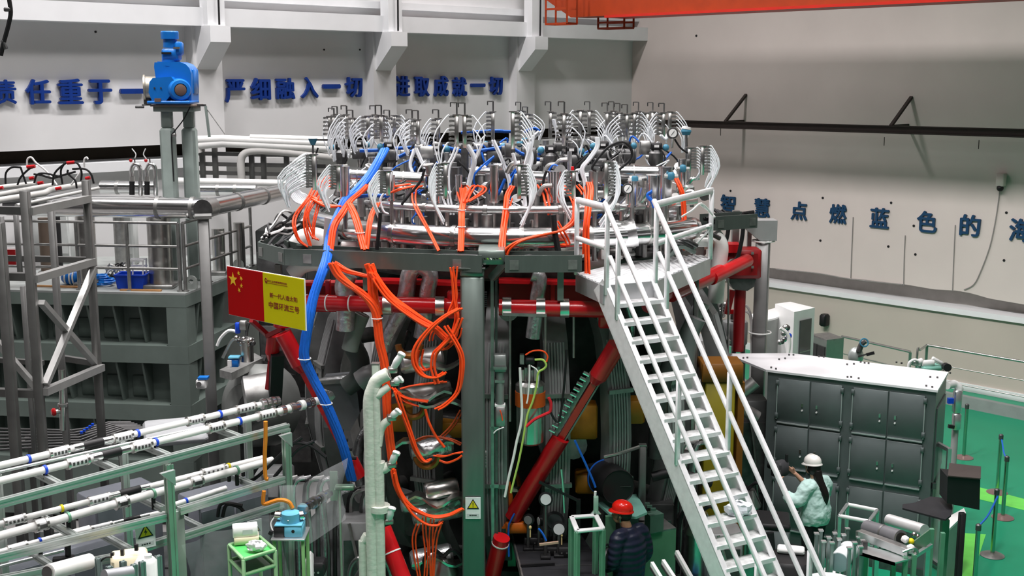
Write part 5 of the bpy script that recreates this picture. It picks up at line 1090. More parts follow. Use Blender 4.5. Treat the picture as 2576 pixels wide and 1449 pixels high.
# ================================================================ STAIR WITH PLATFORM
zp = 4.404
LT, RT0 = V((1.0035, 12.6, zp)), V((1.5615, 12.906, zp))
sd = V((1.14, -2.1, -2.75)) ; Lh = math.hypot(1.14, 2.1)          # slope of the flight
sdn = sd / 2.75                                                      # per metre of drop
st = thing('steel_stair', 'steep pale aluminium stair with handrails and platform beside the machine', 'stair', (LT.x + sdn.x * zp, LT.y + sdn.y * zp, 0))
across = (RT0 - LT); wdt = across.length; ac = across.normalized(); run_h = V((sdn.x, sdn.y, 0)).normalized()
def fl(o, drop, lift=0): return o + sdn * drop + V((0, 0, lift))
DROP = 4.36
nrm = ac.cross(sdn.normalized()); nrm = nrm if nrm.z > 0 else -nrm
for o, s_ in ((LT, -1), (RT0, 1)):
    a, b = fl(o, -.06), fl(o, DROP)
    c0 = a - nrm * .10; c1 = b - nrm * .10
    MB().bar(c0, c1, .022, .22, up=nrm).build('stringer', whitealu, st)
    MB().bar(c0 + nrm * .11 + ac * (.02 * -s_), c1 + nrm * .11 + ac * (.02 * -s_), .062, .014, up=nrm).build('stringer_flange', whitealu, st)
    MB().bar(c0 - nrm * .11 + ac * (.02 * -s_), c1 - nrm * .11 + ac * (.02 * -s_), .062, .014, up=nrm).build('stringer_flange', whitealu, st)
NT = 24; riser = .1725
for k in range(1, NT + 1):
    d = riser * k
    q = (fl(LT, d) + fl(RT0, d)) / 2 - run_h * .05
    o = MB().box(q + V((0, 0, -.02)), (wdt - .03, .195, .03), ac, run_h, ch=.004).build('tread', tread_m, st)
    MB().box(q + run_h * .095 + V((0, 0, -.022)), (wdt - .03, .012, .045), ac, run_h).build('nosing', whitealu, o)
# handrails
for o, s_, nm in ((LT, -1, 'l'), (RT0, 1, 'r')):
    top = o + V((0, 0, .93)); p0 = top - run_h * .0
    MB().bar(fl(o, -.05, .84), fl(o, DROP - .6, .84), .045, .045, up=nrm, ch=.006).build('handrail', whitealu, st)
    MB().bar(fl(o, .08, .41), fl(o, DROP - .5, .41), .04, .04, up=nrm, ch=.006).build('middle_rail', whitealu, st)
    for d in (0.02, .27, 1.55, 3.0):
        q = fl(o, d); MB().box(q + V((0, 0, .38)), (.045, .045, .92 if d < .1 else .88), ac, run_h, ch=.006).build('post', whitealu, st)
# platform deck: two areas with ribs
D0, D1, D2, D3 = PZ(1450, 689, zp), V((LT.x - .02, LT.y, zp)), V((RT0.x + .03, RT0.y, zp)), PZ(1786, 650, zp)
D4, D5, D6 = PZ(1764, 641, zp), PZ(1596, 656, zp), PZ(1540, 668, zp)
deck = [D0, D1, D2, D3, D4, D5, D6]
MB().prism([p - V((0, 0, .03)) for p in deck], (0, 0, .03)).build('deck_plate', whitealu, st)
for a, b in ((D0, D1), (D1, D2), (D2, D3), (D3, D4), (D0, D6)): MB().bar(a - V((0, 0, .10)), b - V((0, 0, .10)), .02, .20).build('fascia', M('fascia_alu', (.46, .47, .48), .4, metal=.6, var=.1), st)
for k in range(11):
    f = (k + .7) / 12; a, b = D2.lerp(D3, f), D5.lerp(D4, f)
    if k < 4: b = D2.lerp(D5, .9).lerp(D4, f * .5)
    MB().bar(a + V((0, 0, .006)), b + V((0, 0, .006)), .035, .014).build('deck_rib', whitealu, st)
for k in range(8):
    f = (k + .5) / 8; a, b = D0.lerp(D1, f), D6.lerp(D2.lerp(D5, .5), f)
    MB().bar(a + V((0, 0, .006)), b + V((0, 0, .006)), .035, .014).build('deck_rib', whitealu, st)
q0 = PZ(1452, 686, zp)
for a, b, h_ in ((D0, LT, .84), (D0, LT, .41), (RT0, D3, .84), (RT0, D3, .41)):
    MB().bar(a + V((0, 0, h_)), b + V((0, 0, h_)), .05, .05 if h_ < .5 else .07, ch=.006).build('platform_rail', whitealu, st)
for p in (D0, D3): MB().box(p + V((0, 0, .42)), (.055, .055, .86), ch=.006).build('post', whitealu, st)
for p in (D4 - V((.06, .06, 0)), D6): MB().box((p.x, p.y, (zp - .04) / 2), (.06, .06, zp - .04), ch=.006).build('platform_leg', dullsteel, st)
# white rag and film lumps lying on treads
for k, d in ((12, 'crumpled pale plastic film on the stair treads'), (18, 'crumpled clear film beneath the lower stair')):
    q = (fl(LT, riser * k) + fl(RT0, riser * k)) / 2 + ac * .12 + V((0, 0, .0))
    m = MB(); m.ball(q + V((0, .02, .06)), .10, 14, 9, (1.4, .8, .75))
    rr = random.Random(k)
    m.v = [(x + rr.uniform(-.022, .022), y + rr.uniform(-.022, .022), max(q.z, z + rr.uniform(-.022, .022))) for x, y, z in m.v]
    tag(m.build('crumpled_film', M('pale_film_lump', (.62, .66, .70), .3, bump=.4, bscale=14), ang=20), d, 'film')
# white cord coiled round the platform handrail
tag(MB().tube([P(1715, 545, 13.8), P(1740, 530, 14.0), P(1765, 512, 14.2), P(1792, 540, 14.4), P(1797, 545, 14.4), P(1780, 528, 14.4), P(1762, 514, 14.2)], .013, 6, 4).build('looped_rope', white_p), 'white rope looped over the platform handrail', 'rope')
tag(MB().tube([P(1738, 638, 14.3), P(1755, 610, 14.3), P(1778, 585, 14.4), P(1785, 570, 14.4), P(1770, 572, 14.3)], .014, 6, 4).build('looped_rope', white_p), 'white rope hanging from the middle platform rail', 'rope')

# ================================================================ RIGHT SIDE
zc = 2.58
c0, c1, c2, c3, c4 = PZ(1932, 931, zc), PZ(2356, 982, zc), PZ(2382, 937, zc), PZ(1990, 890, zc), PZ(1828, 891, zc)
cx = (c1 - c0); CW = cx.length; cx.normalize(); cn = cx.cross(V((0, 0, 1)))
cn = cn if cn.y < 0 else -cn
ca = thing('equipment_cabinet', 'large grey green cabinet with six double doors and white roof', 'cabinet', (c0.x, c0.y, 0))
back = [c0 + (c2 - c1), c2]
MB().prism([V((p.x, p.y, .05)) for p in (c0, c1, c2, c0 + (c2 - c1))], (0, 0, zc - .07)).build('carcass', cab_m, ca)
roof = [c0 - cx * .02 + cn * .03, c1 + cx * .02 + cn * .03, c2 + cx * .02, c3, c4]
MB().prism([V((p.x, p.y, zc - .02)) for p in roof], (0, 0, .03)).build('roof_plate', M('roof_white', (.80, .80, .82), .45, var=.02), ca)
MB().box((c0 + c1) / 2 - V((0, 0, zc - .05)) + cn * .0, (CW, .06, .1), cx, cn).build('plinth', gunmetal, ca)
for k in range(26):
    u, v = [(1870, 902), (1880, 901), (1960, 905), (1975, 903), (1940, 926), (1952, 929), (2060, 898), (2072, 899), (2131, 918), (2148, 917), (2141, 950), (2160, 953), (2165, 912), (2175, 914), (2132, 950), (2340, 950), (2358, 951), (2330, 972), (2345, 975), (2372, 932), (2390, 940), (2255, 913), (2268, 915), (2185, 915), (1985, 894), (1996, 894)][k]
    q = PZ(u, v, zc + .012); MB().cyl(q, q + V((0, 0, .02)), .014, n=8).build('roof_bolt', gunmetal, ca)
def cfb(x0, x1, z0, z1, d0, d1, ch=0): return MB().box(c0 + cx * (x0 + x1) / 2 + cn * (d0 + d1) / 2 + V((0, 0, (z0 + z1) / 2 - zc)), (x1 - x0, d1 - d0, z1 - z0), cx, cn, ch=ch)
cols = [(.065, .27, .465), (.525, .735, .945)]
rows = [(1.855, 2.49), (1.20, 1.82), (.30, 1.10)]
for ci, (a, b, c) in enumerate(cols):
    for ri, (z0, z1) in enumerate(rows):
        for di, (x0, x1) in enumerate(((a, b), (b, c))):
            d = cfb(x0 * CW + .006, x1 * CW - .006, z0, z1, 0, .022, ch=.006).build('door', cab_m, ca)
            cfb(x0 * CW + .012, x1 * CW - .012, z0 - .002, z0 + .016, .022, .034).build('drip_lip', M('cab_lip', (.46, .50, .50), .35, metal=.4), d)
            hx = x1 * CW - .10 if di == 0 else x0 * CW + .10; hz = (z0 + z1) / 2 - .05
            h = cfb(hx - .012, hx + .012, hz, hz + .05, .022, .04).build('handle', steel, d)
            h2 = MB().cyl(c0 + cx * hx + cn * .02 + V((0, 0, hz - .05 - zc)), c0 + cx * hx + cn * .04 + V((0, 0, hz - .05 - zc)), .012, n=8); h2.build('lock', white_p, d)
            ex = x0 * CW + .004 if di == 0 else x1 * CW - .004
            for zz in (z0 + .07, z1 - .10): cfb(ex - .022, ex + .022, zz, zz + .07, .0, .045, ch=.004).build('hinge', cab_m, d)
            MB().cyl(c0 + cx * ex + cn * .03 + V((0, 0, z0 + .05 - zc)), c0 + cx * ex + cn * .03 + V((0, 0, z1 - .05 - zc)), .008, n=6).build('lock_rod', M('cab_lip', (.46, .50, .50), .35, metal=.4), d)
cs = (c2 - c1); CL = cs.length; cs.normalize()
def csb(x0, x1, z0, z1, d): return MB().box(c1 + cs * (x0 + x1) / 2 + cx * d + V((0, 0, (z0 + z1) / 2 - zc)), (x1 - x0, .02, z1 - z0), cs, cx)
csb(.12, CL - .1, 1.3, 2.3, .01).build('side_panel', cab_m, ca); csb(.12, CL - .1, .25, 1.2, .01).build('side_panel', cab_m, ca)
MB().box(c1 + cx * .03 + V((0, 0, 1.25 - zc)) + cs * .1, (.05, .05, .08)).build('latch', gunmetal, ca)
for p_ in ((c4 + V((.12, -.02, 0))), ): MB().box((p_.x + .1, p_.y - .1, zc / 2 - .02), (.06, .06, zc - .04)).build('roof_prop', dullsteel, ca)
# glazed frame standing at its end and the lamp arm
p = PZ(2388, 1130, 1.75); t = thing('glazed_frame', 'narrow glazed aluminium frame at the cabinet end', 'frame', (p.x, p.y, 0))
MB().box((p.x, p.y, .88), (.05, .05, 1.76)).build('post', alu, t); MB().box((p.x - .10, p.y + .5, .88), (.05, .05, 1.76)).build('post', alu, t); MB().bar((p.x, p.y, 1.74), (p.x - .1, p.y + .5, 1.74), .05).build('rail', alu, t)
MB().bar((p.x, p.y, .1), (p.x - .1, p.y + .5, .1), .05).build('rail', alu, t); MB().prism([V((p.x, p.y + .03, .13)), V((p.x - .1, p.y + .47, .13)), V((p.x - .1, p.y + .47, 1.7)), V((p.x, p.y + .03, 1.7))], (.01, 0, 0)).build('pane', M('pale_pane', (.7, .8, .76), .06, alpha=.35), t)
p = PZ(2403, 1160, 0.0); p = P(2403, 1080, 17.2)
t = thing('lamp_stand', 'pale stand with curved lamp head and blue clip behind the cabinet', 'stand', (p.x, p.y, 0))
MB().cyl((p.x, p.y, 0), (p.x, p.y, P(2403, 990, 17.2).z), .05, n=12).build('column', M('pale_can', (.42, .41, .42), .4), t)
MB().box(P(2408, 1010, 17.15), (.12, .1, .35), ch=.02).build('upper_box', alu, t); MB().box(P(2406, 1060, 17.15), (.12, .1, .25), ch=.02).build('lower_box', alu, t)
MB().tube([P(2412, 985, 17.2), P(2412, 975, 17.2), P(2400, 966, 17.2), P(2382, 970, 17.1)], .06, 10, 4).build('lamp_head', white_p, t); MB().box(P(2391, 1008, 17.1), (.08, .06, .08)).build('blue_clip', blue_b, t); MB().bar(P(2386, 1072, 17.1), P(2400, 1074, 17.1), .05).build('latch', black_p, t)
MB().lathe([(0, 0), (.2, 0), (.18, .04), (0, .05)], (p.x, p.y, 0), (0, 0, 1), 18).build('base', dullsteel, t)
# yellow column behind the stair
p = P(1812, 1000, 14.6); t = thing('yellow_column', 'mustard yellow square column with amber cap behind the stair', 'column', (p.x, p.y, 0))
zt3 = P(1812, 915, 14.6).z; MB().box((p.x, p.y + .2, (zt3 - .25) / 2), (.38, .4, zt3 - .25), ch=.01).build('shaft', yellow_p, t); MB().box((p.x + .02, p.y + .2, zt3 - .12), (.52, .44, .24), ch=.01).build('cap', M('amber_cap', (.18, .07, .007), .5), t)
MB().box((p.x + .27, p.y + .2, (zt3 - .25) / 2), (.08, .36, zt3 - .25)).build('side_flange', M('amber_cap', (.18, .07, .007), .5), t)
# pump set with grey canister and hoses
p = P(1846, 835, 17.8); t = thing('pump_canister', 'grey drum pump with hoses standing behind the stair', 'pump', P(1846, 880, 17.8))
b_ = P(1846, 870, 17.8); MB().lathe([(0, 0), (.195, 0), (.20, .02), (.20, .32), (.19, .345), (.12, .37), (0, .37)], b_ + V((0, 0, .04)), (0, 0, 1), 26).build('canister', M('pump_grey', (.30, .31, .31), .45), t)
MB().cyl(P(1844, 803, 17.7), P(1844, 782, 17.7), .05, n=12).build('neck', steel, t); MB().box(P(1842, 784, 17.6), (.07, .06, .06)).build('red_clip', red_p, t, label='small red clip')
for dx in (-.14, 0, .14): MB().cyl((b_.x + dx, b_.y, b_.z - 2.4), (b_.x + dx, b_.y, b_.z + .05), .04, n=8).build('leg', dullsteel, t)
for px in [[(1850, 770), (1875, 768), (1888, 790), (1893, 830), (1893, 900)], [(1850, 785), (1880, 785), (1889, 810), (1890, 880)], [(1815, 775), (1798, 785), (1800, 800), (1815, 800)]]: MB().tube([P(u, v, 17.6) for u, v in px], .018, 7, 4).build('hose', whitepipe, t)
for k in range(10): MB().ball(P(1800 + RT.uniform(0, 30), 760 + RT.uniform(0, 45), 17.9), .05, 8, 6).build('fitting', (dullsteel, gunmetal, steel)[k % 3], t)
for u in (1815, 1832): MB().cyl(P(u, 700, 16.5), P(u, 890, 16.5), .014, n=6).build('rod', dullsteel, t)
# white cabinet with grey window, grey machine box, steel box
p = PZ(2010, 890, 1.6)
def obox(name, label, cat, corners, z0, z1, mat, topmat=None):
    t = thing(name, label, cat, (corners[0].x, corners[0].y, z0))
    MB().prism([V((q.x, q.y, z0)) for q in corners], (0, 0, z1 - z0 - .03)).build('body', mat, t)
    MB().prism([V((q.x, q.y, z1 - .03)) for q in corners], (0, 0, .03)).build('top', topmat or mat, t); return t
def quad(u0, v0, u1, v1, z, depth):
    a, b = PZ(u0, v0, z), PZ(u1, v1, z); d = (b - a).normalized(); n = V((0, 0, 1)).cross(d); n = n if n.y > 0 else -n
    return [a, b, b + n * depth, a + n * depth], d, -n
zq = 2.55
cq, dq, nq = quad(2000, 785, 2050, 774, zq, .8)
t = obox('white_cabinet', 'white cabinet with tall dark window behind the grey cabinet', 'cabinet', [PZ(1998, 785, zq), PZ(2050, 774, zq), PZ(1988, 759, zq), PZ(1950, 764, zq)], 0, zq, white_p)
a = PZ(2000, 785, zq)
for x0, x1, nm in ((.0, 1.0, 'a'),):
    L_ = (PZ(2050, 774, zq) - a).length
    w0 = MB().box(a + dq * L_ * .53 + nq * .012 - V((0, 0, 1.05)), (L_ * .56, .02, 1.75), dq, nq); w0.build('window_pane', glassdark, t)
    for z_ in (.75, 1.45): MB().box(a + dq * L_ * .53 + nq * .026 - V((0, 0, z_)), (L_ * .54, .01, .02), dq, nq).build('shelf_edge', dullsteel, t)
zq = 2.35
t = obox('grey_housing', 'grey machine housing with white top between post and white cabinet', 'housing', [PZ(1900, 812, zq), PZ(1950, 800, zq), PZ(1990, 782, zq), PZ(1960, 772, zq), PZ(1890, 790, zq)], 0, zq, M('housing_grey', (.28, .29, .28), .5), white_p)
p = P(1968, 830, 20.0)
for k in range(9): MB().ball(p + V((RT.uniform(-.1, .1), -.15, RT.uniform(-.2, .2))), .05, 8, 6).build('fitting', (steel, gunmetal, blue_b, dullsteel)[k % 4], t)
MB().tube([P(1963, 825, 19.7), P(1980, 838, 19.7), P(1986, 860, 19.7), P(1983, 890, 19.7)], .03, 8, 4).build('hose', whitepipe, t)
zq = 1.7
t = obox('steel_box', 'brushed steel box with dark open front by the railing', 'box', [PZ(2080, 855, zq), PZ(2123, 850, zq), PZ(2085, 836, zq), PZ(2038, 840, zq)], 0, zq, M('brushed_box', (.34, .40, .36), .3, metal=.8), dullsteel)
a, b = PZ(2038, 840, zq), PZ(2080, 855, zq)
d = (b - a).normalized(); n_ = d.cross(V((0, 0, 1))); n_ = n_ if n_.y < 0 else -n_
for f0, f1 in ((.06, .47), (.53, .94)): MB().box(a.lerp(b, (f0 + f1) / 2) - V((0, 0, .75)) + n_ * .012, ((b - a).length * (f1 - f0), .02, 1.2), d, n_).build('dark_door', dark_in, t)
# robot like pointing device and camera crane on top
p = P(2155, 900, 17.8); t = thing('scope_head', 'silver headed device with dark tubes and blue ring behind the cabinet roof', 'instrument', (p.x, p.y, 0))
MB().ball(P(2153, 895, 17.8), .12, 16, 10, (1, .8, 1.15)).build('head', M('pale_silver', (.55, .60, .58), .3, metal=.5), t); MB().cyl((p.x, p.y, 0), P(2153, 905, 17.8), .05, n=10).build('column', dullsteel, t)
MB().tube([P(2160, 885, 17.7), P(2168, 865, 17.7), P(2176, 858, 17.7)], .045, 8, 4).build('neck', gunmetal, t); MB().ringtorus(P(2174, 862, 17.65), .06, .012, 18, 6, ax=(V((1, 0, 0)), V((0, .3, .95)))).build('blue_ring', teal_f, t)
MB().bar(P(2160, 897, 17.7), P(2195, 887, 17.5), .025).build('arm', gunmetal, t); MB().bar(P(2182, 892, 17.5), P(2197, 888, 17.4), .045).build('grip', black_p, t)
p = P(2330, 915, 17.2); t = thing('roof_instrument', 'white jointed instrument on the far cabinet roof corner', 'instrument', P(2330, 932, 17.2))
MB().box(P(2342, 924, 17.2), (.36, .2, .07), (1, .3, 0), (-.3, 1, 0), ch=.015).build('base', M('mint_paint', (.22, .48, .40), .45), t)
for a_, b_, w_ in (((2290, 912), (2315, 918), .06), ((2300, 915), (2322, 906), .07), ((2318, 914), (2350, 912), .08), ((2345, 900), (2370, 914), .05), ((2350, 908), (2378, 920), .04)): MB().bar(P(*a_, 17.15), P(*b_, 17.15), w_, ch=.01).build('link', white_p, t)
MB().tube([P(2285, 925, 17.1), P(2288, 912, 17.1), P(2300, 905, 17.1), P(2310, 908, 17.1)], .022, 8, 4).build('tube', white_p, t); MB().cyl(P(2378, 922, 17.1), P(2384, 925, 17.0), .06, n=12).build('lens', black_p, t)
# small railing lengths at the far side of the hall
a, b = PZ(2118, 846, 1.15), PZ(2290, 885, 1.15); c_, d_ = PZ(2332, 868, 1.15), PZ(2640, 921, 1.15)
def rail2(a, b, label, bend=False):
    t = thing('hall_railing', label, 'railing', (a.x, a.y, 0))
    for h, r in ((1.15, .026), (.78, .012), (.45, .012)):
        MB().cyl((a.x, a.y, h), (b.x, b.y, h), r, n=10).build('rail', steel, t)
    n = max(2, int((b - a).length / 2.0) + 1)
    for k in range(n):
        q = a.lerp(b, k / (n - 1)); MB().box((q.x, q.y, .57), (.045, .045, 1.14)).build('post', M('rail_green', (.16, .28, .22), .4, metal=.5), t)
    MB().bar((a.x, a.y, .12), (b.x, b.y, .12), .14, .24).build('kerb', M('kerb_grey', (.26, .29, .28), .5), t)
    return t
rail2(a, b, 'steel hall railing length with rounded end behind the cabinet'); t = rail2(c_, d_, 'long steel hall railing along the green floor edge')
e_ = PZ(2308, 885, 1.1); MB().tube([c_, c_ + (e_ - c_) * .7, e_, V((e_.x, e_.y, .1))], .026, 10, 4).build('end_hoop', steel, t)
# stanchions
stan = [(2508, 1240, .95, 'stanchion before the lime floor stripe with reddish base'), (2522, 1303, .95, 'stanchion just below the lime floor stripe'), (2496, 1398, .95, 'stanchion with blue cord loop and broad grey base'), (2449, 1500, .95, 'stanchion whose base is cut off by the lower edge'), (2424, 1152, .95, 'dark stanchion near the lamp stand with red base')]
for k, (u, v, h, lab) in enumerate(stan):
    b = PZ(u, v, 0); t = thing('stanchion', lab, 'stanchion', b, 'green edged steel stanchions')
    MB().lathe([(0, 0), (.165, 0), (.165, .012), (.13, .03), (.05, .045), (0, .05)], b, (0, 0, 1), 26).build('base', M('base_mauve', (.26, .17, .16), .35, metal=.3) if k in (0, 1, 4) else dullsteel, t)
    MB().cyl(b + V((0, 0, .04)), b + V((0, 0, h)), .03, n=14).build('pole', M('stanchion_steel', (.48, .52, .44), .2, metal=1), t); MB().lathe([(0, 0), (.036, 0), (.036, .07), (.02, .085), (0, .085)], b + V((0, 0, h - .05)), (0, 0, 1), 14).build('cap', gunmetal, t)
def cord(i, j, zi, zj, lab):
    a, b = PZ(stan[i][0], stan[i][1], 0) + V((0, -.035, zi)), PZ(stan[j][0], stan[j][1], 0) + V((0, .0, zj)); m = (a + b) / 2 - V((0, 0, .06))
    tag(MB().tube([a, m, b], .013, 6, 5).build('barrier_cord', blue_c), lab, 'cord')
cord(0, 1, .9, .93, 'thin blue cord between the two stanchions at the lime stripe'); cord(2, 3, .88, .95, 'blue cord falling from the looped stanchion to the cut off one')
# black display box on post, black plate
p = P(2424, 1225, 12.9); t = thing('black_display', 'black box display on a black post over the silver rollers', 'display', (p.x, p.y, 0))
MB().prism([P(2384, 1200, 12.9), P(2466, 1207, 12.9), P(2464, 1283, 12.9), P(2382, 1266, 12.9)], (.02, .30, 0)).build('case', black_p, t)
MB().prism([P(2384, 1199, 12.88), P(2467, 1206, 12.88), P(2468, 1176, 13.25), P(2388, 1167, 13.25)], (0, 0, .012)).build('sloped_lid', M('dark_brown_lid', (.055, .045, .042), .4), t)
b_ = P(2421, 1290, 12.85); MB().box((b_.x, b_.y, b_.z / 2), (.07, .07, b_.z), ch=.008).build('post', black_p, t); MB().box((b_.x, b_.y, .01), (.4, .4, .02)).build('base', black_p, t)
zz = P(2350, 1280, 13.0).z
tag(MB().prism([PZ(u, v, zz) for u, v in ((2270, 1273), (2302, 1268), (2340, 1253), (2392, 1258), (2396, 1282), (2392, 1300), (2378, 1311), (2270, 1282))], (0, 0, .02)).build('black_shelf', black_t), 'thin black shelf plate beside the black display', 'shelf')
b_ = P(2378, 1300, 13.1); t = thing('shelf_post', 'grey green post holding up the black shelf plate', 'post', (b_.x, b_.y, 0)); MB().box((b_.x, b_.y, b_.z / 2 - .01), (.08, .08, b_.z - .03)).build('shaft', prof_gr, t); MB().box((b_.x, b_.y, .01), (.3, .3, .02)).build('base', dullsteel, t)
# pale cabinet behind the post
cq2 = [PZ(2388, 1330, .9), PZ(2430, 1290, .9), PZ(2425, 1278, .9), PZ(2385, 1300, .9)]
obox('pale_console', 'pale console box behind the black post', 'box', cq2, 0, .9, M('console_green_grey', (.34, .40, .36), .5), white_p)
# roller machine: silver roller, grey roller, trays and legs
y = 12.4
t = thing('roller_machine', 'steel frame machine with silver and grey rollers in the lower corner', 'machine', (P(2250, 1400, y).x, y, 0))
MB().cyl(P(2236, 1308, 12.7), P(2326, 1335, 12.2), .068, n=24).build('silver_roller', M('roller_bright', (.72, .72, .72), .38, metal=.55), t); MB().cyl(P(2181, 1328, 12.5), P(2266, 1354, 12.0), .088, n=24).build('grey_roller', M('roller_grey', (.17, .17, .18), .4, metal=.3), t)
MB().cyl(P(2266, 1353.5, 12.0), P(2268, 1354.5, 11.98), .06, n=20).build('roller_bore', black_p, t); MB().cyl(P(2222, 1340, 12.25), P(2226, 1341, 12.23), .0895, n=24).build('roller_seam', dullsteel, t)
MB().bar(P(2160, 1340, 12.3), P(2285, 1385, 11.75), .10, .06).build('bed_rail', dullsteel, t); MB().bar(P(2160, 1346, 12.2), P(2283, 1392, 11.7), .02, .08).build('bed_plate', alu, t)
zz = P(2230, 1385, 11.9).z
MB().prism([PZ(u, v, zz) for u, v in ((2162, 1388), (2183, 1374), (2300, 1402), (2252, 1415))], (0, 0, -.018)).build('tray_plate', alu, t); MB().prism([PZ(u, v, zz) for u, v in ((2162, 1389), (2252, 1416), (2252, 1424), (2162, 1397))], (0, .012, 0)).build('tray_lip', white_p, t)
for u, v in ((2175, 1378), (2248, 1398)): MB().box(P(u, v - 6, 11.95), (.05, .05, .09)).build('tray_block', gunmetal, t)
for u, v, yy in ((2178, 1392, 12.0), (2205, 1398, 11.9), (2248, 1412, 11.8), (2278, 1400, 11.7), (2300, 1395, 11.7), (2335, 1360, 12.0), (2344, 1330, 12.3), (2372, 1340, 12.6)):
    q = P(u, v, yy); MB().box((q.x, q.y, q.z / 2), (.045, .045, q.z)).build('leg', (prof_gr, alu)[int(u) % 2], t)
MB().prism([P(u, v, 11.9) for u, v in ((2300, 1362), (2340, 1332), (2344, 1362), (2310, 1392), (2300, 1395))], (0, .02, 0)).build('end_plate', M('mid_green_steel', (.20, .30, .22), .35, metal=.6), t)
MB().tube([P(2270, 1388, 11.7), P(2300, 1378, 11.7), P(2308, 1390, 11.7), P(2300, 1398, 11.7)], .015, 6, 4).build('hoop', dullsteel, t); MB().bar(P(2298, 1400, 11.7), P(2342, 1372, 12.0), .04).build('rail', alu, t)
MB().ball(P(2292, 1362, 11.9), .035, 10, 6).build('yellow_tip', sign_y, t, label='small yellow tip'); MB().bar(P(2270, 1352, 11.9), P(2284, 1361, 11.85), .06, ch=.01).build('white_connector', white_p, t); MB().bar(P(2284, 1375, 11.8), P(2296, 1384, 11.75), .07, ch=.01).build('white_connector', white_p, t)
for k in range(3): MB().ball(P(2300 + 8 * k, 1345 + 5 * k, 12.0), .03, 10, 6).build('knuckle', steel, t)
# open white frame
zz = 1.28; pts = [PZ(u, v, zz) for u, v in ((2112, 1298), (2186, 1312), (2207, 1284), (2132, 1269))]
t = thing('white_open_frame', 'open white aluminium box frame before the cabinet', 'frame', (pts[0].x, pts[0].y, 0))
for i in range(4): MB().bar(pts[i], pts[(i + 1) % 4], .04, ch=.004).build('top_rail', alu if i % 2 else white_p, t)
for p in pts: MB().box((p.x, p.y, zz / 2), (.04, .04, zz)).build('leg', alu, t)
for i in range(4): MB().bar(pts[i] - V((0, 0, zz - .2)), pts[(i + 1) % 4] - V((0, 0, zz - .2)), .04).build('bottom_rail', alu, t)
# white bags behind a picket of grey profiles, white drum
y = 12.0
p = P(2098, 1360, 12.3); t = thing('white_bag', 'tall white wrapped block in the picket of green grey bars', 'bag', (p.x, p.y, 0))
m = MB().box((p.x, p.y, .62), (.21, .20, 1.24), (1, .2, 0), (-.2, 1, 0), ch=.04); m.build('block', white_p, t); MB().box((p.x, p.y, 1.27), (.20, .19, .06), (1, .2, 0), (-.2, 1, 0), ch=.025).build('lid', white_p, t)
p = P(2140, 1385, 12.2); t = thing('white_wrap', 'white film wrapped bundle leaning right of the white block', 'bag', (p.x, p.y, 0)); MB().lathe([(0, 0), (.16, 0), (.15, .6), (.10, .95), (.04, 1.05), (0, 1.06)], (p.x, p.y, 0), (.1, 0, 1), 14).build('bundle', M('white_film_wrap', (.78, .80, .80), .35, bump=.4, bscale=12), t); MB().ringtorus((p.x + .09, p.y, .9), .11, .01, 16, 5).build('tie', white_p, t)
q = P(2110, 1415, 11.7); q2 = P(2135, 1385, 12.1); t = thing('pale_drum', 'pale drum lying on its side among the grey bars', 'drum', (q.x, q.y, q.z - .12)); MB().cyl(q, q2, .105, n=24).build('shell', M('drum_pale', (.60, .64, .64), .4), t); MB().cyl(q - (q2 - q).normalized() * .005, q + (q2 - q).normalized() * .002, .098, n=24).build('end', M('drum_end_teal', (.16, .26, .26), .4), t)
t = thing('bar_picket', 'cluster of upright green grey profile bars round the white block', 'rack', (p.x, p.y, 0))
for u, v, yy in ((2054, 1342, 12.0), (2065, 1334, 12.2), (2072, 1362, 11.8), (2085, 1352, 11.9), (2100, 1341, 12.3), (2093, 1365, 11.7), (2111, 1356, 12.0), (2122, 1345, 12.2), (2137, 1378, 11.6), (2150, 1365, 11.8), (2160, 1352, 12.2), (2132, 1330, 12.4), (2165, 1375, 11.8), (2171, 1360, 12.0)):
    q = P(u, v, yy); MB().box((q.x, q.y, q.z / 2), (.03, .045, q.z)).build('bar', M('bar_grey_green', (.22, .28, .27), .35, metal=.5), t); MB().box((q.x, q.y, q.z), (.05, .05, .016)).build('bar_head', alu, t)
for z_ in (.35, .75): MB().bar((P(2050, 1345, 11.9).x, 11.75, z_), (P(2170, 1360, 11.9).x, 11.75, z_), .03).build('cross_bar', alu, t)
p = P(2085, 1452, 11.4); tag(MB().ball((p.x, p.y, p.z - .05), .2, 16, 9, (1.3, .9, .35)).build('white_sack', M('white_film_wrap', (.78, .80, .80), .35)), 'white crumpled sack at the foot of stair handrail', 'sack')
# copier like device and dark trolley case left of the woman, behind the stair rails
p = P(1945, 1290, 14.2); t = thing('grey_trolley', 'dark grey trolley device behind the stair handrails', 'trolley', (p.x, p.y, 0))
MB().box((p.x, p.y, .55), (.42, .5, 1.1), (1, -.2, 0), (.2, 1, 0), ch=.02).build('body', M('trolley_grey', (.10, .12, .12), .4), t); MB().box((p.x - .02, p.y, 1.14), (.46, .5, .08), (1, -.2, 0), (.2, 1, 0), ch=.02).build('tray', black_p, t); MB().tube([(p.x - .1, p.y - .3, 1.1), (p.x - .05, p.y - .36, .7), (p.x + .1, p.y - .38, .3)], .05, 10, 4).build('hose', black_r, t); MB().box((p.x - .1, p.y - .262, .95), (.06, .02, .06)).build('red_mark', red_p, t)
p = P(1990, 1400, 12.6); t = thing('black_case', 'black case with white lid strip at the stair foot', 'case', (p.x, p.y, 0))
MB().box((p.x, p.y, p.z / 2), (.40, .5, p.z), (1, -.25, 0), (.25, 1, 0), ch=.04).build('body', black_p, t); q = P(1990, 1362, 12.7); MB().box((p.x + .02, p.y + .1, p.z + .04), (.30, .14, .06), (1, -.25, 0), (.25, 1, 0), ch=.015).build('lid', white_p, t)
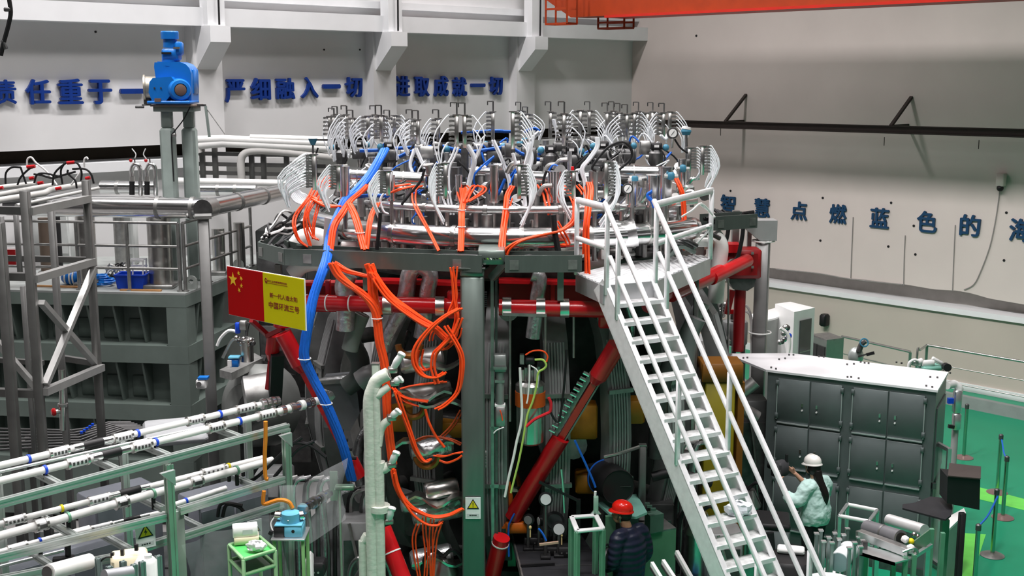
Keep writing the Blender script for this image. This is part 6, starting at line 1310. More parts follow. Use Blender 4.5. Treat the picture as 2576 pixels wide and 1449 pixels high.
# ================================================================ WAVEGUIDE FRAME, LOWER LEFT
def prof_bar(mb, a, b, w=.075, up=(0, 0, 1)):
    """slotted aluminium profile: four corner lips round a recessed core"""
    a, b = V(a), V(b); Y = (b - a).normalized(); up = V(up)
    if abs(Y.dot(up)) > .9: up = V((.7, -.7, 0))
    X = Y.cross(up).normalized(); Z = X.cross(Y)
    mb.bar(a, b, w * .80, w * .80, up)
    for i in (-1, 1):
        for j in (-1, 1): mb.bar(a + X * i * w * .34 + Z * j * w * .34, b + X * i * w * .34 + Z * j * w * .34, w * .32, w * .32, up)
    return mb
wf = thing('waveguide_rack', 'slotted aluminium profile frame carrying the white waveguide tubes', 'frame', (P(425, 1300, 11.2).x, 11.2, 0))
pg = M('profile_alu', (.48, .52, .50), .34, metal=.7, var=.06)
ZA, ZB, ZC, ZD = 2.86, 2.27, 1.97, 1.62
def hb(u0, v0, u1, v1, z, w_=.075, par=None): return prof_bar(MB(), PZ(u0, v0, z), PZ(u1, v1, z), w_).build('cross_rail', pg, par or wf)
hb(-60, 1282, 724, 1073, ZA); hb(-60, 1416, 418, 1300, ZB); hb(450, 1285, 713, 1205, ZB); hb(450, 1352, 710, 1268, ZC); hb(352, 1380, 425, 1357, ZC); hb(-60, 1470, 300, 1400, ZC - .1)
def leg_at(u, v, z, w_, h0=0): q = PZ(u, v, z); return prof_bar(MB(), (q.x, q.y, h0), (q.x, q.y, z), w_).build('leg', M('profile_bounce_green', (.34, .44, .37), .34, metal=.7, var=.08), wf)  # green floor bounce put into the leg colour
leg_at(423, 1168, ZA - .04, .075); leg_at(719, 1078, ZA - .04, .075)
q = PZ(439, 1283, ZB); MB().box((q.x + .03, q.y, ZB / 2), (.11, .075, ZB), (.7, .7, 0), (-.7, .7, 0), ch=.006).build('leg', M('profile_bounce_green', (.34, .44, .37), .34, metal=.7, var=.08), wf)
for u, v, z in ((350, 1130, 2.75), (665, 1065, 2.75), (30, 1215, 2.75)): # rear legs
    q = PZ(u, v, z) + V((-.25, .25, 0)); prof_bar(MB(), (q.x, q.y, 0), (q.x, q.y, z), .07).build('leg', pg, wf)
for u, v, z, L in ((160, 1225, ZA, 1), (430, 1150, ZA, 1), (610, 1103, ZA, 1), (300, 1185, ZA, 1), (190, 1350, ZB, 1), (410, 1280, ZB, 1), (640, 1222, ZB, 1), (510, 1330, ZC, 1), (330, 1385, ZC, 1), (140, 1430, ZC - .1, 1)):
    q = PZ(u, v, z); prof_bar(MB(), q, q + V((-.48, .47, 0)), .06).build('cross_arm', pg, wf)
for u, v, z in ((700, 1095, ZA), (400, 1190, ZA)): # gusset plates in the corners
    q = PZ(u, v, z); MB().prism([q, q + V((.10, .12, 0)), q + V((.10, .12, -.16))], (.03, -.03, 0)).build('gusset', pg, wf)
# sheets of clear film hanging on the frame
fm = MB(); n = 12
pts0 = [PZ(452 + 258 * i / n, 1352 - 84 * i / n + 14, ZC - .02) for i in range(n + 1)]
fv = []
for i, p in enumerate(pts0):
    for j in range(9): fv.append(p + V((.06 * math.sin(i * 1.3 + j * .8) + .03, -.05 * math.cos(i * 1.1 + j), -.16 * j)))
fm.add(fv, [(i * 9 + j, i * 9 + j + 1, (i + 1) * 9 + j + 1, (i + 1) * 9 + j) for i in range(n) for j in range(8)])
tag(fm.build('clear_sheet', film, ang=80), 'clear plastic sheet hanging below the waveguide frame', 'sheet')
fm = MB(); fv = []
for i in range(12):
    for j in range(8):
        a_, b_ = P(700, 1225, 12.3), P(870, 1150, 13.1); c_ = a_.lerp(b_, i / 11)
        fv.append(c_ + V((.03 * math.sin(i * .7 + j * .9), .04 * math.cos(i * .8 + j * .6) - .05 * j, -.09 * j - .08 * math.sin(i * .29))))
fm.add(fv, [(i * 8 + j, i * 8 + j + 1, (i + 1) * 8 + j + 1, (i + 1) * 8 + j) for i in range(11) for j in range(7)])
tag(fm.build('clear_sheet', film, ang=80), 'clear plastic sheet draped between the frame and the machine', 'sheet')
t = PZ(520, 1085, 2.0); tag(MB().box(P(440, 1085, 14.3), (.75, .9, .10), (.9, .3, 0), (-.3, .9, 0), ch=.04).build('wrapped_box', M('wrapped_grey', (.36, .37, .38), .35, bump=.5, bscale=8)), 'film wrapped flat box behind the upper waveguides', 'box')
# the waveguide tubes themselves
def guide(px, z, r, label, sleeves=(), blacks=(), clips=(), mat=whitepipe, clipmat=blue_b):
    a, b = PZ(*px[0], z), PZ(*px[1], z); d = (b - a).normalized(); Lg = (b - a).length
    t = thing('waveguide_tube', label, 'tube', a.lerp(b, .5) - V((0, 0, r)), 'white waveguide tubes on the frame')
    MB().cyl(a, b, r, n=16).build('tube', mat, t)
    def at(u):  # fraction from pixel column
        lo, hi = 0., 1.
        for _ in range(30):
            m_ = (lo + hi) / 2; q = a.lerp(b, m_); uu = CU + FPX * q.x / (q.y * cp - (q.z - H) * sp)
            lo, hi = (m_, hi) if uu < u else (lo, m_)
        return a.lerp(b, lo)
    for u0, u1 in sleeves:
        p, q = at(u0), at(u1); o = MB().cyl(p, q, r * 1.42, n=12).build('sleeve', M('white_sleeve', (.74, .75, .75), .35, metal=.3), t)
        for f in (.0, .97): MB().cyl(p.lerp(q, f) - d * .012, p.lerp(q, f) + d * .012, r * 1.62, n=12).build('sleeve_ring', steel, o)
        nx = d.cross(V((0, 0, 1))).normalized()
        for k in range(4): MB().box(p.lerp(q, .2 + .2 * k) + nx * r * 1.38, (.02, r * .25, r * .9), d, nx).build('slot', gunmetal, o)
    for u0, u1 in blacks:
        p, q = at(u0), at(u1); MB().cyl(p, q, r * 1.30, n=14).build('dark_section', black_p, t)
        for e in (p, q): MB().cyl(e - d * .10, e + d * .10, r * 1.22, n=14).build('bright_collar', chrome, t)
    for u in clips:
        p = at(u); MB().cyl(p - d * .012, p + d * .012, r * 1.3, n=14).build('clip_band', clipmat, t); MB().cyl(p - V((0, 0, .17)), p - V((0, 0, r)), .022, n=8).build('clip_foot', black_p, t)
    return t
ZW = 2.98
guide(((-60, 1185), (655, 1018)), ZW, .034, 'topmost white waveguide tube with two dark sections', ((125, 170), (288, 330), (473, 510), (595, 640)), ((208, 258),), (72, 346, 553))
guide(((-60, 1200), (640, 1046)), ZW - .05, .016, 'thin rail tube under the topmost waveguide', (), (), (), alu)
guide(((-60, 1225), (720, 1030)), ZW - .04, .036, 'second white waveguide tube from the top with dark section', ((170, 220), (335, 378), (525, 560), (650, 690)), ((255, 302),), (113, 392, 602))
q0, q1 = PZ(655, 1018, ZW), PZ(800, 985, ZW)
t = thing('bellows_coupling', 'steel bellows coupling at the end of the topmost waveguide', 'coupling', q0 - V((0, 0, .06)))
for k in range(4): MB().cyl(q0.lerp(q1, .02 + .08 * k), q0.lerp(q1, .07 + .08 * k), .06 - .008 * (k % 2), n=14).build('ring', (chrome, steel)[k % 2], t)
q0, q1 = PZ(705, 1034, ZW - .04), PZ(800, 1008, ZW - .04)
t = thing('bellows_coupling', 'steel bellows coupling leading the second waveguide to the machine', 'coupling', q0 - V((0, 0, .06)))
for k in range(8): MB().cyl(q0.lerp(q1, .125 * k), q0.lerp(q1, .11 + .125 * k), .058 - .012 * (k % 2), n=14).build('ring', (chrome, whitepipe, steel)[k % 3], t)
guide(((-60, 1333), (660, 1152)), 2.42, .030, 'white waveguide tube in the middle tier with yellow tipped joint', ((12, 62), (225, 275), (510, 565)), ((300, 352),), (155, 575), clipmat=sign_y)
guide(((-60, 1365), (685, 1158)), 2.40, .042, 'thicker white waveguide tube in the middle tier', ((90, 116), (292, 318), (480, 505)), (), (171, 385, 595), clipmat=prof_gr)
guide(((-60, 1405), (225, 1328)), 2.03, .030, 'white waveguide tube of the lowest tier left of the leg', ((22, 66),), (), (100,)); guide(((185, 1342), (420, 1285)), 2.03, .024, 'slim lower waveguide tube with dark end behind the leg', ((232, 280),), ((310, 352),), ())
guide(((432, 1272), (568, 1228)), 2.03, .030, 'short white waveguide tube right of the front leg', (), (), (467,))
guide(((-60, 1440), (160, 1385)), 1.85, .018, 'thin lowest rail tube at the frame edge', (), (), (), alu)
# warning plates on the frame
q = PZ(367, 1340, ZC + .14) + V((.02, -.08, .0)); t = thing('warning_plate', 'white high voltage warning plate clipped to the frame leg', 'sign', q - V((0, 0, .14)))
nx = V((.78, .62, 0)).normalized(); warning_sign(q, nx, V((0, .22, .975)).normalized() if False else V((0, 0, 1)), .20, .26, t, 'bolt')
q = P(641, 1336, 12.6); t = thing('warning_plate', 'warning plate seen behind the clear plastic sheet', 'sign', q - V((0, 0, .14))); warning_sign(q, V((.8, .6, 0)), V((0, 0, 1)), .17, .26, t, 'bolt')
# orange ribbon cable through the frame
for px, r, lab in [([(668, 1060), (668, 1100), (666, 1150), (668, 1200), (675, 1205)], .022, 'orange ribbon cable hanging down the frame end'), ([(664, 1235), (662, 1258), (666, 1268), (700, 1258), (725, 1262), (736, 1278)], .022, 'orange yellow cable curling to the blue instrument')]:
    tag(MB().tube([P(u, v, 12.15) for u, v in px], r, 8, 4).build('ribbon_cable', M('amber_cable', (.66, .22, .02), .45)), lab, 'cable')
for k, px in enumerate([[(760, 1100), (720, 1130), (690, 1160), (640, 1205), (612, 1208)], [(790, 1110), (750, 1130), (715, 1170), (690, 1200)], [(820, 1150), (780, 1120), (740, 1115), (715, 1140)], [(560, 1300), (570, 1270), (600, 1275), (615, 1290)], [(548, 1300), (552, 1275), (565, 1265), (610, 1272)]]):
    tag(MB().tube([P(u, v, 12.6) for u, v in px], .02, 7, 4).build('black_cable', black_r), '%s slack black cable from above at the frame end' % ORD[k], 'cable')
# cream box, white canister, silver rollers, black clamp in the corner
y = 10.6
p = P(318, 1425, y); t = thing('cream_box', 'cream plastic box with black clips in the lower corner', 'box', (p.x, p.y, 0)); zc_ = P(318, 1402, y).z
MB().box((p.x, p.y + .1, zc_ - .15), (.34, .26, .30), (.88, .35, 0), (-.35, .88, 0), ch=.025).build('body', cream_p, t); MB().box((p.x, p.y + .1, (zc_ - .3) / 2), (.30, .22, zc_ - .3), (.88, .35, 0), (-.35, .88, 0)).build('pedestal', pg, t)
for u, v in ((283, 1398), (308, 1390), (343, 1377)): MB().box(P(u, v, y + .05), (.03, .03, .06)).build('clip', black_p, t)
p = P(366, 1430, 10.3); t = thing('white_canister', 'white square canister among green bars', 'canister', (p.x, p.y, 0)); zc_ = P(366, 1403, 10.3).z
MB().box((p.x, p.y, zc_ / 2), (.19, .18, zc_), ch=.04).build('body', white_p, t); MB().cyl((p.x + .03, p.y, zc_ - .01), (p.x + .03, p.y, zc_ + .03), .035, n=12).build('cap', white_p, t)
for u, v, yy in ((247, 1405, 10.4), (357, 1413, 10.1), (398, 1398, 10.4), (275, 1425, 10.2), (309, 1412, 10.2), (337, 1420, 10.2)):
    q = P(u, v, yy); tag(prof_bar(MB(), (q.x, q.y, 0), q, .05).build('profile_stub', M('bar_grey_green', (.22, .28, .27), .35, metal=.5)), {247: 'grey upright bar left of the cream box', 357: 'green grey upright bar before the white canister', 398: 'green grey upright bar right of the white canister', 275: 'short grey bar under the cream box', 309: 'short grey bar at the cream box middle', 337: 'short grey bar at the cream box end'}[u], 'bar')
p, q = P(122, 1440, 10.2), P(225, 1412, 10.7); t = thing('silver_roller', 'silver sheathed roller beside the black clamp', 'roller', p - V((0, 0, .13))); MB().cyl(p, q, .075, n=22).build('shell', whitepipe, t); MB().cyl(p - (q - p) * .04, p, .06, n=18).build('end', steel, t)
p, q = P(262, 1450, 9.9), P(330, 1440, 10.1); tag(MB().cyl(p, q, .06, n=20).build('grey_roller', M('roller_pale', (.42, .43, .45), .35, metal=.5)), 'pale grey roller in front of the cream box', 'roller')
p = P(160, 1408, 10.9); t = thing('black_clamp', 'black clamp block with knob on the lower rail', 'clamp', p - V((0, 0, .06))); MB().box(p, (.20, .08, .06), (.9, .3, 0), (-.3, .9, 0), ch=.01).build('foot', black_p, t); MB().box(p + V((.04, .02, .07)), (.05, .05, .12), ch=.01).build('block', black_p, t); MB().cyl(p + V((.04, .02, .12)), p + V((.04, .02, .16)), .03, n=10).build('knob', black_p, t)
tag(MB().tube([P(250, 1440, 10.4), P(252, 1415, 10.4), P(265, 1403, 10.4), P(280, 1402, 10.5)], .008, 6, 4).build('black_lead', black_r), 'thin black lead curling up to the cream box', 'cable')
# grey floor cabinets glimpsed below the frame
for u, v, y, w_, h_, lab in [(150, 1300, 12.6, 1.6, 1.5, 'long dark grey cabinet under the waveguide frame'), (560, 1200, 13.2, .9, 1.9, 'grey cabinet behind the waveguide frame end'), (300, 1250, 13.2, .8, 1.9, 'grey cabinet behind the middle of waveguide frame')]:
    p = P(u, v, y); t = thing('grey_cabinet', lab, 'cabinet', (p.x, p.y, 0)); MB().box((p.x, p.y, h_ / 2), (w_, .5, h_), (.72, .69, 0), (-.69, .72, 0), ch=.015).build('body', M('slate_cabinet', (.13, .14, .16), .4, metal=.2), t)
    for f in (-.25, .25): MB().box(V((p.x, p.y, h_ / 2)) + V((.72, .69, 0)) * w_ * f + V((.69, -.72, 0)) * .255, (w_ * .46, .015, h_ * .9), (.72, .69, 0), (-.69, .72, 0)).build('door', M('slate_cabinet', (.13, .14, .16), .4, metal=.2), t)
# ---------------------------------------------------------------- blue instrument on stand, green trolley with boxes
y = 12.0; k_ = y / 2870
p = P(728, 1352, y); zt_ = P(728, 1350, y).z
t = thing('instrument_stand', 'small green legged stand with steel plate under the blue instrument', 'stand', (p.x, p.y, 0))
for dx in (-.15, .15):
    for dy in (-.05, .22): MB().box((p.x + dx, p.y + dy, zt_ / 2), (.035, .035, zt_), ch=.003).build('leg', M('bright_green_profile', (.20, .42, .16), .35, metal=.3), t)
MB().box((p.x, p.y + .08, zt_), (.36, .36, .02), ch=.004).build('plate', alu, t)
for z_ in (.25, .7): MB().box((p.x, p.y + .08, z_), (.30, .27, .015)).build('shelf', dullsteel, t)
t = thing('blue_instrument', 'pale blue round headed instrument on the small stand', 'instrument', (p.x, p.y + .06, zt_ + .01))
q = V((p.x, p.y + .06, zt_ + .012)); MB().box(q + V((.05, 0, .06)), (.19, .22, .12), ch=.008).build('body', cyan_p, t); MB().box(q + V((-.10, 0, .055)), (.11, .22, .11), ch=.006).build('dark_side', black_p, t); MB().box(q + V((0, 0, .128)), (.29, .23, .016), ch=.004).build('lid', cyan_p, t)
MB().cyl(q + V((.01, .0, .13)), q + V((.01, 0, .235)), .098, n=26).build('round_head', cyan_p, t)
MB().cyl(q + V((.05, -.112, .065)), q + V((.05, -.105, .065)), .018, n=12).build('port', black_p, t); MB().ball(q + V((.0, -.098, .18)), .008, 8, 5).build('lens', white_p, t)
MB().lathe([(0, 0), (.05, 0), (.045, .06), (0, .07)], q + V((-.10, .02, .19)), (-1, 0, .1), 14).build('left_flange', chrome, t); MB().lathe([(0, 0), (.05, 0), (.05, .04), (0, .05)], q + V((.10, .02, .19)), (1, .3, .1), 14).build('right_flange', chrome, t)
MB().bar(q + V((-.17, -.08, .03)), q + V((-.21, -.08, .05)), .04).build('knob', black_p, t)
MB().tube([q + V((-.15, .0, .20)), q + V((-.2, -.02, .12)), q + V((-.17, -.05, .03))], .008, 6, 4).build('lead', white_p, t)
# corrugated link tube
a, b = P(762, 1280, 12.2), P(830, 1240, 13.0); t = thing('corrugated_tube', 'shiny corrugated tube joining blue instrument to the machine', 'tube', a - V((0, 0, .06)))
for k in range(9): MB().cyl(a.lerp(b, k / 9), a.lerp(b, k / 9 + .075), .05 if k % 3 else .066, n=14).build('ring', (chrome, steel)[k % 2], t)
for px, w_ in (((843, 1200), .09),): MB().box(P(840, 1222, 13.1), (.09, .02, .35)).build('end_plate', M('mid_green_steel', (.20, .30, .22), .35, metal=.6), t)
b_ = P(854, 1232, 13.0); t = thing('slim_pole', 'slim pale green pole on a dark round base', 'pole', (b_.x, b_.y, 0)); MB().cyl((b_.x, b_.y, .02), b_, .016, n=10).build('pole', M('pale_green_pole', (.42, .50, .40), .35, metal=.4), t); MB().lathe([(0, 0), (.14, 0), (.13, .02), (0, .03)], (b_.x, b_.y, 0), (0, 0, 1), 22).build('base', gunmetal, t); MB().box(b_ + V((.06, 0, .03)), (.22, .1, .05), ch=.01).build('head', M('mid_green_steel', (.20, .30, .22), .35, metal=.6), t)
p = P(795, 1425, 12.6); t = thing('black_projector', 'black box lamp with small dials low beside the slim pole', 'lamp', (p.x, p.y, p.z - .10)); MB().box(p, (.22, .2, .16), ch=.02).build('body', black_p, t)
for k in range(3): MB().cyl(p + V((-.06 + .05 * k, -.10, -.03)), p + V((-.06 + .05 * k, -.106, -.03)), .012, n=10).build('dial', dullsteel, t)
MB().box((p.x, p.y, (p.z - .09) / 2), (.15, .12, p.z - .09)).build('pedestal', gunmetal, t)
p = P(777, 1415, 12.4); tag(MB().box((p.x, p.y, p.z / 2 + .08), (.07, .3, p.z), ch=.03).build('white_board', white_p), 'narrow upright white board left of the black projector', 'board')
t = PZ(0, 0, -1) if False else None
yt = 11.5; a_ = P(575, 1370, yt); zt_ = a_.z
t = thing('green_trolley', 'light green framed trolley with two shelves in the lower left', 'trolley', (P(632, 1400, yt).x, yt, 0))
c_ = [PZ(576, 1371, zt_), PZ(612, 1408, zt_), PZ(692, 1384, zt_), PZ(652, 1350, zt_)]
lg = M('trolley_green', (.26, .46, .24), .4, metal=.2)
for q in c_: MB().box((q.x, q.y, zt_ / 2), (.035, .035, zt_), ch=.004).build('leg', lg, t)
for z_ in (zt_, zt_ - .16, .35):
    for i in range(4): MB().bar(V((c_[i].x, c_[i].y, z_)), V((c_[(i + 1) % 4].x, c_[(i + 1) % 4].y, z_)), .03, ch=.003).build('rail', lg, t)
    MB().prism([V((q.x, q.y, z_ - .02)) for q in c_], (0, 0, .008)).build('shelf', M('bright_shelf_green', (.08, .50, .12), .4) if z_ == zt_ else M('shelf_grey', (.2, .22, .2), .5), t)
q = PZ(612, 1368, zt_); t = thing('cream_carton', 'flat cream carton under the white box on the trolley', 'carton', q); MB().box(q + V((.02, .06, .035)), (.25, .16, .07), (.95, .25, 0), (-.25, .95, 0), ch=.004).build('carton', cream_p, t); MB().box(q + V((.02, .06, .071)), (.24, .03, .002), (.95, .25, 0), (-.25, .95, 0)).build('tape', paperw, t)
q2 = q + V((.01, .06, .072)); t = thing('white_box', 'white carton lying on top of the cream carton', 'carton', q2); MB().box(q2 + V((0, 0, .055)), (.25, .13, .11), (.95, .25, 0), (-.25, .95, 0), ch=.006).build('carton', white_p, t); MB().box(q2 + V((.04, -.066, .055)), (.10, .002, .05), (.95, .25, 0), (-.25, .95, 0)).build('label_patch', M('sign_label_grey', (.55, .57, .58), .6), t)
q = PZ(645, 1385, zt_); m = MB().ball(q + V((0, 0, .05)), .08, 14, 9, (1.3, .8, .65)); rr = random.Random(3); m.v = [(x + rr.uniform(-.012, .012), y_ + rr.uniform(-.012, .012), max(zt_, z + rr.uniform(-.012, .012))) for x, y_, z in m.v]
tag(m.build('foil_parcel', M('white_foil', (.70, .72, .72), .3, metal=.4, bump=.4, bscale=20), ang=20), 'crumpled white foil parcel on the green trolley', 'parcel')
# ---------------------------------------------------------------- tape wrapped twin pipe with branch handles
yw = 12.55
t = thing('wrapped_riser', 'cream tape wrapped twin riser pipe with elbow arms', 'pipe', (P(940, 1449, yw).x, yw, 0))
def vp(u, v): return P(u, v, yw)
b_ = vp(939, 1440); b0 = V((b_.x, b_.y, 0)); rw = .072
MB().tube([b0, V((b_.x, b_.y, 1.2)), V((b_.x, b_.y, vp(939, 1100).z)), V((b_.x, b_.y, vp(939, 1010).z)), vp(938, 975) + V((.005, 0, 0)), vp(950, 955), vp(977, 940)], rw, 18, 4).build('main_pipe', tape, t)
x2 = b_.x + .075; MB().tube([V((x2, b_.y - .03, 0)), V((x2, b_.y - .03, vp(955, 1030).z)), V((x2, b_.y - .03, vp(955, 1000).z)), vp(960, 985) + V((0, -.03, 0)), vp(978, 972)], .042, 14, 4).build('second_pipe', tape, t)
MB().tube([V((x2 + .01, b_.y - .02, vp(955, 1120).z)), vp(957, 1085), vp(966, 1067), vp(978, 1058)], .045, 12, 4).build('branch', tape, t)
MB().tube([V((x2 + .01, b_.y - .02, 0)), V((x2 + .02, b_.y - .02, vp(955, 1200).z)), vp(962, 1185), vp(978, 1172)], .052, 12, 4).build('branch', tape, t)
MB().cyl(vp(955, 1285), vp(955, 1270), .115, n=18).build('tape_band', tape, t)
x3 = P(912, 1400, yw).x; MB().tube([V((x3, yw + .05, 0)), V((x3, yw + .05, P(912, 1390, yw).z)), P(914, 1366, yw) + V((0, .05, 0)), P(920, 1350, yw) + V((.01, .05, 0))], .05, 14, 4).build('side_pipe', tape, t)
for u, v, du, dv, lab in [(988, 930, 22, -38, 'upper white lever valve on the wrapped riser'), (993, 962, 15, -8, 'second white lever valve on the wrapped riser'), (985, 1050, 17, -15, 'third white lever valve down the wrapped riser'), (985, 1168, 12, -28, 'fourth white lever valve down the wrapped riser'), (978, 1310, 8, -30, 'lowest white lever valve on the wrapped riser')]:
    q = P(u, v, yw); t = thing('lever_valve', lab, 'valve', q - V((0, 0, .05)))
    MB().box(q, (.10, .10, .06), (1, .2, 0), (-.2, 1, 0), ch=.01).build('clamp', M('brass_grey', (.34, .33, .30), .35, metal=.8), t)
    e = P(u + du, v + dv, yw - .05); MB().tube([q, q.lerp(e, .5) + V((0, -.01, .01)), e], lambda f: .042 - .016 * abs(f - .5), 12, 4).build('lever', white_p, t)
    MB().box(e, (.06, .07, .085), (e - q), (0, 1, 0), (e - q).cross(V((0, 1, 0))), ch=.018).build('lever_end', white_p, t)
p = P(945, 915, yw + .1); t = thing('green_stub', 'short green grey post behind the wrapped riser head', 'post', (p.x, p.y, 0)); MB().box((p.x, p.y, p.z / 2), (.085, .085, p.z), ch=.008).build('shaft', M('stub_green', (.24, .29, .24), .4), t); MB().box((p.x, p.y, p.z + .006), (.09, .09, .012)).build('cap', dullsteel, t)
# ---------------------------------------------------------------- centre right: pump, piston unit, optical table
q = P(1334, 1035, 13.45); S = 13.45 / 2890
t = thing('banded_pump', 'silver cylinder pump with orange band and wires', 'pump', P(1334, 1118, 13.45))
zz = lambda v: P(1334, v, 13.45).z
MB().lathe([(0, 0), (.12, 0), (.155, .03), (.165, .10), (.165, zz(1018) - zz(1115))], P(1334, 1115, 13.45), (0, 0, 1), 26).build('lower_body', M('satin_green_steel', (.42, .48, .44), .25, metal=.9), t)
MB().cyl(P(1334, 1018, 13.45), P(1334, 983, 13.45), .178, n=26).build('orange_band', M('rust_orange_band', (.45, .08, .008), .5), t); MB().lathe([(0, 0), (.172, 0), (.172, .08), (.13, .12), (0, .12)], P(1334, 983, 13.45), (0, 0, 1), 26).build('upper_body', steel, t)
for k in range(6): MB().cyl(P(1315 + 8 * k, 958, 13.4 + .05 * (k % 2)), P(1315 + 8 * k, 930 - 6 * (k % 3), 13.4), .02, n=8).build('terminal', (steel, dullsteel)[k % 2], t)
MB().box(P(1333, 907, 13.4), (.11, .10, .075), ch=.012).build('black_plug', black_p, t); MB().box(P(1313, 903, 13.4), (.05, .08, .11)).build('side_plug', M('satin_green_steel', (.42, .48, .44), .25, metal=.9), t); MB().box(P(1358, 916, 13.4), (.06, .06, .05)).build('side_plug', black_p, t)
for px, m_, r in [([(1322, 893), (1340, 883), (1365, 883), (1377, 895), (1375, 910)], orange_c, .010), ([(1345, 905), (1365, 905), (1374, 918), (1368, 928), (1354, 938), (1350, 970), (1340, 1010), (1328, 1040), (1322, 1070), (1315, 1110), (1305, 1160), (1295, 1200), (1285, 1240)], M('yellow_green_wire', (.40, .58, .12), .5), .013), ([(1308, 925), (1310, 970), (1313, 1030), (1310, 1070), (1300, 1110), (1292, 1150), (1280, 1200), (1270, 1250)], whitepipe, .016), ([(1332, 918), (1332, 950), (1328, 1000), (1325, 1015)], whitepipe, .010), ([(1336, 920), (1350, 930), (1354, 945), (1352, 975)], whitepipe, .008), ([(1380, 1000), (1386, 1015), (1384, 1035), (1372, 1042), (1345, 1055), (1324, 1073)], M('red_hose', (.6, .02, .03), .4), .018), ([(1384, 1035), (1395, 1055), (1405, 1060), (1412, 1030), (1420, 960), (1425, 880)], black_r, .014)]:
    MB().tube([P(u, v, 13.22) for u, v in px], r, 7, 4).build('wire', m_, t)
t = thing('piston_unit', 'grey piston cylinder unit with box head left of the banded pump', 'actuator', P(1258, 1080, 13.3))
MB().box(P(1258, 912, 13.3), (.14, .12, .20), ch=.01).build('head_box', M('piston_grey', (.24, .26, .25), .4, metal=.4), t); MB().box(P(1258, 926, 13.22), (.15, .02, .03)).build('ledge', dullsteel, t)
MB().cyl(P(1258, 935, 13.3), P(1258, 1018, 13.3), .048, n=16).build('rod', M('piston_grey', (.24, .26, .25), .4, metal=.4), t); MB().box(P(1257, 957, 13.3), (.11, .10, .03)).build('collar', dullsteel, t); MB().box(P(1258, 1018, 13.3), (.12, .10, .02)).build('collar', white_p, t)
MB().box(P(1259, 1045, 13.3), (.12, .11, .24), ch=.012).build('gauge_box', dullsteel, t); MB().tube([P(1258, 1032, 13.2), P(1262, 1045, 13.2), P(1264, 1058, 13.2)], .008, 6, 3).build('amber_lead', orange_c, t); MB().tube([P(1268, 1075, 13.2), P(1250, 1082, 13.2), P(1242, 1090, 13.2)], .008, 6, 3).build('lead', white_p, t)
for u, v0, v1 in ((1283, 780, 1060), (1372, 792, 905), (1443, 790, 900)): tag(MB().cyl(P(u, v0, 13.35), P(u, v1, 13.35), .014, n=6).build('tie_rod', dullsteel), {1283: 'thin steel rod left of the banded pump', 1372: 'thin steel rod above the banded pump', 1443: 'thin steel rod below the red tube end'}[u], 'rod')
# black drum
t = thing('black_drum', 'black cylinder drum with blue line above the man in red helmet', 'drum', P(1545, 1270, 13.9)); a, b = P(1556, 1226, 13.5), P(1516, 1196, 14.0)
ax = (a - b).normalized(); MB().lathe([(0, 0), (.205, 0), (.215, .03), (.215, (a - b).length - .03), (.207, (a - b).length), (.195, (a - b).length - .012), (0, (a - b).length - .012)], b, ax, 32).build('shell', black_p, t)
MB().bar(a + ax * .0 + V((-.15, 0, .0)), a + V((.15, .04, 0)), .008, .006).build('seam', gunmetal, t); MB().ringtorus(b + ax * .08, .219, .010, 30, 6, ax=(ax.orthogonal().normalized(), ax.cross(ax.orthogonal().normalized()))).build('blue_line', blue_c, t)
for px, lab in [([(1446, 1108), (1470, 1160), (1490, 1205), (1498, 1226)], 'thin blue hose slanting down to the green post'),]: tag(MB().tube([P(u, v, 13.3) for u, v in px], .014, 7, 4).build('blue_hose', blue_c), lab, 'hose')
tag(MB().tube([P(1520, 1150, 13.7), P(1560, 1140, 13.7), P(1608, 1124, 13.8)], .022, 7, 3).build('steel_pipe', steel), 'thin steel pipe from the drum to grey post', 'pipe')
p = P(1617, 1120, 13.9); t = thing('grey_post', 'dark grey post rising from the green plinth', 'post', (p.x, p.y, 1.27)); MB().box((p.x, p.y, (p.z + 1.27) / 2), (.085, .085, p.z - 1.27), ch=.008).build('shaft', M('post_grey_dark', (.17, .17, .165), .4, metal=.5), t); MB().box((p.x, p.y, p.z + .006), (.09, .09, .012)).build('cap', dullsteel, t)
# green plinth
zq = 1.25; c_ = [PZ(1560, 1352, zq), PZ(1701, 1328, zq), PZ(1669, 1303, zq), PZ(1545, 1318, zq)]
t = thing('green_plinth', 'green painted steel plinth with grey top behind the man', 'plinth', (c_[0].x, c_[0].y, 0)); MB().prism([V((q.x, q.y, 0)) for q in c_], (0, 0, zq - .02)).build('block', M('plinth_green', (.09, .22, .13), .4), t); MB().prism([V((q.x, q.y, zq - .02)) for q in c_], (0, 0, .02)).build('top', dullsteel, t)
zq2 = zq + .22; k4 = [PZ(1636, 1298, zq2), PZ(1670, 1292, zq2), PZ(1652, 1282, zq2), PZ(1622, 1288, zq2)]; m = MB().prism([V((q.x, q.y, zq)) for q in k4], (0, 0, .22)); m.build('top_block', M('plinth_green_dark', (.07, .13, .10), .4), t)
zq3 = zq + .30; k5 = [PZ(u, v, zq3) for u, v in ((1503, 1264), (1536, 1294), (1600, 1300), (1628, 1288), (1617, 1268), (1600, 1242), (1560, 1250))]
t = thing('mint_saddle', 'mint green cradle plate under the black drum', 'cradle', k5[0] - V((0, 0, .28))); MB().prism(k5, (0, 0, -.03)).build('plate', mint_p, t); MB().bar(k5[1] - V((0, 0, .02)), k5[1] - V((.0, -.02, 1.5)), .12, .05).build('leg', M('plinth_green', (.09, .22, .13), .4), t); MB().bar(k5[3] + V((-.2, .1, -.03)), k5[3] + V((-.2, .1, -.30)), .2, .2).build('foot', mint_p, t)
for u, v in ((1628, 1268), (1634, 1274), (1643, 1281)): MB().box(PZ(u, v, zq3), (.06, .03, .03)).build('bolt', M('plinth_green_dark', (.07, .13, .10), .4), t)
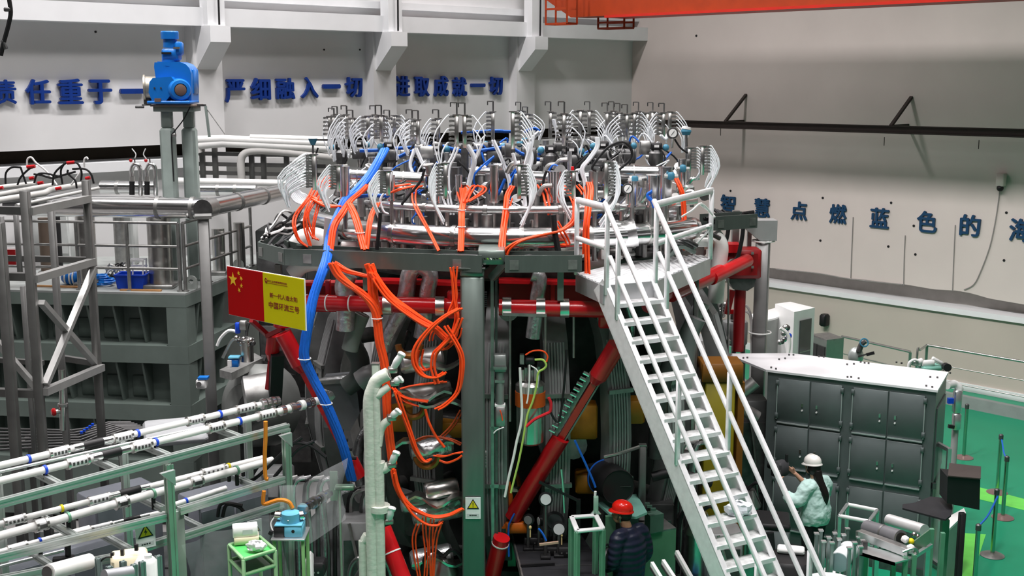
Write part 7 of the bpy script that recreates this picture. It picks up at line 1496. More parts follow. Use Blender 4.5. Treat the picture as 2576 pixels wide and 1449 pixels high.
# optical table with mirrors
zt_ = 1.0; c_ = [PZ(1322, 1470, zt_), PZ(1284, 1318, zt_), PZ(1440, 1312, zt_), PZ(1545, 1470, zt_)]
t = thing('optical_table', 'black topped optical table before the machine', 'table', (PZ(1400, 1400, zt_).x, 13.4, 0)); MB().prism(c_, (0, 0, -.10)).build('tabletop', black_t, t)
for f in (.28, .5, .72): MB().bar(c_[0].lerp(c_[1], f) + V((.02, 0, .003)), c_[3].lerp(c_[2], f) + V((-.02, 0, .003)), .012, .004).build('top_joint', gunmetal, t)
e = c_[1]; MB().bar(c_[0] + V((-.012, 0, -.04)), c_[1] + V((-.012, 0, -.04)), .02, .1).build('edge_strip', dullsteel, t)
for q in (c_[0].lerp(c_[1], .12), c_[0].lerp(c_[1], .9), c_[3].lerp(c_[2], .12), c_[3].lerp(c_[2], .9)): MB().box((q.x, q.y, .45), (.10, .10, .90)).build('leg', prof_gr, t)
q = PZ(1352, 1425, zt_); tag(MB().bar(PZ(1310, 1427, zt_) + V((0, 0, .02)), PZ(1395, 1422, zt_) + V((0, 0, .02)), .03, .03).build('table_bar', black_p), 'black bar with pale ends lying on the optical table', 'bar')
def mirror(u, v, y, rp, ax, lab, blk=True, mat=mirror_w):
    q = P(u, v, y); r = rp * y / 2870; ax = V(ax).normalized(); t = thing('optic_mirror', lab, 'mirror', (q.x, q.y, zt_))
    MB().lathe([(0, -.03), (r * 1.35, -.03), (r * 1.35, .0), (r * 1.05, .004), (0, .004)], q, ax, 28).build('mount', black_p, t); MB().lathe([(0, .0), (r, .0), (r, .008), (0, .008)], q + ax * .003, ax, 28).build('disc', mat, t)
    MB().cyl((q.x, q.y, zt_), (q.x, q.y, q.z - r), .02, n=10).build('stem', gunmetal, t); MB().box((q.x, q.y, zt_ + .02), (.12, .12, .04), ch=.006).build('foot', black_p, t)
mirror(1373, 1256, 13.35, 13.5, (0, -1, .15), 'white disc mirror higher up in its black mount'); mirror(1406, 1331, 13.4, 14, (0, -1, .15), 'white disc mirror lower down by the yellow lamp'); mirror(1329, 1308, 13.6, 11, (-.5, -1, 0), 'grey oval mirror turned aside above the orange foot', mat=M('grey_disc', (.22, .22, .22), .4)); mirror(1356, 1311, 13.6, 10, (-.95, -.3, 0), 'mirror seen edge on beside the oval mirror'); mirror(1395, 1312, 13.6, 19, (.1, -1, .3), 'large dark mirror mount behind the lower disc', mat=glassdark)
for u, v, w_, h_, y, lab in [(1345, 1372, .26, .12, 13.3, 'black perforated block on the optical table'), (1395, 1392, .22, .10, 13.1, 'middle black block on the optical table'), (1425, 1398, .20, .13, 13.0, 'black block nearest the green frame stand')]:
    q = PZ(u, v, zt_); t = thing('optic_block', lab, 'block', q); MB().box(q + V((0, 0, h_ / 2)), (w_, .15, h_), ch=.01).build('body', black_p, t)
    for k in range(3): MB().cyl(q + V((-w_ * .3 + w_ * .3 * k, -.076, h_ * .5)), q + V((-w_ * .3 + w_ * .3 * k, -.08, h_ * .5)), .010, n=8).build('screw', dullsteel, t)
for u, v, lab in [(1334, 1327, 'small warm yellow lamp tip under the oval mirror'), (1413, 1346, 'small warm yellow lamp tip under the lower disc')]:
    q = P(u, v, 13.4); m = MB().ball(q, .018, 10, 6, (1, 1, 1.4)); m.cyl(q - V((0, 0, .12)), q, .008, n=6); tag(m.build('lamp_tip', M('warm_lamp_tip', (.85, .65, .30), .4)), lab, 'lamp')
tag(MB().bar(P(1357, 1370, 13.0), P(1405, 1364, 13.0), .025).build('brass_bar', M('brass_pale', (.45, .30, .22), .4)), 'pale brown bar across the black blocks', 'bar'); tag(MB().tube([P(1355, 1330, 13.2), P(1365, 1342, 13.2), P(1374, 1360, 13.2)], .013, 6, 3).build('blue_lead', blue_c), 'short blue lead behind the black blocks', 'cable')
tag(MB().bar(P(1356, 1212, 13.4), P(1452, 1258, 13.4), .03).build('black_bar', black_p), 'black bar slanting from the red leg to the dark post', 'bar'); tag(MB().tube([P(1412, 1180, 13.4), P(1417, 1230, 13.4), P(1420, 1290, 13.4)], .014, 6, 3).build('steel_wire', steel), 'pale steel rod hanging before the machine coil', 'rod'); p = P(1455, 1256, 13.5); t = thing('dark_post', 'dark post at the far corner of optical table', 'post', (p.x, p.y, 0)); MB().box((p.x, p.y, p.z / 2), (.05, .05, p.z)).build('shaft', black_p, t); MB().box((p.x, p.y, .01), (.15, .15, .02)).build('base', black_p, t)
t = thing('leg_shoe', 'orange steel foot bracket at the red leg base', 'bracket', P(1290, 1335, 13.8)); MB().box(P(1300, 1318, 13.8), (.26, .3, .13), ch=.01).build('foot', orange_p, t); MB().prism([P(u, v, 13.8) for u, v in ((1272, 1215), (1284, 1215), (1290, 1250), (1284, 1330), (1272, 1330))], (0, .05, 0)).build('upright', orange_p, t); MB().prism([P(u, v, 13.7) for u, v in ((1275, 1312), (1282, 1330), (1262, 1330))], (0, .05, 0)).build('rib', orange_p, t)
for v in (1232, 1278): MB().prism([P(1278, v + 4, 13.85), P(1332, v + 2, 13.85), P(1326, v - 8, 14.1), P(1280, v - 6, 14.1)], (0, 0, -.012)).build('mint_plate', M('pale_mint_plate', (.44, .56, .40), .45), t)
MB().box(P(1308, 1228, 13.9), (.06, .06, .05)).build('connector', black_p, t); MB().tube([P(1296, 1190, 13.9), P(1303, 1205, 13.9), P(1307, 1222, 13.9)], .03, 8, 3).build('copper_braid', M('copper_brown', (.28, .11, .03), .35, metal=.8), t)
tag(MB().tube([P(1294, 1292, 13.6), P(1284, 1312, 13.6), P(1279, 1330, 13.6), P(1280, 1400, 13.6)], .012, 6, 3).build('hanging_lace', blue_c), 'thin blue cord hanging beside the optical table', 'cord')
# green profile frame stand
zf = 1.7; pts = [PZ(u, v, zf) for u, v in ((1452, 1336), (1516, 1330), (1499, 1297), (1438, 1301))]
t = thing('green_frame_stand', 'open green profile stand with bright top frame before the man', 'stand', (pts[0].x, pts[0].y, 0))
for i in range(4): MB().bar(pts[i], pts[(i + 1) % 4], .055, .03, ch=.003).build('top_rail', M('bright_rail', (.74, .75, .75), .4, metal=.2), t)
for i, p in enumerate(pts): prof_bar(MB(), (p.x, p.y, 0), (p.x, p.y, zf - .015), .05).build('leg', prof_gr, t)
for i in range(4): a, b = pts[i], pts[(i + 1) % 4]; MB().bar((a.x, a.y, .3), (b.x, b.y, .3), .04).build('lower_rail', prof_gr, t)
p = P(1497, 1246, 12.95); MB().box((pts[2].x, pts[2].y + .02, (zf + p.z) / 2 + .01), (.055, .055, p.z - zf - .02), ch=.004).build('extension', M('mint_bar', (.26, .42, .33), .4, metal=.3), t); MB().prism([pts[2] + V((-.06, 0, .015)), pts[2] + V((.06, 0, .015)), pts[2] + V((0, 0, .09))], (0, .03, 0)).build('gusset', alu, t)
MB().cyl(P(1497, 1246, 12.95), P(1498, 1236, 12.95), .015, n=8).build('tip', white_p, t)
p = P(1523, 1405, 13.0); t = thing('handwheel_disc', 'round steel wheel glimpsed beside the man', 'wheel', p - V((0, 0, .17))); MB().ringtorus(p, .16, .014, 26, 6, ax=(V((.35, .94, 0)), V((0, 0, 1)))).build('rim', steel, t); MB().lathe([(0, 0), (.13, 0), (.12, .03), (0, .04)], p, (.94, -.35, 0), 20).build('plate', gunmetal, t)
for k, (u0, v0, u1, v1) in enumerate([(1640, 1418, 1672, 1470), (1668, 1412, 1706, 1470), (1702, 1388, 1748, 1470)]):
    a, b = P(u0, v0, 12.2), P(u1, v1, 11.8); t = thing('white_rail', '%s slanting white rail from the left at the man\'s back' % ORD[k], 'rail', (b.x, b.y, b.z)); MB().bar(a, b + (b - a) * 1.2, .035, .05).build('rail', white_p, t); MB().bar(a - V((0, 0, .04)), b + (b - a) * 1.2 - V((0, 0, .04)), .05, .03).build('channel', gunmetal, t)
p = P(1722, 1365, 13.6); t = thing('blue_hose_coil', 'coiled blue hose on the floor gear behind the stair', 'hose', (p.x, p.y, .0)); zb_ = .45
MB().box((p.x, p.y, .2), (.5, .4, .4), ch=.02).build('floor_box', gunmetal, t)
for k in range(4): MB().ringtorus((p.x + .02 * k, p.y, .43 + .035 * k), .17 - .01 * k, .022, 26, 6).build('coil', M('sky_blue_hose', (.05, .25, .55), .4), t)

# ================================================================ PEOPLE
def loft(mb, secs, n=20):
    """secs: (centre, x half width, y half depth, x axis) closed elliptical sections from bottom to top"""
    b = len(mb.v)
    for c, rx, ry, X_ in secs:
        c = V(c); X_ = V(X_).normalized(); Y_ = V((-X_.y, X_.x, 0))
        mb.v += [tuple(c + X_ * (math.cos(2 * math.pi * i / n) * rx) + Y_ * (math.sin(2 * math.pi * i / n) * ry)) for i in range(n)]
    m = len(secs)
    mb.f += [(b + k * n + i, b + k * n + (i + 1) % n, b + (k + 1) * n + (i + 1) % n, b + (k + 1) * n + i) for k in range(m - 1) for i in range(n)]
    mb.f += [tuple(b + i for i in reversed(range(n))), tuple(b + (m - 1) * n + i for i in range(n))]
    return mb
def fuse(o, vox, smooth=6, extra=None):
    r = o.modifiers.new('fuse', 'REMESH'); r.mode = 'VOXEL'; r.voxel_size = vox; r.use_smooth_shade = True
    s = o.modifiers.new('soft', 'SMOOTH'); s.factor = .5; s.iterations = smooth
    if extra:
        tx = bpy.data.textures.new('cloth_folds', 'CLOUDS'); tx.noise_scale = extra[1]
        d = o.modifiers.new('folds', 'DISPLACE'); d.texture = tx; d.strength = extra[0]; d.mid_level = .5; d.texture_coords = 'LOCAL'
def limb(mb, pts, rs, n=12): 
    k = len(pts) - 1
    def rr(t):
        x = t * k; i = min(int(x), k - 1); f = x - i; return rs[i] * (1 - f) + rs[i + 1] * f
    return mb.tube(pts, rr, n, 4)
def hand(mb, wrist, d, palm_n, thumb_side, s=1.0, curl=.5):
    """palm and five fingers: d towards the fingers, palm_n out of the palm, thumb_side +1/-1"""
    d = V(d).normalized(); pn = V(palm_n); pn = (pn - d * pn.dot(d)).normalized(); sd_ = d.cross(pn) * thumb_side
    wrist = V(wrist); L = .085 * s
    mb.box(wrist + d * L * .5, (.072 * s, L, .028 * s), sd_, d, pn, ch=.010)
    for i, (off, ln) in enumerate(((-.030, .062), (-.010, .076), (.010, .080), (.029, .070))):
        b = wrist + d * L * .93 + sd_ * off * s; l = ln * s
        a1 = (d * math.cos(curl) + pn * math.sin(curl)); a2 = (d * math.cos(curl * 2.1) + pn * math.sin(curl * 2.1)); a3 = (d * math.cos(curl * 3) + pn * math.sin(curl * 3))
        p1 = b + a1 * l * .45; p2 = p1 + a2 * l * .32; p3 = p2 + a3 * l * .25
        mb.tube([b - d * .02 * s, b, p1, p2, p3], lambda t: (.0096 - .0025 * t) * s, 8, 2)
    b = wrist + d * L * .22 + sd_ * .030 * s; a1 = (d * .55 + sd_ * .75 + pn * .3).normalized(); a2 = (d * .85 + sd_ * .3 + pn * .45).normalized()
    mb.tube([b - a1 * .015, b + a1 * .035 * s, b + a1 * .035 * s + a2 * .036 * s], lambda t: (.0125 - .003 * t) * s, 8, 2)
    return mb
def head(mb, c, f, s=1.0):
    """skull, jaw, nose, lips, ears; c centre of skull, f facing"""
    f = V(f).normalized(); x = f.cross(V((0, 0, 1))).normalized(); u = V((0, 0, 1)); c = V(c)
    b = len(mb.v); mb.ball((0, 0, 0), 1, 20, 14)
    for i in range(b, len(mb.v)):
        px, py, pz = mb.v[i]; w = .074 * (1 - .16 * max(0, -pz)); mb.v[i] = tuple(c + x * px * w * s + f * (py * .094 + (.010 if pz < 0 else 0)) * s + u * (pz * .112) * s)
    b = len(mb.v); mb.ball((0, 0, 0), 1, 14, 10)
    for i in range(b, len(mb.v)):
        px, py, pz = mb.v[i]; mb.v[i] = tuple(c + x * px * .048 * s + f * (.045 + py * .048) * s + u * (-.072 + pz * .042) * s)
    mb.tube([c + f * .094 * s + u * .005 * s, c + f * .108 * s - u * .022 * s, c + f * .113 * s - u * .034 * s, c + f * .092 * s - u * .044 * s], .013 * s, 8, 2)
    mb.tube([c + f * .084 * s - u * .064 * s + x * .022 * s, c + f * .098 * s - u * .063 * s, c + f * .084 * s - u * .064 * s - x * .022 * s], .008 * s, 6, 2)
    mb.tube([c + f * .082 * s - u * .075 * s + x * .018 * s, c + f * .096 * s - u * .076 * s, c + f * .082 * s - u * .075 * s - x * .018 * s], .008 * s, 6, 2)
    for q in (-1, 1):
        mb.ball(c + x * q * .074 * s - u * .010 * s - f * .006 * s, .024 * s, 10, 8, (.5 + .5 * abs(f.x), .5 + .5 * abs(f.y), 1.25))
        mb.tube([c + f * .086 * s + x * q * .048 * s + u * .022 * s, c + f * .094 * s + x * q * .028 * s + u * .026 * s, c + f * .092 * s + x * q * .012 * s + u * .020 * s], .008 * s, 6, 2)
    return mb
def eyes(par, c, f, s=1.0):
    f = V(f).normalized(); x = f.cross(V((0, 0, 1))).normalized(); c = V(c)
    for q in (-1, 1):
        e = c + f * .084 * s + x * q * .030 * s + V((0, 0, .006)); MB().ball(e, .012 * s, 10, 8).build('eye', white_p, par); MB().ball(e + f * .009 * s, .006 * s, 8, 6).build('iris', black_p, par)
def helmet(par, c, f, mat, s=1.0, tilt=0.0):
    f0 = V(f).normalized(); x = f0.cross(V((0, 0, 1))).normalized(); u = V((0, 0, 1)); f = (f0 * math.cos(tilt) - u * math.sin(tilt)); u = x.cross(f); c = V(c)
    m = MB(); vs = []; n = 28; prof = [(1.0, 0), (1.0, .25), (.94, .50), (.80, .72), (.58, .88), (.30, .97), (.02, 1.0)]
    for r, h in prof: vs += [c + x * math.cos(2 * math.pi * i / n) * r * .112 * s + f * math.sin(2 * math.pi * i / n) * r * .138 * s + u * h * .125 * s for i in range(n)]
    m.add(vs, [(k * n + i, k * n + (i + 1) % n, (k + 1) * n + (i + 1) % n, (k + 1) * n + i) for k in range(6) for i in range(n)] + [tuple(range(6 * n, 7 * n)), tuple(reversed(range(n)))])
    h = m.build('helmet', mat, par, ang=60)
    b = MB(); ring = []
    for i in range(n):
        a = 2 * math.pi * i / n; e = max(0, math.sin(a)) ** 2; k1 = .014 + .034 * e
        for kk, dz in ((0, .004), (k1, -.012 - .014 * e), (k1, -.020 - .014 * e), (0, -.008)): ring.append(c + x * math.cos(a) * (.112 + kk * .8) * s + f * math.sin(a) * (.138 + kk) * s + u * dz * s)
    b.add(ring, [(i * 4 + j, i * 4 + (j + 1) % 4, ((i + 1) % n) * 4 + (j + 1) % 4, ((i + 1) % n) * 4 + j) for i in range(n) for j in range(4)])
    b.build('brim', mat, h, ang=60)
    MB().tube([c + f * (.138 * math.cos(t)) * s + u * (.128 * math.sin(t)) * s for t in [math.pi * k / 12 for k in range(1, 10)]], .011 * s, 8, 2).build('ridge', mat, h)
    MB().tube([c - x * .105 * s, c - x * .085 * s - u * .09 * s + f * .03, c - u * .155 * s + f * .05, c + x * .085 * s - u * .09 * s + f * .03, c + x * .105 * s], .006, 6, 4).build('chin_strap', gunmetal, h)
def person(name, label, foot, yaw, hgt, skinm):
    return thing(name, label, 'person', foot)
# ---- woman in white helmet and mint jumper, seen from behind, holding a camera
wx, wyy = P(2052, 1240, 15.0).x, 15.0
fd = V((-.58, .81, 0)).normalized(); rt = V((fd.y, -fd.x, 0))   # facing, her right hand side
F = V((wx, wyy, 0))
def W(r, f, z): return F + rt * r + fd * f + V((0, 0, z))
wo = thing('person', 'woman in white helmet and mint jumper holding a camera, seen from behind', 'person', F)
body = MB()
hc = W(-.02, .06, 1.57)
head(body, hc, fd, .98); limb(body, [W(0, 0, 1.30), W(-.005, .02, 1.40), W(-.01, .04, 1.50)], [.065, .054, .056])
loft(body, [(W(0, .01, .80), .155, .115, rt), (W(0, .01, .92), .165, .12, rt), (W(0, .0, 1.05), .14, .10, rt), (W(0, 0, 1.2), .165, .105, rt), (W(0, 0, 1.32), .155, .085, rt), (W(0, 0, 1.38), .07, .06, rt)])
LH, RH = W(-.36, .30, 1.32), W(.06, .42, 1.36)
limb(body, [W(-.16, 0, 1.29), W(-.30, .06, 1.16), W(-.33, .20, 1.20), LH], [.055, .046, .040, .027]); limb(body, [W(.16, 0, 1.29), W(.26, .12, 1.12), W(.16, .30, 1.22), RH], [.055, .046, .040, .027])
hand(body, LH, (.12, .42, .5), rt, 1, .95, .45); hand(body, RH, (-.5, .5, .4), -rt, 1, .95, .45)
for q in (-1, 1): limb(body, [W(q * .085, .0, .88), W(q * .095, .02, .48), W(q * .10, -.02, .10)], [.088, .058, .040]); body.ball(W(q * .10, .06, .045), .05, 12, 8, (1.1, 1.9, .85))
o = body.build('body', skin, wo); fuse(o, .007, 4)
eyes(wo, hc, fd, .98)
sw = MB()
loft(sw, [(W(0, .005, .80), .20, .155, rt), (W(0, .0, .86), .225, .18, rt), (W(.01, -.01, .95), .232, .185, rt), (W(0, -.005, 1.08), .212, .165, rt), (W(0, -.0, 1.22), .205, .145, rt), (W(0, 0, 1.32), .19, .115, rt), (W(0, .01, 1.385), .12, .085, rt), (W(-.005, .02, 1.42), .075, .068, rt)], 24)
limb(sw, [W(-.07, 0, 1.335), W(-.175, 0, 1.325), W(-.30, .05, 1.16), W(-.335, .15, 1.17), W(-.345, .21, 1.215)], [.088, .098, .092, .082, .058], 16); limb(sw, [W(.07, 0, 1.335), W(.175, 0, 1.325), W(.275, .10, 1.12), W(.20, .25, 1.18), W(.13, .34, 1.27)], [.088, .098, .088, .075, .05], 16)
o = sw.build('jumper', mintcloth, wo); fuse(o, .011, 5, (.045, .11))
tr_ = MB(); loft(tr_, [(W(0, .0, .76), .165, .125, rt), (W(0, .0, .90), .17, .13, rt)], 20)
for q in (-1, 1): limb(tr_, [W(q * .085, .0, .86), W(q * .095, .02, .48), W(q * .10, -.02, .10)], [.115, .078, .06])
o = tr_.build('trousers', blackcloth, wo); fuse(o, .012, 4)
for q in (-1, 1): MB().ball(W(q * .10, .06, .05), .056, 14, 8, (1.1, 1.9, .9)).build('shoe', black_r, wo)
hr = MB(); hr.ball(hc - fd * .022 - V((0, 0, .005)), .102, 18, 12, (.92, .98, 1.12)); limb(hr, [hc - fd * .085 - V((0, 0, .04)), hc - fd * .12 - V((0, 0, .16)), W(.01, -.145, 1.24), W(.03, -.14, 1.12), W(.035, -.13, 1.04)], [.058, .062, .05, .034, .008], 12)
hr.v = [p for p in hr.v]; o = hr.build('hair', hair_m, wo); fuse(o, .008, 3)
helmet(wo, hc + V((0, 0, .045)) - fd * .005, fd, helmet_w, .90, .10)
# camera bag and camera in her hands
cq = W(-.17, .46, 1.46); t = thing('camera', 'dark grey camera rig held up by the woman', 'camera', cq - V((0, 0, .12)))
MB().box(cq, (.20, .15, .20), rt, fd, ch=.03).build('body', M('camera_grey', (.06, .06, .065), .6), t); MB().box(cq + rt * -.11 + V((0, 0, -.01)), (.05, .13, .17), rt, fd, ch=.02).build('grip', M('camera_grey', (.06, .06, .065), .6), t); MB().cyl(cq + fd * .07, cq + fd * .20, .055, n=18).build('lens', black_p, t)
MB().box(cq + V((.07, 0, .14)), (.03, .05, .10)).build('viewfinder', black_p, t); MB().box(cq - rt * .14 - fd * .02 + V((0, 0, -.02)), (.015, .12, .12), rt, fd).build('side_screen', black_p, t); MB().box(cq - rt * .132 - fd * .085 + V((0, 0, .0)), (.05, .01, .04), rt, fd).build('pale_clip', dullsteel, t)
# ---- man in red helmet and navy quilted jacket
mxx, myy = P(1583, 1380, 13.15).x, 13.15
fd = V((-.93, .36, 0)).normalized(); rt = V((fd.y, -fd.x, 0)); F = V((mxx, myy, 0))
fb_ = V((-.62, .78, 0)).normalized(); rb = V((fb_.y, -fb_.x, 0))
def W(r, f, z): return F + rb * r + fb_ * f + V((0, 0, z))
mo = thing('person', 'man in red helmet and navy quilted jacket facing the table', 'person', F)
body = MB(); hc = W(-.03, .10, 1.60); head(body, hc, fd, 1.02); limb(body, [W(0, 0, 1.34), W(-.01, .03, 1.44), W(-.02, .07, 1.53)], [.075, .062, .062])
loft(body, [(W(0, 0, .85), .16, .115, rb), (W(0, 0, 1.05), .155, .115, rb), (W(0, 0, 1.25), .185, .12, rb), (W(0, 0, 1.36), .17, .095, rb), (W(0, 0, 1.42), .07, .06, rb)])
LH, RH = W(-.22, .24, .92), W(.24, .16, .86)
limb(body, [W(-.19, 0, 1.36), W(-.24, .0, 1.08), LH], [.06, .05, .032]); limb(body, [W(.19, 0, 1.36), W(.25, -.02, 1.08), RH], [.06, .05, .032])
hand(body, LH, (-.3, .3, -.8), rb, -1, 1.0, .35); hand(body, RH, (-.2, .2, -.9), -rb, 1, 1.0, .35)
for q in (-1, 1): limb(body, [W(q * .09, 0, .90), W(q * .10, .02, .48), W(q * .10, -.02, .10)], [.092, .06, .042]); body.ball(W(q * .10, .07, .045), .05, 12, 8, (1.3, 1.7, .85))
o = body.build('body', skin2, mo); fuse(o, .007, 4); eyes(mo, hc, fd, 1.02)
jk = MB(); loft(jk, [(W(0, 0, .80), .205, .15, rb), (W(0, 0, .90), .215, .16, rb), (W(0, -.01, 1.05), .215, .165, rb), (W(0, -.01, 1.22), .225, .16, rb), (W(0, 0, 1.35), .205, .13, rb), (W(0, .01, 1.425), .12, .095, rb), (W(-.005, .03, 1.47), .078, .072, rb)], 24)
limb(jk, [W(-.08, 0, 1.38), W(-.19, 0, 1.365), W(-.255, .0, 1.10), W(-.235, .17, .96)], [.085, .094, .080, .062], 16); limb(jk, [W(.08, 0, 1.38), W(.19, 0, 1.365), W(.265, -.02, 1.10), W(.25, .11, .92)], [.085, .094, .080, .062], 16)
o = jk.build('jacket', M('navy_quilted', (.016, .019, .040), .38, var=.1), mo); fuse(o, .011, 4)
m_ = MATS['navy_quilted']; nt = m_.node_tree; wv = nt.nodes.new('ShaderNodeTexWave'); wv.bands_direction = 'Z'; wv.inputs['Scale'].default_value = 4.2; wv.inputs['Distortion'].default_value = 2.5; wv.inputs['Detail'].default_value = 2
tcn = nt.nodes.new('ShaderNodeTexCoord'); nt.links.new(tcn.outputs['Object'], wv.inputs['Vector']); bp = nt.nodes.new('ShaderNodeBump'); bp.inputs['Strength'].default_value = .5; bp.inputs['Distance'].default_value = .02; nt.links.new(wv.outputs['Fac'], bp.inputs['Height']); nt.links.new(bp.outputs[0], nt.nodes['Principled BSDF'].inputs['Normal'])
tr_ = MB(); loft(tr_, [(W(0, 0, .76), .17, .13, rb), (W(0, 0, .90), .175, .135, rb)], 20)
for q in (-1, 1): limb(tr_, [W(q * .09, 0, .88), W(q * .10, .02, .48), W(q * .10, -.02, .10)], [.12, .085, .065])
o = tr_.build('trousers', denim, mo); fuse(o, .012, 4)
for q in (-1, 1): MB().ball(W(q * .10, .07, .05), .056, 14, 8, (1.3, 1.7, .9)).build('shoe', black_r, mo)
hr = MB(); hr.ball(hc - fd * .03 + V((0, 0, .012)), .100, 18, 12, (.92, .92, 1.05)); o = hr.build('hair', hair_m, mo); fuse(o, .008, 3)
helmet(mo, hc + V((0, 0, .055)) - fd * .005, fd, helmet_r, .90, -.04)
MB().box(hc + rt * -.078 - V((0, 0, .03)), (.012, .03, .09)).build('strap_buckle', gunmetal, mo)

# ================================================================ DARK GEAR BEHIND AND BELOW
p = V((-3.3, 19.3, 0)); t = thing('dark_filler_rack', 'tall dark filler block between the grey vessel and the machine', 'rack', p)  # dark block added to fill the gap with darkness
MB().box((-3.3, 19.3, 2.1), (1.6, .8, 4.2), ch=.02).build('body', dark_in, t)
for k in range(4):
    for z_ in (.7, 1.9, 3.1): MB().box((-3.9 + .40 * k, 18.89, z_ + .2), (.38, .03, 1.1), ch=.01).build('panel', (dark_in, gunmetal)[(k + int(z_)) % 2], t)
t = thing('dark_floor_filler', 'low dark filler plate under the waveguide gear', 'platform', (-4.6, 13.4, 0)); MB().prism([V((x, y, .0)) for x, y in ((-8.5, 10.4), (-2.4, 10.4), (-2.3, 15.6), (-5.0, 16.5), (-8.5, 16.5))], (0, 0, .08)).build('plate', M('filler_dark', (.05, .055, .055), .5), t)  # dark plate added to darken the floor and its green bounce
for k in range(5): MB().bar((-8.4, 10.8 + 1.1 * k, .09), (-2.5, 10.8 + 1.1 * k, .09), .06, .03).build('filler_bar', gunmetal, t)
t = thing('dark_foot_filler', 'dark round filler slab under the machine', 'platform', (MX, MY, 0)); MB().lathe([(0, 0), (3.15, 0), (3.15, .10), (3.1, .12), (0, .12)], (MX, MY, 0), n=48).build('slab', M('filler_dark', (.05, .055, .055), .5), t)  # dark slab added to darken the floor beneath the machine
# shelf with pump set left of the machine
a = P(540, 935, 14.9); t = thing('pump_shelf', 'grey bracket shelf carrying a pump between the grey post and red legs', 'shelf', P(575, 960, 14.9))
pl = [PZ(u, v, a.z) for u, v in ((552, 930), (582, 938), (662, 900), (640, 888))]; MB().prism(pl, (0, 0, -.10)).build('shelf_plate', dullsteel, t); MB().bar(pl[2], pl[2] - V((-.3, -.6, .35)), .08).build('bracket', gunmetal, t)
t = thing('shelf_pump', 'steel cylinder pump with hoses standing on the bracket shelf', 'pump', P(620, 912, 14.9)); b_ = P(622, 908, 14.9); MB().lathe([(0, 0), (.085, 0), (.085, .26), (.10, .27), (.10, .29), (.05, .31), (0, .31)], b_, (0, 0, 1), 20).build('cylinder', steel, t)
for px, m_ in (([(598, 835), (575, 832), (555, 850), (546, 870)], white_p), ([(605, 850), (585, 855), (570, 880), (560, 900)], dullsteel), ([(620, 845), (622, 825), (626, 812)], gunmetal)): MB().tube([P(u, v, 14.9) for u, v in px], .02, 7, 4).build('hose', m_, t)
MB().box(P(598, 825, 14.9), (.06, .06, .14), ch=.01).build('blue_collar', blue_b, t); MB().box(P(612, 818, 14.9), (.09, .08, .12), ch=.01).build('head', dullsteel, t)
for k in range(8): MB().ball(P(595 + 6 * k, 850 + (k * 7) % 18, 14.85), .035, 8, 6).build('fitting', (steel, gunmetal, dullsteel)[k % 3], t)
t = thing('blue_valve_box', 'small blue and white box valve on the bracket shelf', 'valve', P(580, 925, 14.8)); MB().box(P(590, 912, 14.8), (.12, .10, .10), ch=.01).build('body', blue_m, t); MB().box(P(578, 914, 14.74), (.05, .04, .08)).build('white_face', white_p, t); MB().box(P(590, 898, 14.8), (.14, .12, .025), ch=.005).build('lid', cyan_p, t)
t = thing('white_clip_block', 'white and blue clamp block on the side of grey post', 'clamp', P(505, 975, 15.6)); MB().box(P(508, 965, 15.5), (.14, .12, .13), ch=.02).build('body', white_p, t); MB().box(P(512, 950, 15.5), (.13, .12, .03)).build('blue_top', blue_m, t); MB().cyl(P(500, 967, 15.45), P(500, 967, 15.3), .035, n=12).build('bore', gunmetal, t)
t = thing('domed_port', 'large dull grey domed port behind the red legs', 'port', P(625, 1060, 15.2)); q = P(640, 1020, 15.3); MB().lathe([(0, -.3), (.55, -.3), (.55, 0), (.48, .12), (.3, .2), (.28, .25), (0, .26)], q, (-.5, -.8, .2), 28).build('dome', M('dome_grey', (.22, .23, .22), .45, metal=.3), t); MB().lathe([(0, 0), (.2, 0), (.2, .05), (0, .06)], q + V((.05, -.25, .05)), (-.2, -.9, .2), 20).build('window', gunmetal, t); MB().box((q.x, q.y + .1, (q.z - .5) / 2), (.4, .3, q.z - .5)).build('stand', dark_in, t)
t = thing('grey_hopper', 'grey sheet metal hopper behind the blue cable bundle', 'hopper', P(840, 1080, 14.3)); MB().prism([P(u, v, 14.2) for u, v in ((805, 965), (895, 958), (905, 1040), (880, 1085), (815, 1075))], (0, .5, 0)).build('body', M('hopper_grey', (.17, .18, .19), .45, metal=.3), t); MB().bar(P(805, 962, 14.2), P(897, 956, 14.2), .05).build('rim', dullsteel, t)
for k, (px, r, y, lab) in enumerate([([(905, 960), (935, 945), (945, 1000), (945, 1250)], .13, 13.9, 'tall grey duct behind the wrapped riser'), ([(880, 860), (905, 905), (900, 950), (870, 975)], .12, 14.2, 'bent grey duct under the red tube'), ([(1752, 800), (1728, 860), (1722, 960)], .12, 14.5, 'fat grey duct between the stair and yellow column'), ([(1690, 900), (1660, 1000), (1650, 1150)], .10, 14.0, 'grey duct behind the stair treads'), ([(1900, 960), (1850, 1010), (1905, 1050)], .09, 15.9, 'grey bent duct left of the grey cabinet'), ([(1640, 1200), (1700, 1190), (1790, 1215)], .06, 14.0, 'black hose run behind the stair treads')]):
    tag(MB().tube([P(u, v, y) for u, v in px], r, 16, 5).build('duct', (coil_m, M('dark_lag', (.10, .12, .11), .5), M('dark_lag2', (.16, .17, .17), .5), dark_in, dullsteel, black_r)[k]), lab, 'duct')
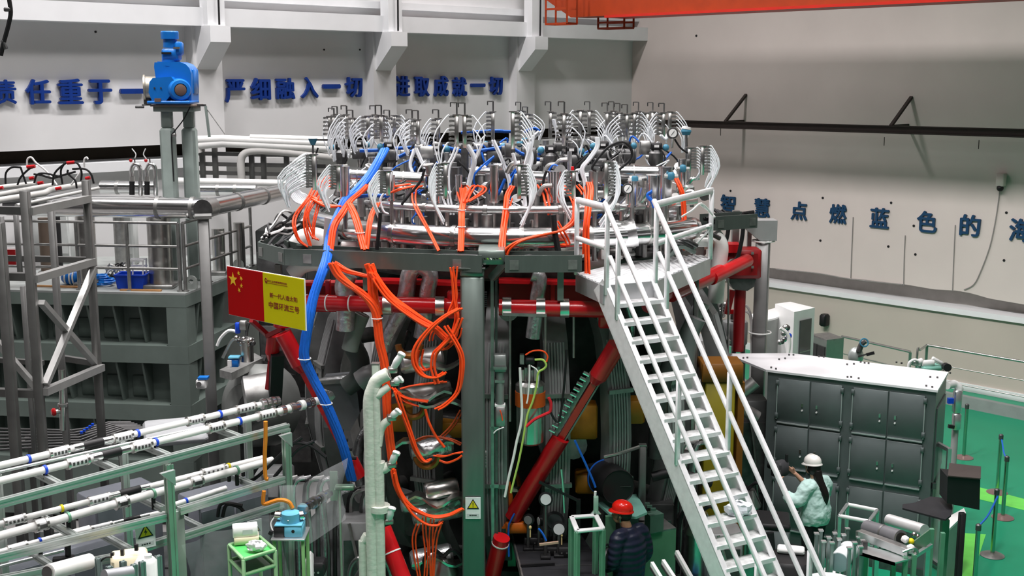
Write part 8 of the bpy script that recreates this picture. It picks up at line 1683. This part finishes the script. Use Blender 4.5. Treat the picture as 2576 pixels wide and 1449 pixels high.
# crowded low gear in the gloom round the machine foot and behind the stair
for k, (u, v, y, kind, lab) in enumerate([(1650, 1255, 14.4, 0, 'grey console frame between the plinth and stair'), (1760, 1290, 14.0, 1, 'squat steel pump behind the stair treads'), (1700, 1130, 14.6, 2, 'pale pipe cluster behind the stair treads'), (1880, 1230, 15.2, 1, 'squat pump between the stair and cabinet'), (1890, 1000, 16.6, 0, 'dark switch box on the cabinet flank'), (1820, 1330, 13.8, 0, 'dark floor box behind lower stair'), (760, 1220, 13.6, 2, 'pipe cluster under the clear plastic sheet'), (905, 1300, 13.6, 0, 'dark box behind the wrapped riser'), (870, 1250, 13.8, 2, 'hose cluster beside the slim pole'), (690, 1180, 14.0, 0, 'dark steel box behind the frame end'), (930, 1420, 13.2, 1, 'squat pump behind the wrapped riser foot'), (1115, 1400, 13.3, 1, 'squat pump between riser and pillar')]):
    q = P(u, v, y); t = thing(('floor_box', 'floor_pump', 'pipe_cluster')[kind], lab, ('box', 'pump', 'pipes')[kind], (q.x, q.y, 0))
    if kind == 0:
        MB().box((q.x, q.y, q.z / 2), (.42, .4, q.z), ch=.02).build('body', (dark_in, coil_m)[k % 2], t); MB().box((q.x, q.y - .21, q.z * .6), (.34, .02, q.z * .5)).build('door', gunmetal, t); MB().tube([V((q.x - .1, q.y - .22, q.z)), V((q.x, q.y - .3, q.z * .7)), V((q.x + .1, q.y - .25, q.z * .3))], .02, 6, 4).build('lead', dullsteel, t)
    elif kind == 1:
        MB().lathe([(0, 0), (.16, 0), (.16, q.z * .8), (.19, q.z * .8 + .01), (.19, q.z * .8 + .04), (.10, q.z), (0, q.z)], (q.x, q.y, 0), (0, 0, 1), 20).build('body', (dullsteel, steel)[k % 2], t)
        for s_ in (-1, 1): MB().tube([V((q.x, q.y, q.z)), V((q.x + .12 * s_, q.y - .1, q.z + .12)), V((q.x + .24 * s_, q.y, q.z - .1)), V((q.x + .25 * s_, q.y, q.z * .4))], .025, 8, 4).build('hose', (dullsteel, black_r)[k % 2], t)
    else:
        for j in range(7):
            x = q.x - .25 + .08 * j; MB().tube([V((x, q.y + .05 * (j % 3), .1)), V((x + .02, q.y, q.z * .6)), V((x + .06 * (j % 2), q.y - .05, q.z)), V((x + .2, q.y, q.z + .1))], .028, 8, 4).build('pipe', (dullsteel, gunmetal, foil, black_r)[j % 4], t)
